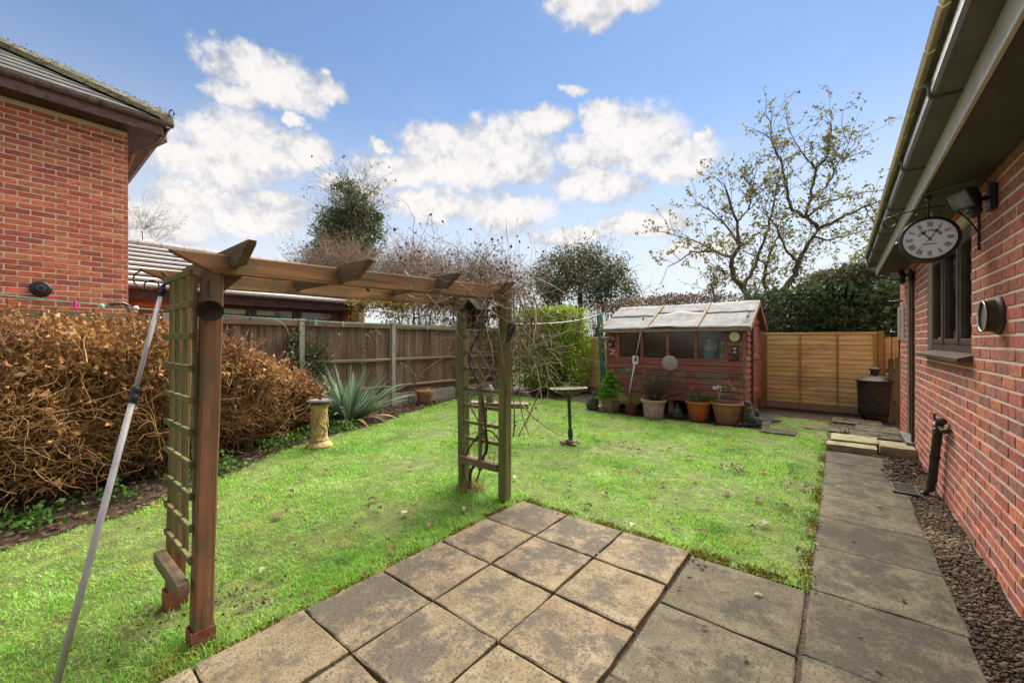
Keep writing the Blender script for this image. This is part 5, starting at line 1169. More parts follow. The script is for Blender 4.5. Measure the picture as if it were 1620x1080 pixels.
# ------------------------------------------------------------------ bird bath, sundial, fence pot
p = on_ground(903, 703); t = thing('bird_bath', 'dark green metal bird bath with a wide shallow bowl on the lawn', 'bird bath', tuple(p))
top = p + Vector((-.045, .02, .68)); ax = (top - p).normalized()
MB().lathe([(.075, .0), (.06, .03), (.035, .06), (.026, .08), (.032, .10), (.036, .15), (.03, .19), (.022, .21), (.024, .60), (.03, .62), (.03, .66), (.045, .68)], p, 18, ax).build('pedestal', MT['green_metal'], t, p, True)
smooth_angle(MB().lathe([(.02, .655), (.06, .66), (.14, .685), (.215, .725), (.243, .745), (.248, .752), (.236, .752), (.20, .735), (.12, .705), (.0, .69)], p, 48, ax).build('bowl', MT['dark_iron'], t, p), 60)
rm = MB(); q_ = Vector((0, 0, 1)).rotation_difference(ax)
for k in range(48):
    a_ = 2 * math.pi * k / 48; c_ = p + q_ @ Vector((.245 * math.cos(a_), .245 * math.sin(a_), .752)); rm.lathe([(.003, -.008), (.012, 0), (.011, .008), (0, .014)], c_, 7, ax)
rm.build('beaded_rim', MT['pale_stone'], t, p, True)
rk = MB()
for k in range(26):
    a_, r_ = random.uniform(0, 6.28), random.uniform(.03, .13); s_ = random.uniform(.02, .04); rk.lathe([(.004, -s_ * .3), (s_, 0), (s_ * .8, s_ * .6), (.004, s_ * .8)], p + Vector((r_ * math.cos(a_), r_ * math.sin(a_), .012 + .045 * (1 - r_ / .13))), 7, jit=.5)
rk.build('foot_rocks', MT['gravel'], t, p)
p = on_ground(505, 707); t = thing('sundial', 'yellow sandstone sundial pedestal with carved relief and slate top', 'sundial', tuple(p))
prof = [(.155, 0), (.165, .02), (.155, .045), (.125, .075), (.112, .09), (.118, .105), (.108, .12)] + [(.103 - .006 * math.sin(k / 10 * math.pi), .13 + k * .039) for k in range(11)] + [(.112, .53), (.118, .54), (.112, .555), (.118, .565)]
smooth_angle(MB().lathe(prof, p, 40).build('pedestal', MT['sandstone'], t, p), 60)
cr_ = MB()
for k in range(5):                                                # carved climbing stem in relief
    ph = k * 1.257; pts_ = [p + Vector((.103 * math.cos(ph + .5 * math.sin(q * .7 + k)), .103 * math.sin(ph + .5 * math.sin(q * .7 + k)), .15 + q * .03)) for q in range(12)]
    cr_.tube(pts_, .008, 5)
    for q in range(1, 11): cr_.lathe([(.0, -.004), (.017, .002), (.010, .008), (0, .010)], pts_[q] + Vector((0, 0, .012)), 6, (pts_[q] - p).x and (pts_[q].x - p.x, pts_[q].y - p.y, .2))
cr_.build('carved_relief', MT['sandstone'], t, p, True)
smooth_angle(MB().lathe([(.118, .565), (.150, .575), (.155, .59), (.155, .61), (.148, .618)], p, 36).build('cap_stone', MT['mossy_stone'], t, p), 40)
MB().lathe([(.12, .618), (.118, .626), (0, .627)], p, 32).build('dial_plate', MT['slate'], t, p)
MB().prism([(p.x - .05, 0, p.z + .627), (p.x + .06, 0, p.z + .627), (p.x + .06, 0, p.z + .655)], (0, p.y - .003, 0), (0, p.y + .003, 0)).build('gnomon', MT['dark_iron'], t, p)
p = on_ground(672, 638); t = thing('plant_pot', 'terracotta pot of dry compost standing at the foot of the board fence', 'pot', tuple(p))
smooth_angle(MB().lathe([(.14, 0), (.145, .01), (.18, .23), (.205, .235), (.21, .29), (.195, .295), (.18, .27)], p, 28).build('pot', MT['terracotta'], t, p), 35)
plant_mass(t, p, 'dead_growth', leaves(np.array(p + Vector((0, 0, .28)))[None] + RNG.normal(size=(260, 3)) * np.array([.08, .08, .025]), .05, RNG, .3, up=.4), MT['straw'])['kind'] = 'stuff'

# ------------------------------------------------------------------ garden arch
AX1, AX0, AXL = -2.27, -2.80, -2.73; AY0, AY1 = .56, 2.72
A0 = (-2.54, 1.64, 0)
arch = thing('garden_arch', 'wooden garden arch with trellis sides and pointed rafters on the lawn', 'arch', A0)
def post(b, tp, mat, w=.075, boot=True):
    b = Vector(b); tp = Vector(tp); m = MB(); n = 7
    for k in range(n):
        pass
    c = .006; h = w / 2; vs = []
    prof_ = [(-h + c, -h), (h - c, -h), (h, -h + c), (h, h - c), (h - c, h), (-h + c, h), (-h, h - c), (-h, -h + c)]
    lv_ = 9
    for k in range(lv_ + 1):
        q = b.lerp(tp, k / lv_)
        for (x, y) in prof_: vs.append((q.x + x + random.uniform(-.0015, .0015), q.y + y + random.uniform(-.0015, .0015), q.z))
    fs = [(k * 8 + i, k * 8 + (i + 1) % 8, k * 8 + 8 + (i + 1) % 8, k * 8 + 8 + i) for k in range(lv_) for i in range(8)] + [tuple(range(7, -1, -1)), tuple(range(lv_ * 8, lv_ * 8 + 8))]
    m.add(vs, fs); o = m.build('post', mat, arch, A0)
    if boot:
        x, y = b.x, b.y; e = h + .008; f_ = MB()
        for (xa, xb, ya, yb) in ((x - e, x + e, y - e, y - e + .004), (x - e, x + e, y + e - .004, y + e), (x - e, x - e + .004, y - e + .004, y + e - .004), (x + e - .004, x + e, y - e + .004, y + e - .004)): f_.box((xa, ya, -.03), (xb, yb, .095))
        f_.build('post_socket', MT['rust'], o, A0)
    return o
post((AX1, AY0 - .01, .03), (AX1, AY0 + .035, 1.72), MT['arch_orange']); post((AXL, AY0 - .01, .03), (AXL - .02, AY0 + .03, 1.72), MT['arch_wood'])
post((AX1, AY1 - .01, -.02), (AX1, AY1, 1.74), MT['arch_green'], .085, False); post((AX0, AY1 + .02, -.02), (AX0, AY1, 1.74), MT['arch_green'], .085, False)
def abeam(x, y0, y1, zb0, zt0, zb1, zt1, w, mat):
    # long beam with scarfed, upward pointing ends
    def zi(y, a, b): return a + (b - a) * (y - y0) / (y1 - y0)
    poly = [(0, y0, zt0), (0, y0 + .01, zt0 - .012), (0, y0 + .16, zi(y0 + .16, zb0, zb1)), (0, y1 - .14, zi(y1 - .14, zb0, zb1)), (0, y1 - .005, zt1 - .02), (0, y1, zt1)]
    m = MB(); m.prism(poly, (x - w / 2, 0, 0), (x + w / 2, 0, 0)); o = m.build('beam', mat, arch, A0); md = o.modifiers.new('b', 'BEVEL'); md.width = .005; md.segments = 2; md.limit_method = 'ANGLE'
abeam(AX1 + .022, .43, 2.86, 1.70, 1.787, 1.745, 1.865, .04, MT['arch_beam']); abeam(AX0, .42, 2.90, 1.685, 1.765, 1.735, 1.845, .04, MT['arch_beam'])
for (y, xt, zt) in ((.67, -2.0, 1.835), (1.2, -1.93, 1.825), (1.94, -2.03, 1.862), (2.63, -2.10, 1.885)):
    xb = AX0 - (xt - AX1) ; hh = .075
    poly = [(xt, 0, zt), (xt - .012, 0, zt - .02), (xt - .13, 0, zt - hh - .02), (AX0 - .12, 0, zt - hh - .02), (xb + .012, 0, zt - .03), (xb, 0, zt - .01)]
    m = MB(); m.prism(poly, (0, y - .019, 0), (0, y + .019, 0)); o = m.build('rafter', MT['arch_rafter'], arch, A0); md = o.modifiers.new('b', 'BEVEL'); md.width = .004; md.segments = 2; md.limit_method = 'ANGLE'
# trellis, near side
ty = AY0 - .052
for x, w in ((AX1 - .02, .028), (AXL + .028, .028), (AX1 - .165, .030), (AX1 - .31, .030)):
    MB().bbox((x - w / 2, ty + .0155, .36), (x + w / 2, ty + .032, 1.70), .002).build('trellis_upright', MT['arch_green'], arch, A0)
for k in range(10):
    z = .385 + k * .145; MB().bbox((AXL - .02, ty - .002 + random.uniform(-.001, .001), z), (AX1 + .002, ty + .015, z + .028), .002).build('trellis_rung', MT['arch_green'], arch, A0)
MB().bbox((AXL + .03, ty - .050, .268), (AX1 + .025, ty - .004, .325), .003).build('foot_rail', MT['arch_rafter'], arch, A0)
# the gusset brace behind the near post
MB().prism([(AX1 - .012, AY0 + .055, 1.71), (AX1 - .012, AY0 + .16, 1.71), (AX1 - .012, AY0 + .055, 1.60)], (-.012, 0, 0), (.012, 0, 0)).build('brace', MT['arch_orange'], arch, A0)
MB().prism([(AX1 - .05, AY1, 1.70), (AX1 - .16, AY1, 1.70), (AX1 - .05, AY1, 1.57)], (0, -.012, 0), (0, .012, 0)).build('brace', MT['arch_rafter'], arch, A0)
# trellis, far side
ty = AY1 - .01
MB().bbox((AX0 + .24, ty - .03, .22), (AX0 + .275, ty - .012, 1.72), .002).build('trellis_upright', MT['arch_green'], arch, A0)
for k, z in enumerate((.47, .62, .775, .93, 1.12, 1.27, 1.42, 1.6)):
    MB().bbox((AX0 + .04, ty - .0115, z), (AX1 - .04, ty + .006, z + .03), .002).build('trellis_rung', MT['arch_green'], arch, A0)
MB().bbox((AX0 + .03, ty - .011, .24), (AX1 - .03, ty + .022, .315), .004).bbox((AX0 + .03, ty - .058, .255), (AX1 - .05, ty - .031, .32), .004).build('foot_rail', MT['arch_rafter'], arch, A0)
# hanging dish on the near post
b = Vector((AX1 + .045, AY0 + .01, 1.54)); t = thing('hanging_bell', 'small dark iron bell hanging on the near arch post', 'bell', tuple(b))
axd = Vector((.80, -.18, -.42))
smooth_angle(MB().lathe([(.0, -.02), (.02, -.02), (.034, -.005), (.042, .02), (.048, .04), (.051, .042), (.045, .038), (.036, .018), (.0, -.008)], b + Vector((.01, 0, .005)), 32, axd).build('cup', MT['dark_iron'], t, b), 60)
ch = MB()
for k in range(6): 
    z = b.z + .045 + k * .016; ch.tube([(b.x - .002 + .004 * math.cos(a), b.y + .004 * math.sin(a) * (k % 2), z + .009 * math.sin(a)) for a in [q / 8 * 6.28 for q in range(9)]], .0015, 4)
ch.build('chain', MT['dark_iron'], t, b)
# grey telescopic pole
p0 = Vector((-2.44, .115, 0)); p1 = Vector((-2.735, .505, 1.685))
t = thing('clothes_prop', 'grey telescopic pole with black collar leaning on the near end of the arch', 'pole', tuple(p0))
MB().tube([p0, p0.lerp(p1, .665)], .0128, 14).build('lower_tube', MT['grey_plastic'], t, p0, True); MB().tube([p0.lerp(p1, .665), p0.lerp(p1, .965)], .0103, 14).build('upper_tube', MT['grey_plastic'], t, p0, True)
MB().tube([p0.lerp(p1, .650), p0.lerp(p1, .656), p0.lerp(p1, .672), p0.lerp(p1, .674), p0.lerp(p1, .678), p0.lerp(p1, .69), p0.lerp(p1, .694)], [.016, .019, .019, .0155, .018, .018, .0145], 14).build('collar', MT['black'], t, p0, True)
MB().tube([p0.lerp(p1, .962), p0.lerp(p1, .985), p1], [.013, .0135, .008], 12).build('tip', MT['black'], t, p0, True)
hw_ = []
c0 = at(240, 443, 2.12)
for k in range(21):
    a = R(-20 + 290 * k / 20); hw_.append(c0 + Vector((math.cos(a) * .075 * .35, math.cos(a) * .075 * .9, math.sin(a) * .055)))
for k in range(1, 16):
    a = R(270 + 330 * k / 15); hw_.append(hw_[20] + Vector((.3, .8, 0)).normalized() * .0 + Vector((math.cos(a) * .01, math.cos(a) * .028, .026 + math.sin(a) * .026)))
tag(MB().tube([p1] + hw_, .0036, 6).build('wire_hook', MT['black'], None, tuple(p1), True), 'black wire hook bent into loops at the arch corner', 'hook')
# bird table behind the arch
p = on_ground(766, 701); t = thing('bird_table', 'low plank bird table standing behind the arch', 'table', tuple(p))
MB().bbox((p.x - .03, p.y - .03, -.02), (p.x + .03, p.y + .03, .50), .004).build('leg', MT['arch_orange'], t, p)
rt = Vector((CS, SN, 0)); fw = Vector((-SN, CS, 0)); a_ = p - rt * .26 + Vector((0, 0, .545)); b_ = p + rt * .60 + Vector((0, 0, .515))
MB().beam(a_, b_, .20, .06).build('plank', MT['arch_rafter'], t, p)
tag(MB().lathe([(.05, 0), (.055, .02), (.055, .17), (.04, .20), (.022, .21), (.022, .24)], tuple(p + rt * .08 + Vector((0, 0, .56))), 18).build('metal_flask', MT['slate'], None, tuple(p + rt * .08 + Vector((0, 0, .56))), True), 'grey blue flask standing on the plank table behind the arch', 'flask')
# feeders
b = at(752, 520, 3.42); t = thing('bird_feeder', 'dark weathered house shaped bird feeder hanging inside the far arch', 'bird feeder', tuple(b))
MB().bbox((b.x - .07, b.y - .06, b.z), (b.x + .07, b.y + .06, b.z + .018), .003).build('tray', MT['dark_iron'], t, b)
for sx in (-1, 1): MB().bbox((b.x + sx * .055 - .008, b.y - .05, b.z + .018), (b.x + sx * .055 + .008, b.y + .05, b.z + .17), .002).build('side', MT['vine_dark'], t, b)
MB().box((b.x - .046, b.y + .03, b.z + .019), (b.x + .046, b.y + .04, b.z + .165)).build('back', MT['vine_dark'], t, b)
MB().beam(b + Vector((-.10, 0, .15)), b + Vector((.006, 0, .245)), .16, .012, (-.6, 0, .7)).beam(b + Vector((.10, 0, .15)), b + Vector((-.006, 0, .245)), .16, .012, (.6, 0, .7)).build('roof', MT['dark_iron'], t, b)
MB().tube([b + Vector((0, 0, .24)), b + Vector((.01, .02, 1.735 - b.z))], .003, 5).build('hanger', MT['black'], t, b)
b = at(806, 528, 3.5); t = thing('hanging_bag', 'crumpled dark bag hanging from the far arch post', 'bag', tuple(b))
bg = MB().lathe([(.0, -.08), (.014, -.075), (.024, -.04), (.03, 0), (.034, .05), (.028, .085), (.01, .10), (.004, .115)], b, 14, (.25, .2, 1), jit=.35); bg.build('pouch', MT['black'], t, b, True)
MB().tube([b + Vector((.02, .02, .10)), b + Vector((0, 0, .2)), b + Vector((-.03, -.03, .27))], .003, 5).build('tie', MT['black'], t, b)

# ------------------------------------------------------------------ washing lines and pegs
def sag(a, b, s, n=14): return [Vector(a).lerp(Vector(b), k / n) + Vector((0, 0, -s * 4 * (k / n) * (1 - k / n))) for k in range(n + 1)]
LP = [Vector((-6.75, -.9, 1.95)), Vector((FXX + .085, 3.29, 1.775)), Vector((FXX + .085, 5.21, 1.775)), Vector((FXX + .085, 7.12, 1.72))]
l1 = sag(LP[0], LP[1], .05) + sag(LP[1], LP[2], .02)[1:] + sag(LP[2], LP[3], .02)[1:]
tag(MB().tube(l1, .0048, 6).build('washing_line', MT['line_green'], None, tuple(LP[1]), True), 'green washing line strung along the board fence posts', 'washing line')
l2 = sag((AX1 + .01, AY1 + .05, 1.545), tuple(gb + Vector((0, 0, 1.98))), .06)
tag(MB().tube(l2, .0045, 6).build('washing_line', MT['line_white'], None, tuple(l2[0]), True), 'pale washing line running from the arch to the green wrapped post', 'washing line')
tl = [LP[1] + Vector((.02, -.55, .012)), LP[1] + Vector((.03, -.40, -.03)), LP[1] + Vector((.03, -.28, -.14)), LP[1] + Vector((.03, -.22, -.32))]
tag(MB().tube(tl, .003, 5).build('line_tail', MT['line_white'], None, tuple(tl[0]), True), 'loose pale end of line dangling over the board fence', 'cord')
def line_y(y):
    for a, b in zip(l1[:-1], l1[1:]):
        if a.y <= y <= b.y: return a.lerp(b, (y - a.y) / (b.y - a.y))
    return l1[-1]
def px_to_line(u):
    best = min(range(400), key=lambda k: abs(810 + FPX * ((lambda q: (CS * q.x + SN * q.y) / (-SN * q.x + CS * q.y))(line_y(-.8 + k * .0195))) - u))
    return line_y(-.8 + best * .0195)
PEG = bpy.data.meshes.new('peg'); mm = MB(); mm.beam((0, -.006, .018), (0, -.010, -.055), .011, .007); mm.beam((0, .006, .018), (0, .010, -.055), .011, .007); mm.lathe([(.0, -.006), (.006, -.006), (.006, .006), (0, .006)], (0, 0, -.01), 8, (0, 1, 0)); PEG.from_pydata(mm.v, [], mm.f)
for u, c, lab in ((120, 'pink', 'leftmost magenta peg on the green line in front of the orange brick house'), (373, 'pink', 'pink peg on the line just right of the near arch post'), (396, 'navy', 'navy peg on the line next to the pink peg near the arch post'),
                  (487, 'navy', 'dark peg on the line just right of the first concrete post'), (499, 'aqua', 'pale aqua peg between the dark peg and the magenta peg'), (520, 'pink', 'bright magenta peg on the line over the middle fence panel'),
                  (543, 'clear', 'white peg on the line over the middle fence panel'), (677, 'paleblue', 'pale blue peg on the line left of the far arch post')):
    q = px_to_line(u); me = PEG.copy(); me.materials.append(MT['peg_' + c]); o = bpy.data.objects.new('peg', me); COL.objects.link(o); o.location = q; o.rotation_euler = (0, 0, R(random.uniform(-60, 20))); s_ = 1.25; o.scale = (s_, s_, s_)
    tag(o, lab, 'peg', 'pegs on the washing line')
q = px_to_line(190); t = thing('peg_cluster', 'tangled smoked plastic line tightener on the green line beside the house edge', 'line clip', tuple(q))
MB().tube([q + Vector((0, -.12, .01)), q + Vector((.01, -.05, .035)), q + Vector((0, .03, .045)), q + Vector((0, .10, .012))], [.015, .022, .022, .014], 8).build('body', MT['peg_smoke'], t, q, True)
for dy in (-.16, .15): MB().lathe([(0, -.03), (.024, -.024), (.032, 0), (.024, .022), (0, .028)], q + Vector((0, dy, -.008)), 12, (.3, 1, .2)).build('end_knob', MT['peg_clear'], t, q, True)
for dy, sgn in ((-.01, .0), (.05, .03), (.08, .045)): MB().beam(q + Vector((.012, dy, .01)), q + Vector((.012, dy + sgn, -.075)), .014, .012).build('clip', MT['peg_clear' if dy != .05 else 'peg_smoke'], t, q)

# ------------------------------------------------------------------ planting: dried hedge on the left
def hedge_height(y): return np.interp(y, [-3.5, 1.0, 1.5, 2.0, 2.4, 2.9], [1.54, 1.52, 1.40, 1.12, .88, .62])
def dried_hedge(name, label, ylo, yhi, n_stem, seed):
    rng = np.random.default_rng(seed)
    y = rng.uniform(ylo, yhi, n_stem); H = hedge_height(y)
    xf = np.interp(y, BEDY, BEDX) - .42
    x = rng.uniform(-7.1, -5.45, n_stem); x = np.minimum(x, xf - .25)
    base = np.stack([x, y, np.zeros(n_stem)], 1)
    dr_ = np.stack([rng.normal(size=n_stem) * .45 + .25, rng.normal(size=n_stem) * .45, np.full(n_stem, 1.0)], 1)
    v1, q1, pts, ds = twigs(base, dr_, H * rng.uniform(.8, 1.02, n_stem), .0085, 7, 4, .2, -.12, rng, .6)
    # side shoots fill the volume and lean out over the lawn
    n2 = n_stem * 11; i = rng.integers(0, n_stem, n2); k = rng.integers(1, 8, n2)
    sp = pts[i, k]; sdr = ds[i, k] * .5 + rng.normal(size=(n2, 3)) * np.array([.75, .75, .5]) + np.array([.30, 0, .25])
    v2, q2, p2, d2 = twigs(sp, sdr, rng.uniform(.16, .42, n2), rng.uniform(.0032, .0058, n2), 5, 3, .27, -.10, rng, .5)
    # outer shell of twiggy ends, upright near the top, drooping below
    n3 = int(n_stem * 17); yy_ = rng.uniform(ylo, yhi, n3); hh_ = hedge_height(yy_); u = rng.random(n3) ** .8
    top = rng.random(n3) < .42
    depth_front = np.interp(yy_, BEDY, BEDX) - .42
    z = np.where(top, hh_ * rng.uniform(.78, 1.0, n3), .12 + u * hh_ * .82)
    bulge = np.sin(np.clip(z / hh_, 0, 1) * np.pi * .8 + .25) * .32
    x3 = np.where(top, rng.uniform(-7.2, -5.3, n3), depth_front + bulge - .35 - rng.random(n3) * .35 + .10 * np.sin(yy_ * 4 + z * 3))
    x3 = np.minimum(x3, depth_front + bulge - .2)
    s3 = np.stack([x3, yy_, z], 1)
    d3 = np.stack([rng.normal(size=n3) * .7 + .2, rng.normal(size=n3) * .8, np.where(z > hh_ * .55, 1.25, .15) + rng.normal(size=n3) * .45], 1)
    v3, q3, p3, dd3 = twigs(s3, d3, rng.uniform(.10, .28, n3), rng.uniform(.0028, .005, n3), 4, 3, .33, 0, rng, .45)
    b0 = (-6.2, (ylo + yhi) / 2, 0); t = thing(name, label, 'shrub', b0)
    mass('stems', merge((v1, q1), (v2, q2), (v3, q3)), MT['hyd_twig'], t, b0).location = (0, 0, 0)
    ends = np.concatenate([p3[:, 2:].reshape(-1, 3), p2[:, 3:].reshape(-1, 3)]); w = (ends[:, 2] / hedge_height(ends[:, 1])); kp = rng.random(len(ends)) < np.clip((w - .30) * 1.35, .03, .9); e = ends[kp]
    mass('dead_leaves', leaves(e, .042, rng, .55, jit=.75, fold=.8), MT['hyd_leaf'], t, b0).location = (0, 0, 0)
dried_hedge('dried_hedge', 'long thicket of dried brown stems and dead leaves along the left fence', -2.2, 1.75, 760, 21)
dried_hedge('dried_shrub', 'lower mound of dead brown leaves behind the sundial', 1.75, 2.95, 260, 22)
def litter():
    rng = np.random.default_rng(4); n = 9000
    y = rng.uniform(-1.5, 6.2, n); bx = np.interp(y, BEDY, BEDX); x = bx + .06 - rng.random(n) ** 1.3 * np.minimum(2.0, bx + 7.5)
    P = np.stack([x, y, rng.random(n) * .03], 1)
    n2 = 3200; x2 = rng.uniform(-7.3, .6, n2); y2 = rng.uniform(7.36, 10.1, n2); k = (x2 < -3.9) & (y2 > 8.15) | (x2 > -.1) & (y2 > 7.4) | (x2 > -3.9) & (y2 < 8.1) & (x2 < -1)
    P = np.concatenate([P, np.stack([x2, y2, .004 + rng.random(n2) * .02], 1)[k]])
    n3 = 700; P = np.concatenate([P, np.stack([rng.uniform(.36, .70, n3), rng.uniform(5.5, 6.6, n3), .014 + rng.random(n3) * .01], 1)])
    v, q = leaves(P, .05, rng, .6, jit=.6, fold=.5); v = v.reshape(-1, 4, 3); c = v.mean(1, keepdims=True); v = c + (v - c) * np.array([1, 1, .35]); v[..., 2] = np.maximum(v[..., 2], .002)
    tag(mass('leaf_litter', (v.reshape(-1, 3), q), MT['litter']), 'brown rotting leaf litter under the shrubs and along the fences', 'leaf litter', kind='stuff')
    n = 2600; c = rng.integers(0, 26, n); cy = rng.uniform(-.6, 3.4, 26); cxx = np.interp(cy, BEDY, BEDX) - rng.uniform(.05, .55, 26)
    P = np.stack([cxx[c] + rng.normal(size=n) * .10, cy[c] + rng.normal(size=n) * .10, np.abs(rng.normal(size=n)) * .06 + .01], 1)
    tag(mass('ground_weeds', leaves(P, .045, rng, .75, up=.5), MT['weed']), 'small green weeds and ivy creeping at the foot of the dried hedge', 'weeds', kind='stuff')
litter()
def lawn_bits():
    rng = np.random.default_rng(14); n = 2600
    x = rng.uniform(-6.8, -.15, n); y = rng.uniform(.2, 7.2, n); k = in_lawn(x, y) & (rng.random(n) < .25 + .75 * np.exp(-((x + 1.2) / 1.8) ** 2)); x, y = x[k], y[k]
    P = [np.stack([x, y, rng.uniform(.008, .03, len(x))], 1)]
    for p, r in BARE: P.append(np.stack([p.x + rng.normal(size=70) * r * .7, p.y + rng.normal(size=70) * r * .5, rng.uniform(.004, .02, 70)], 1))
    tag(mass('lawn_debris', leaves(np.concatenate(P), .017, rng, .55, jit=.7), MT['litter']), 'tiny dark specks of twig and leaf crumbs caught in the lawn', 'debris', kind='stuff')
lawn_bits()
def ivy_patch(label, c, sc, n, seed, size=.05, mat='ivy', name='ivy'):
    rng = np.random.default_rng(seed); P = np.array(c)[None] + rng.normal(size=(n, 3)) * np.array(sc)
    tag(mass(name, leaves(P, size, rng, .8, up=-.2), MT[mat], None, tuple(c)), label, 'ivy')
ivy_patch('dark ivy climbing the board fence beside the first concrete post', (FXX + .07, 3.12, 1.05), (.02, .06, .3), 420, 31)
ivy_patch('dark ivy patch behind the sword leaved plant on the fence', (FXX + .07, 3.55, 1.0), (.02, .14, .22), 380, 32)
# sword leaved plant
def sword_plant(p, label, n, ln, seed, lean0=.25):
    rng = np.random.default_rng(seed); t = thing('sword_leaved_plant', label, 'plant', tuple(p)); V = []; Q = []; Vd = []; Qd = []
    o = od = 0
    for k in range(n):
        a = rng.uniform(0, 6.28); le = rng.uniform(.03, 1.0) ** .75; L_ = ln * rng.uniform(.6, 1.1); w = rng.uniform(.016, .027)
        b = np.array([p.x + .13 * math.cos(a) * le, p.y + .20 * math.sin(a) * le, .02]); seg = 7; dead = le > .90 and rng.random() < .55
        if dead: L_ *= .75
        pit = 1.45 - le * (1.0 if not dead else 1.2); D = np.array([math.cos(a) * math.cos(pit), math.sin(a) * math.cos(pit), math.sin(pit)]); s_ = np.array([-math.sin(a), math.cos(a), 0]); s_ = s_ + rng.normal(size=3) * .25; s_ /= np.linalg.norm(s_)
        pts = [b]
        for q in range(seg):
            pts.append(pts[-1] + D * L_ / seg); D = D + np.array([0, 0, -.035 - .16 * le * (q / seg) * (2.3 if dead or rng.random() < .2 else 1)]); D /= np.linalg.norm(D)
            if pts[-1][2] < .02: pts[-1][2] = .02
        prof_ = [.7, .95, 1, .95, .82, .6, .32, .03]; vs = []
        for q, pt in enumerate(pts): vs += [pt - s_ * w * prof_[q], pt + np.array([0, 0, -.25]) * w * prof_[q], pt + s_ * w * prof_[q]]
        qs = [(3 * q + e, 3 * q + e + 1, 3 * q + e + 4, 3 * q + e + 3) for q in range(seg) for e in (0, 1)]
        if dead: Vd += vs; Qd += [tuple(i + od for i in f) for f in qs]; od += len(vs)
        else: V += vs; Q += [tuple(i + o for i in f) for f in qs]; o += len(vs)
    mass('leaves', (np.array(V), np.array(Q)), MT['sword'], t, tuple(p)).location = (0, 0, 0)
    if Vd: mass('dead_leaves', (np.array(Vd), np.array(Qd)), MT['straw'], t, tuple(p)).location = (0, 0, 0)
sword_plant(on_ground(552, 668) + Vector((-.1, .05, 0)), 'large clump of grey green sword shaped leaves by the board fence', 260, 1.02, 41)
sword_plant(Vector((-7.2, 3.25, 0)), 'small clump of sword leaves tight against the first concrete post', 45, .92, 42)
# bare climber on the fence
def climber(label, roots, seed, base, mat='vine', name='bare_climber'):
    rng = np.random.default_rng(seed); vq = []
    for pts, r in roots:
        m = MB().tube(pts, [r * (1 - .6 * k / (len(pts) - 1)) for k in range(len(pts))], 5); vq.append((np.array(m.v), np.array([f for f in m.f if len(f) == 4])))
        P = np.array([tuple(q) for q in pts]); n = 26; i = rng.integers(0, len(P) - 1, n); f = rng.random(n)[:, None]
        sp = P[i] * (1 - f) + P[i + 1] * f
        v, q, p2, _ = twigs(sp, rng.normal(size=(n, 3)) + np.array([.2, 0, .1]), rng.uniform(.12, .45, n), .0028, 5, 3, .35, 0, rng); vq.append((v, q)); vq.append(leaves(p2[::2, 3], .02, rng, .6))
    return tag(mass(name, merge(*vq), MT[mat], None, base), label, 'climber')
fx = FXX + .10
climber('pale bare climber arching up the board fence right of the pot', [([(fx, 5.55, 0), (fx + .05, 5.6, .35), (fx + .1, 5.95, .75), (fx + .05, 6.5, .98), (fx + .05, 6.9, 1.15), (fx + .1, 7.2, 1.55)], .016),
        ([(fx + .05, 5.75, .6), (fx, 5.5, .85), (fx + .02, 5.3, .95)], .009), ([(fx, 6.2, 1.3), (fx + .05, 6.6, 1.5), (fx + .05, 7.1, 1.45)], .007)], 51, (fx, 5.55, 0))
climber('thin pale twigs straggling over the middle board fence panel', [([(fx, 4.2, 1.2), (fx + .03, 4.35, 1.45), (fx, 4.7, 1.62), (fx + .04, 5.0, 1.5)], .006), ([(fx, 4.45, .9), (fx + .02, 4.5, 1.2), (fx, 4.42, 1.5)], .009)], 52, (fx, 4.4, .9))

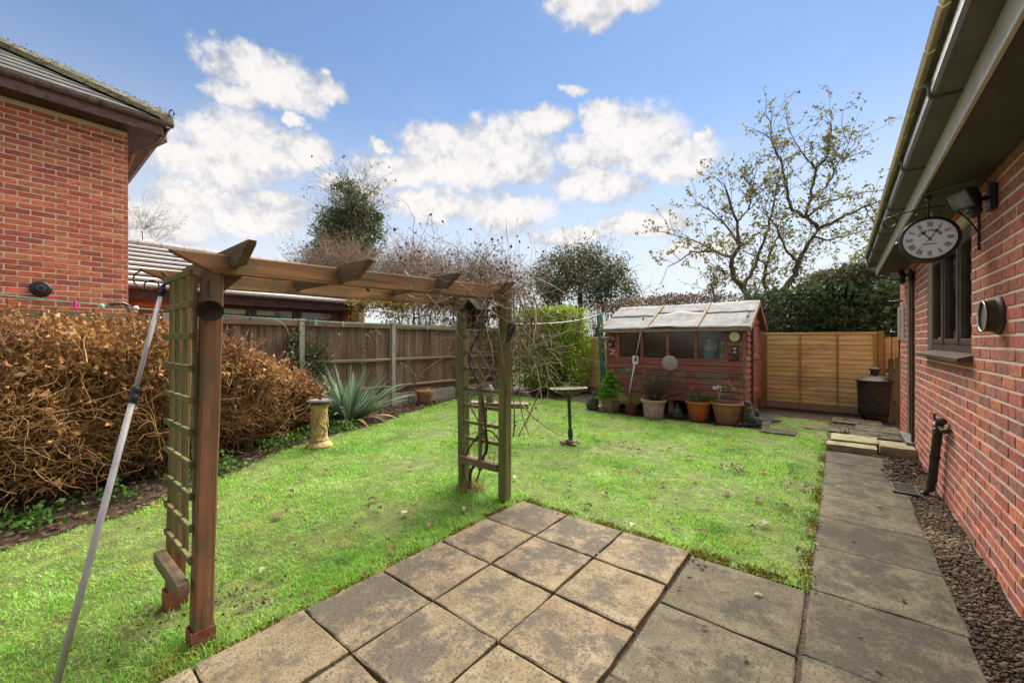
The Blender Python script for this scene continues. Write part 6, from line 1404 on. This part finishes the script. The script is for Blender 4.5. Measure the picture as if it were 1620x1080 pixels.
# ------------------------------------------------------------------ climber smothering the far end of the arch
def arch_vine():
    rng = np.random.default_rng(61); b0 = (-2.55, 2.75, 0)
    t = thing('climbing_vine', 'tangled leafless climber smothering the far end of the arch', 'climber', b0); vq = []; dk = []
    def st(pts, r, store):
        pts = [Vector(q) for q in pts]; out = []
        for i in range(len(pts) - 1):                          # Catmull-Rom smoothing
            p0, p1, p2, p3 = pts[max(i - 1, 0)], pts[i], pts[i + 1], pts[min(i + 2, len(pts) - 1)]
            for s in range(4):
                u = s / 4; out.append(.5 * ((2 * p1) + (p2 - p0) * u + (2 * p0 - 5 * p1 + 4 * p2 - p3) * u * u + (3 * p1 - p0 - 3 * p2 + p3) * u ** 3))
        out.append(pts[-1]); m = MB().tube(out, [r * (1 - .5 * k / (len(out) - 1)) for k in range(len(out))], 6); store.append((np.array(m.v), np.array([f for f in m.f if len(f) == 4])))
        return np.array([tuple(q) for q in out])
    X, Y = -2.55, 2.70
    S = []
    S.append(st([(X - .12, Y, 0), (X - .1, Y - .02, .2), (X + .05, Y + .02, .38), (X + .1, Y - .04, .62), (X - .02, Y + .03, .95), (X - .1, Y - .05, 1.25), (X + .08, Y, 1.6), (X + .15, Y - .1, 1.95)], .017, dk))
    S.append(st([(X - .1, Y - .03, 0), (X - .22, Y, .22), (X - .1, Y, .45), (X + .12, Y - .02, .6), (X + .2, Y + .04, .5)], .013, dk))
    S.append(st([(X - .05, Y, .1), (X + .05, Y + .03, .5), (X - .08, Y - .05, .85), (X + .16, Y, 1.2), (X, Y - .05, 1.75)], .011, vq))
    S.append(st([(X + .3, Y + .02, .9), (X + .02, Y - .04, 1.3), (X - .1, Y - .03, 1.55), (X - .35, Y - .25, 1.85)], .009, vq))
    for (u, v, dd) in (((700, 440), (760, 560), 3.1), ((640, 430), (790, 640), 3.3), ((830, 450), (745, 600), 3.5), ((770, 430), (805, 640), 3.4), ((690, 480), (830, 430), 3.6)):
        a_, b_ = at(*u, dd), at(*v, dd); md = a_.lerp(b_, .5) + Vector((rng.normal() * .1, rng.normal() * .1, .12)); S.append(st([a_, md, b_], .006, vq))
    for pts_ in ([(812, 470), (815, 520), (822, 560), (822, 620), (826, 655), (838, 690)], [(828, 455), (832, 500), (828, 530), (840, 560), (850, 585), (858, 640)], [(845, 470), (850, 500), (832, 545), (812, 560)], [(800, 480), (818, 505), (836, 530), (858, 520)], [(850, 440), (880, 455), (905, 470), (935, 442)], [(826, 640), (845, 660), (880, 685), (893, 688)], [(812, 690), (814, 660), (810, 560), (824, 480)], [(858, 600), (845, 640), (820, 690)]):
        S.append(st([at(u, v, 3.75 + .1 * rng.normal()) for u, v in pts_], .0085, vq))
    for k_ in range(16):
        u0, v0 = rng.uniform(795, 850), rng.uniform(430, 520); q_ = [(u0, v0)]
        for _ in range(4): q_.append((q_[-1][0] + rng.normal() * 14 + 3, q_[-1][1] + rng.uniform(8, 42)))
        S.append(st([at(u, v, 3.65 + .12 * rng.normal()) for u, v in q_], rng.uniform(.004, .0075), vq))
    # twig cloud above and around
    n = 620; src = np.concatenate([s[len(s) // 2:] for s in S]); i = rng.integers(0, len(src), n)
    sp = src[i]; k = rng.random(n) < .75; m_ = int(k.sum())
    sp[k] = np.stack([rng.uniform(-2.9, -2.05, m_), np.maximum(2.95 - np.abs(rng.normal(size=m_)) * .45, 1.75), rng.uniform(1.72, 1.98, m_)], 1)
    dr_ = rng.normal(size=(n, 3)) * np.array([.8, .8, .45]) + np.array([.05, -.05, .22])
    v, q, pp, ds = twigs(sp, dr_, rng.uniform(.18, .6, n), rng.uniform(.0016, .0032, n), 7, 3, .26, 0, rng, .6); vq.append((v, q))
    n2 = 900; i = rng.integers(0, n, n2); kk = rng.integers(2, 8, n2)
    v, q, p3, d3 = twigs(pp[i, kk], ds[i, kk] + rng.normal(size=(n2, 3)) * .7, rng.uniform(.06, .24, n2), .0014, 4, 3, .3, 0, rng); vq.append((v, q))
    # low whips round the posts
    n4 = 60; sp = np.stack([rng.uniform(-2.95, -2.2, n4), 2.72 + rng.normal(size=n4) * .05, rng.uniform(.1, 1.5, n4)], 1)
    v, q, p5, _ = twigs(sp, rng.normal(size=(n4, 3)) * np.array([1, .5, .8]), rng.uniform(.15, .5, n4), .0022, 6, 3, .3, 0, rng); dk.append((v, q))
    n6 = 240; a = rng.uniform(0, 6.28, n6); sp = np.stack([-2.66 + rng.normal(size=n6) * .07, 2.7 + rng.normal(size=n6) * .05, np.zeros(n6)], 1)
    v, q, _, _ = twigs(sp, np.stack([np.cos(a) * .6, np.sin(a) * .6, np.ones(n6)], 1), rng.uniform(.08, .22, n6), .002, 4, 3, .15, .2, rng)
    mass('stems', merge(*vq), MT['vine'], t, b0).location = (0, 0, 0); mass('old_stems', merge(*dk), MT['vine_dark'], t, b0).location = (0, 0, 0)
    mass('grass_tuft', (v, q), MT['straw'], t, b0).location = (0, 0, 0)
    lp = np.concatenate([p3[:, 4], p3[::2, 2], pp[::2, 7]]); mass('dry_leaves', leaves(lp, .024, rng, .6, jit=.6), MT['vine_dark'], t, b0).location = (0, 0, 0)
arch_vine()

# ------------------------------------------------------------------ hedges and trees
def box_hedge(name, label, lo, hi, n, size, mat, seed, cat='hedge', lump=.10, inner=True, aspect=.55, top_only=False, twig=None, roundness=.25):
    rng = np.random.default_rng(seed); lo = np.array(lo, float); hi = np.array(hi, float); c = (lo + hi) / 2; h = (hi - lo) / 2
    d = rng.normal(size=(n * 2, 3)); d = d / np.max(np.abs(d) / h[None], axis=1)[:, None]           # on box surface
    r_ = nrm(d) * np.min(h) ; d = d * (1 - roundness) + d / np.linalg.norm(d / h, axis=1)[:, None] * roundness
    depth = 1 - np.abs(rng.normal(size=len(d))) * .10 - rng.random(len(d)) * .06
    lumpv = 1 + lump * (np.sin(d[:, 0] * 5.3 + 1) * np.sin(d[:, 1] * 4.7) * np.sin(d[:, 2] * 6.1 + 2) + .5 * np.sin(d[:, 0] * 13) * np.sin(d[:, 2] * 11 + d[:, 1] * 9))
    P = c + d * (depth * lumpv)[:, None]; P = P[P[:, 2] > 0.02][:n]
    out = nrm(P - c); b0 = (c[0], c[1], lo[2]); t = thing(name, label, cat, tuple(b0))
    mass('foliage', leaves(P, size, rng, aspect, out, 1.3, up=.25), MT[mat], t, b0).location = (0, 0, 0)
    n2 = max(60, n // 90); sp = np.stack([rng.uniform(lo[0] + .3, hi[0] - .3, n2), rng.uniform(lo[1] + .4, hi[1] - .4, n2), np.full(n2, lo[2])], 1)
    v, q, pp, ds = twigs(sp, np.stack([rng.normal(size=n2) * .06, rng.normal(size=n2) * .04, np.ones(n2)], 1), (hi[2] - lo[2]) * .93, .014, 7, 4, .035, 0, rng)
    n3 = n2 * 12; i = rng.integers(0, n2, n3); k = rng.integers(2, 8, n3)
    v3, q3, p3, _ = twigs(pp[i, k], ds[i, k] * .4 + rng.normal(size=(n3, 3)), rng.uniform(.12, .3, n3), .004, 4, 3, .25, 0, rng)
    mass('branches', merge((v, q), (v3, q3)), MT[twig or 'vine_dark'], t, b0).location = (0, 0, 0)
    return t
box_hedge('clipped_hedge', 'bright green clipped hedge in the back left corner', (-7.25, 8.75, .12), (-5.22, 9.95, 2.33), 30000, .055, 'hedge_leaf', 71, lump=.035, aspect=.6, roundness=.06)
box_hedge('ivy_hedge', 'tall dark ivy hedge behind the honey coloured back fence', (-1.9, 10.45, 0), (1.9, 11.7, 2.62), 30000, .08, 'ivy', 72, lump=.16, aspect=.8, roundness=.3)
box_hedge('ivy_mound', 'uneven mound of ivy and brown twigs rising above the dark ivy hedge', (-.9, 10.7, 1.8), (1.3, 11.9, 2.95), 9000, .07, 'dark_leaf', 76, lump=.2, aspect=.7, roundness=.8, twig='vine')
box_hedge('beech_hedge', 'brown leaved hedge showing above the shed roof', (-6.4, 11.2, 0), (-1.3, 12.3, 2.72), 22000, .06, 'rust_leaf', 73, lump=.07, roundness=.15)
box_hedge('far_hedge', 'dark leafy hedge right of the house corner', (1.2, 9.9, 0), (3.4, 11.0, 2.5), 6000, .085, 'ivy', 74, lump=.06, aspect=.8)
box_hedge('boundary_shrubs', 'brown winter shrubs filling the view just over the board fence', (-10.6, 6.4, 0), (-8.7, 11.0, 2.65), 15000, .06, 'rust_leaf', 75, cat='shrubs', lump=.14, roundness=.35, twig='vine')
def blob_tree(name, label, base, blobs, n, size, mat, seed, trunk_r=.12, twig_mat='vine_dark', loose=.25, ntw=260, twl=(.3, .9), cat='tree', crown_name='crown', aspect=.55, wispy=0):
    rng = np.random.default_rng(seed); t = thing(name, label, cat, tuple(base)); B = np.array(base, float); vq = []
    bl = np.array(blobs, float); w = bl[:, 3] * bl[:, 4] * bl[:, 5]; w = w ** .8; w /= w.sum()
    for b in bl:
        m = MB().tube([B, B * .6 + b[:3] * .4 + np.array([0, 0, -.2]), b[:3]], [trunk_r, trunk_r * .6, trunk_r * .2], 6); vq.append((np.array(m.v), np.array([f for f in m.f if len(f) == 4])))
    i = rng.choice(len(bl), ntw, p=w); d = nrm(rng.normal(size=(ntw, 3))); d[:, 2] = np.abs(d[:, 2]) * .8 + .05 * d[:, 2]
    st = bl[i, :3] + d * bl[i, 3:6] * rng.uniform(.1, .6, ntw)[:, None]
    v, q, pp, ds = twigs(st, d + np.array([0, 0, .3]), rng.uniform(*twl, ntw), .008, 6, 3, .2, 0, rng); vq.append((v, q))
    n3 = ntw * 4; i2 = rng.integers(0, ntw, n3); k = rng.integers(2, 7, n3)
    v, q, p3, d3 = twigs(pp[i2, k], ds[i2, k] + rng.normal(size=(n3, 3)) * .6, rng.uniform(twl[0] * .4, twl[1] * .6, n3), .0042, 4, 3, .25, 0, rng); vq.append((v, q))
    if wispy:
        i4 = rng.integers(0, n3, wispy); v, q, p4, _ = twigs(p3[i4, rng.integers(1, 5, wispy)], rng.normal(size=(wispy, 3)) + np.array([0, 0, .4]), rng.uniform(.1, .45, wispy), .0028, 4, 3, .3, 0, rng); vq.append((v, q))
    mass('trunk', merge(*vq), MT[twig_mat], t, base).location = (0, 0, 0)
    i = rng.choice(len(bl), n, p=w); d = nrm(rng.normal(size=(n, 3))); r_ = rng.random(n) ** .42
    lump = 1 + loose * np.sin(d[:, 0] * 6 + i) * np.sin(d[:, 1] * 5 + i * 2) * np.sin(d[:, 2] * 6 + i)
    P = bl[i, :3] + d * bl[i, 3:6] * (r_ * lump)[:, None]; cl = np.sin(P[:, 0] * 3.3) * np.sin(P[:, 1] * 3.1 + 1) * np.sin(P[:, 2] * 3.7) > -.22
    P = np.concatenate([P[cl], p3[::6, 3], p3[::5, 4]]) if n > 2500 else np.concatenate([P[cl], p3[:, 3], p3[:, 4]]); mass(crown_name, leaves(P, size, rng, aspect, up=.1), MT[mat], t, base).location = (0, 0, 0)
# ivy clad tree behind the fence
c = at(560, 400, 14.5)
def pb(u, v, d, ru, rv, rd=None): 
    q = at(u, v, d); s = d / FPX; return (q.x, q.y, q.z, ru * s, (rd or ru) * s, rv * s)
blob_tree('ivy_clad_tree', 'tall ivy covered tree with bare side branches beyond the board fence', (c.x, c.y, 0), [pb(548, 312, 14.5, 26, 30), pb(560, 345, 14.5, 42, 34), pb(588, 330, 14.5, 20, 34), pb(540, 365, 14.5, 44, 30), pb(545, 400, 14.5, 50, 36), pb(575, 380, 14.3, 36, 40)], 34000, .085, 'ivy', 81, .22, 'vine', .3, 260, (.6, 1.5), wispy=600)
for k, (u, v, d, ru, rv, lab, mt_) in enumerate(((545, 425, 12.0, 62, 62, 'twiggy brown bush in front of the ivy clad tree', 'vine'), (655, 435, 11.6, 70, 60, 'dense tangle of pale brown twigs above the middle fence panel', 'vine'), (745, 445, 11.8, 75, 56, 'loose reddish brown bush above the far arch', 'vine_dark'))):
    q = at(u, 560, d); blob_tree('twiggy_bush', lab, (q.x, q.y, 0), [pb(u, v + 20, d, ru, rv), pb(u - ru * .4, v + 45, d, ru * .6, rv * .7), pb(u + ru * .45, v + 40, d, ru * .6, rv * .7)], 1100, .05, 'rust_leaf', 82 + k, .06, mt_, .2, 420, (.4, 1.1), 'bush', 'leaves', wispy=4200)
q = at(590, 500, 10.6); blob_tree('forsythia_bush', 'yellow flowering bush peeping over the fence beside the outbuilding', (q.x, q.y, 0), [pb(575, 492, 10.6, 26, 16), pb(615, 488, 10.4, 30, 20), pb(640, 495, 10.4, 22, 12)], 260, .07, 'yellow_leaf', 86, .03, 'vine', .2, 140, (.2, .6), 'bush', 'flowers', wispy=300)
q = at(480, 460, 13); blob_tree('dark_bush', 'dark fine leaved branches left of the ivy clad tree', (q.x, q.y, 0), [pb(500, 440, 13, 26, 40), pb(480, 430, 13, 14, 22)], 700, .06, 'dark_leaf', 87, .05, 'vine_dark', .3, 160, (.4, .9), 'bush', 'leaves', wispy=300)
q = at(920, 480, 14.5); blob_tree('evergreen_tree', 'round dark evergreen tree behind the clipped hedge', (q.x, q.y, 0), [pb(920, 442, 14.5, 74, 50), pb(876, 445, 14.2, 46, 40), pb(964, 452, 14.2, 48, 44), pb(915, 412, 14.5, 44, 30), pb(858, 465, 14, 38, 28), pb(985, 475, 14, 30, 24)], 26000, .08, 'dark_leaf', 88, .14, 'vine_dark', .35, 240, (.4, 1.2), wispy=300)
q = at(232, 420, 32); blob_tree('bare_tree', 'distant bare tree above the outbuilding roof', (q.x, q.y, 0), [pb(225, 365, 32, 22, 34), pb(248, 380, 32, 22, 22)], 30, .08, 'rust_leaf', 89, .14, 'vine_dark', .2, 90, (1.0, 2.6), wispy=500)
# sparse leaved fruit tree behind the hedge
def fruit_tree():
    rng = np.random.default_rng(91); D = 12.0; K = 3.6
    b = at(1200, 480, D); base = (b.x, b.y, 0); t = thing('fruit_tree', 'sparse leaved old fruit tree rising behind the shed against the sky', 'tree', base)
    def pt(x, y, dd=0): return at(1040 + x / K, 180 + y / K, D + dd)
    limbs = [([(640, 1240), (600, 1160), (530, 1070), (480, 985), (430, 920), (425, 820), (470, 755), (450, 620), (390, 430)], .11, -.2), ([(490, 980), (540, 900), (590, 770), (640, 620), (665, 500), (682, 390)], .06, .4),
             ([(650, 1250), (640, 1070), (610, 950), (620, 860), (655, 770), (700, 680)], .08, .7), ([(660, 1250), (690, 1060), (770, 935), (800, 850), (880, 705), (925, 655)], .12, 0),
             ([(925, 655), (880, 620), (850, 590), (870, 480), (905, 310), (970, 240), (985, 60)], .06, 0), ([(925, 655), (1050, 590), (1180, 530), (1290, 495)], .05, -.5), ([(760, 1020), (900, 940), (1090, 875), (1205, 815)], .045, .3),
             ([(850, 595), (765, 545), (735, 410), (700, 260), (655, 180), (640, 40)], .055, .3), ([(860, 590), (950, 505), (1090, 465), (1290, 430)], .04, .5), ([(425, 820), (330, 785), (200, 790), (60, 870)], .045, -.5),
             ([(470, 755), (380, 620), (310, 560), (220, 500)], .035, .3), ([(905, 310), (820, 220), (760, 110)], .03, .2), ([(870, 480), (960, 420), (1020, 300), (1090, 170)], .035, -.3), ([(330, 785), (230, 730), (60, 680)], .03, .3),
             ([(450, 620), (520, 540), (540, 420), (480, 350)], .03, -.2), ([(530, 1070), (560, 1010), (600, 960)], .03, .1), ([(310, 1240), (320, 1050), (310, 960), (350, 940)], .045, .5), ([(390, 915), (340, 860), (360, 900)], .03, 0), ([(800, 850), (720, 760), (680, 640), (600, 560)], .04, -.4), ([(880, 705), (960, 720), (1100, 690), (1240, 640)], .04, .6), ([(620, 860), (540, 800), (450, 780)], .03, .5), ([(1180, 530), (1230, 620), (1260, 640)], .02, 0), ([(735, 410), (650, 400), (560, 460)], .025, .4)]
    vq = []; src = []; sdir = []
    for pts, r, dd in limbs:
        P = [pt(x, y, dd * (i / (len(pts) - 1)) * 1.6) for i, (x, y) in enumerate(pts)]
        fine = []
        for i in range(len(P) - 1):
            for s in range(4): fine.append(P[i].lerp(P[i + 1], s / 4) + Vector(rng.normal(size=3)) * .018)
        fine.append(P[-1]); m = MB().tube(fine, [r * (1 - .75 * k / (len(fine) - 1)) for k in range(len(fine))], 7); vq.append((np.array(m.v), np.array([f for f in m.f if len(f) == 4])))
        F = np.array([tuple(q) for q in fine]); dv = np.gradient(F, axis=0); h = max(1, len(F) // 4); src.append(F[h:]); sdir.append(dv[h:])
    src = np.concatenate(src); sdir = nrm(np.concatenate(sdir))
    n = 520; i = rng.integers(0, len(src), n); d0 = sdir[i] * .8 + rng.normal(size=(n, 3)) * .6 + np.array([0, 0, .25])
    v, q, pp, ds = twigs(src[i], d0, rng.uniform(.35, 1.15, n), rng.uniform(.007, .013, n), 6, 3, .2, 0, rng, .7); vq.append((v, q))
    n2 = 1100; i = rng.integers(0, n, n2); k = rng.integers(2, 7, n2)
    v, q, p3, d3 = twigs(pp[i, k], ds[i, k] + rng.normal(size=(n2, 3)) * .6, rng.uniform(.12, .4, n2), .005, 4, 3, .25, 0, rng); vq.append((v, q))
    tr = mass('trunk', merge(*vq), MT['bark'], t, base); tr.location = (0, 0, 0)
    lp = np.concatenate([p3[:, 4], p3[:, 3], p3[::2, 2], pp[:, 6], pp[:, 5]]); lp = np.concatenate([lp, lp + rng.normal(size=lp.shape) * .035])
    mass('crown', leaves(lp, .088, rng, .62, jit=.4, up=-.3), MT['apple_leaf'], t, base).location = (0, 0, 0)
fruit_tree()

# ------------------------------------------------------------------ fallen leaves and bits
def fallen(u, v, kind, i):
    p = on_ground(u, v, .02 if kind == 'slab' else .034); sz = {'lawn': .050, 'pale': .048, 'slab': .022}[kind] * random.uniform(.6, 1.25)
    m = MB(); a = random.uniform(0, 6.28); n = 4; vs = []
    rows_ = []
    for k in range(n + 1):
        t_ = k / n; w = sz * .42 * math.sin(math.pi * (t_ * .9 + .06)); x = (t_ - .5) * sz * 1.6; zc = (.012 if kind != 'slab' else .004) * math.sin(t_ * 3) * random.uniform(.5, 1.3)
        for e in (-1, 0, 1): vs.append(p + Vector((x * math.cos(a) - e * w * math.sin(a), x * math.sin(a) + e * w * math.cos(a), zc + abs(e) * w * random.uniform(.2, .7))))
    m.add(vs, [(3 * k + e, 3 * k + e + 1, 3 * k + e + 4, 3 * k + e + 3) for k in range(n) for e in (0, 1)])
    mat = (MT['rust'] if i % 6 == 0 else MT['litter']) if kind == 'lawn' else (MT['straw_leaf'] if kind == 'pale' or i % 4 == 0 else MT['litter'])
    o = m.build('fallen_leaf', mat, None, tuple(p))
    lab = {'lawn': 'small dark curled dead leaf lying on the lawn', 'pale': 'pale curled dead leaf lying on the lawn', 'slab': 'dry brown leaf scrap lying on the paving'}[kind]
    tag(o, lab, 'leaf', {'lawn': 'dark fallen leaves on the lawn', 'pale': 'pale fallen leaves on the lawn', 'slab': 'leaf scraps on the paving'}[kind])
LAWN = [(485, 735), (515, 745), (460, 778), (590, 790), (600, 804), (560, 695), (420, 800), (405, 785), (440, 815), (425, 752), (860, 760), (945, 720), (1000, 690), (1010, 712), (1060, 710), (1090, 724), (1140, 735), (1170, 736), (1205, 745), (1255, 750), (1120, 700), (1180, 700), (1230, 712), (1290, 735), (1100, 760), (1150, 780), (1200, 790), (1240, 800), (1275, 815), (1190, 835), (1235, 845), (960, 780), (900, 770), (870, 690), (940, 690), (830, 690), (1010, 740), (1050, 765), (1280, 840), (1265, 870), (1180, 720), (1300, 720), (700, 700), (650, 740), (760, 690), (680, 830), (620, 870), (500, 830), (1110, 840), (1070, 790), (930, 800)]
PALE = [(545, 700), (735, 805), (660, 790), (640, 812), (815, 755), (1000, 830), (1115, 800), (1175, 740), (1210, 828), (1223, 884), (415, 902), (1165, 742), (1270, 770), (1290, 862)]
SLAB = [(868, 870), (878, 878), (905, 890), (845, 840), (1200, 940), (1090, 909), (1075, 930), (1350, 855), (1390, 800), (1400, 862), (1385, 720), (1345, 765), (1330, 760), (1430, 950), (1360, 1005), (1390, 1060), (945, 875), (1020, 880), (1115, 992), (1180, 1040), (760, 850), (700, 880), (620, 950), (1365, 740), (1300, 850), (1290, 935)]
for i, (u, v) in enumerate(LAWN): fallen(u, v, 'lawn', i)
for i, (u, v) in enumerate(PALE): fallen(u, v, 'pale', i)
for i, (u, v) in enumerate(SLAB): fallen(u, v, 'slab', i)
print('bricks', nb1, nb2, 'grass', NG, 'objects', len(bpy.data.objects), 'tris', sum(len(o.data.polygons) for o in bpy.data.objects if o.type == 'MESH'))
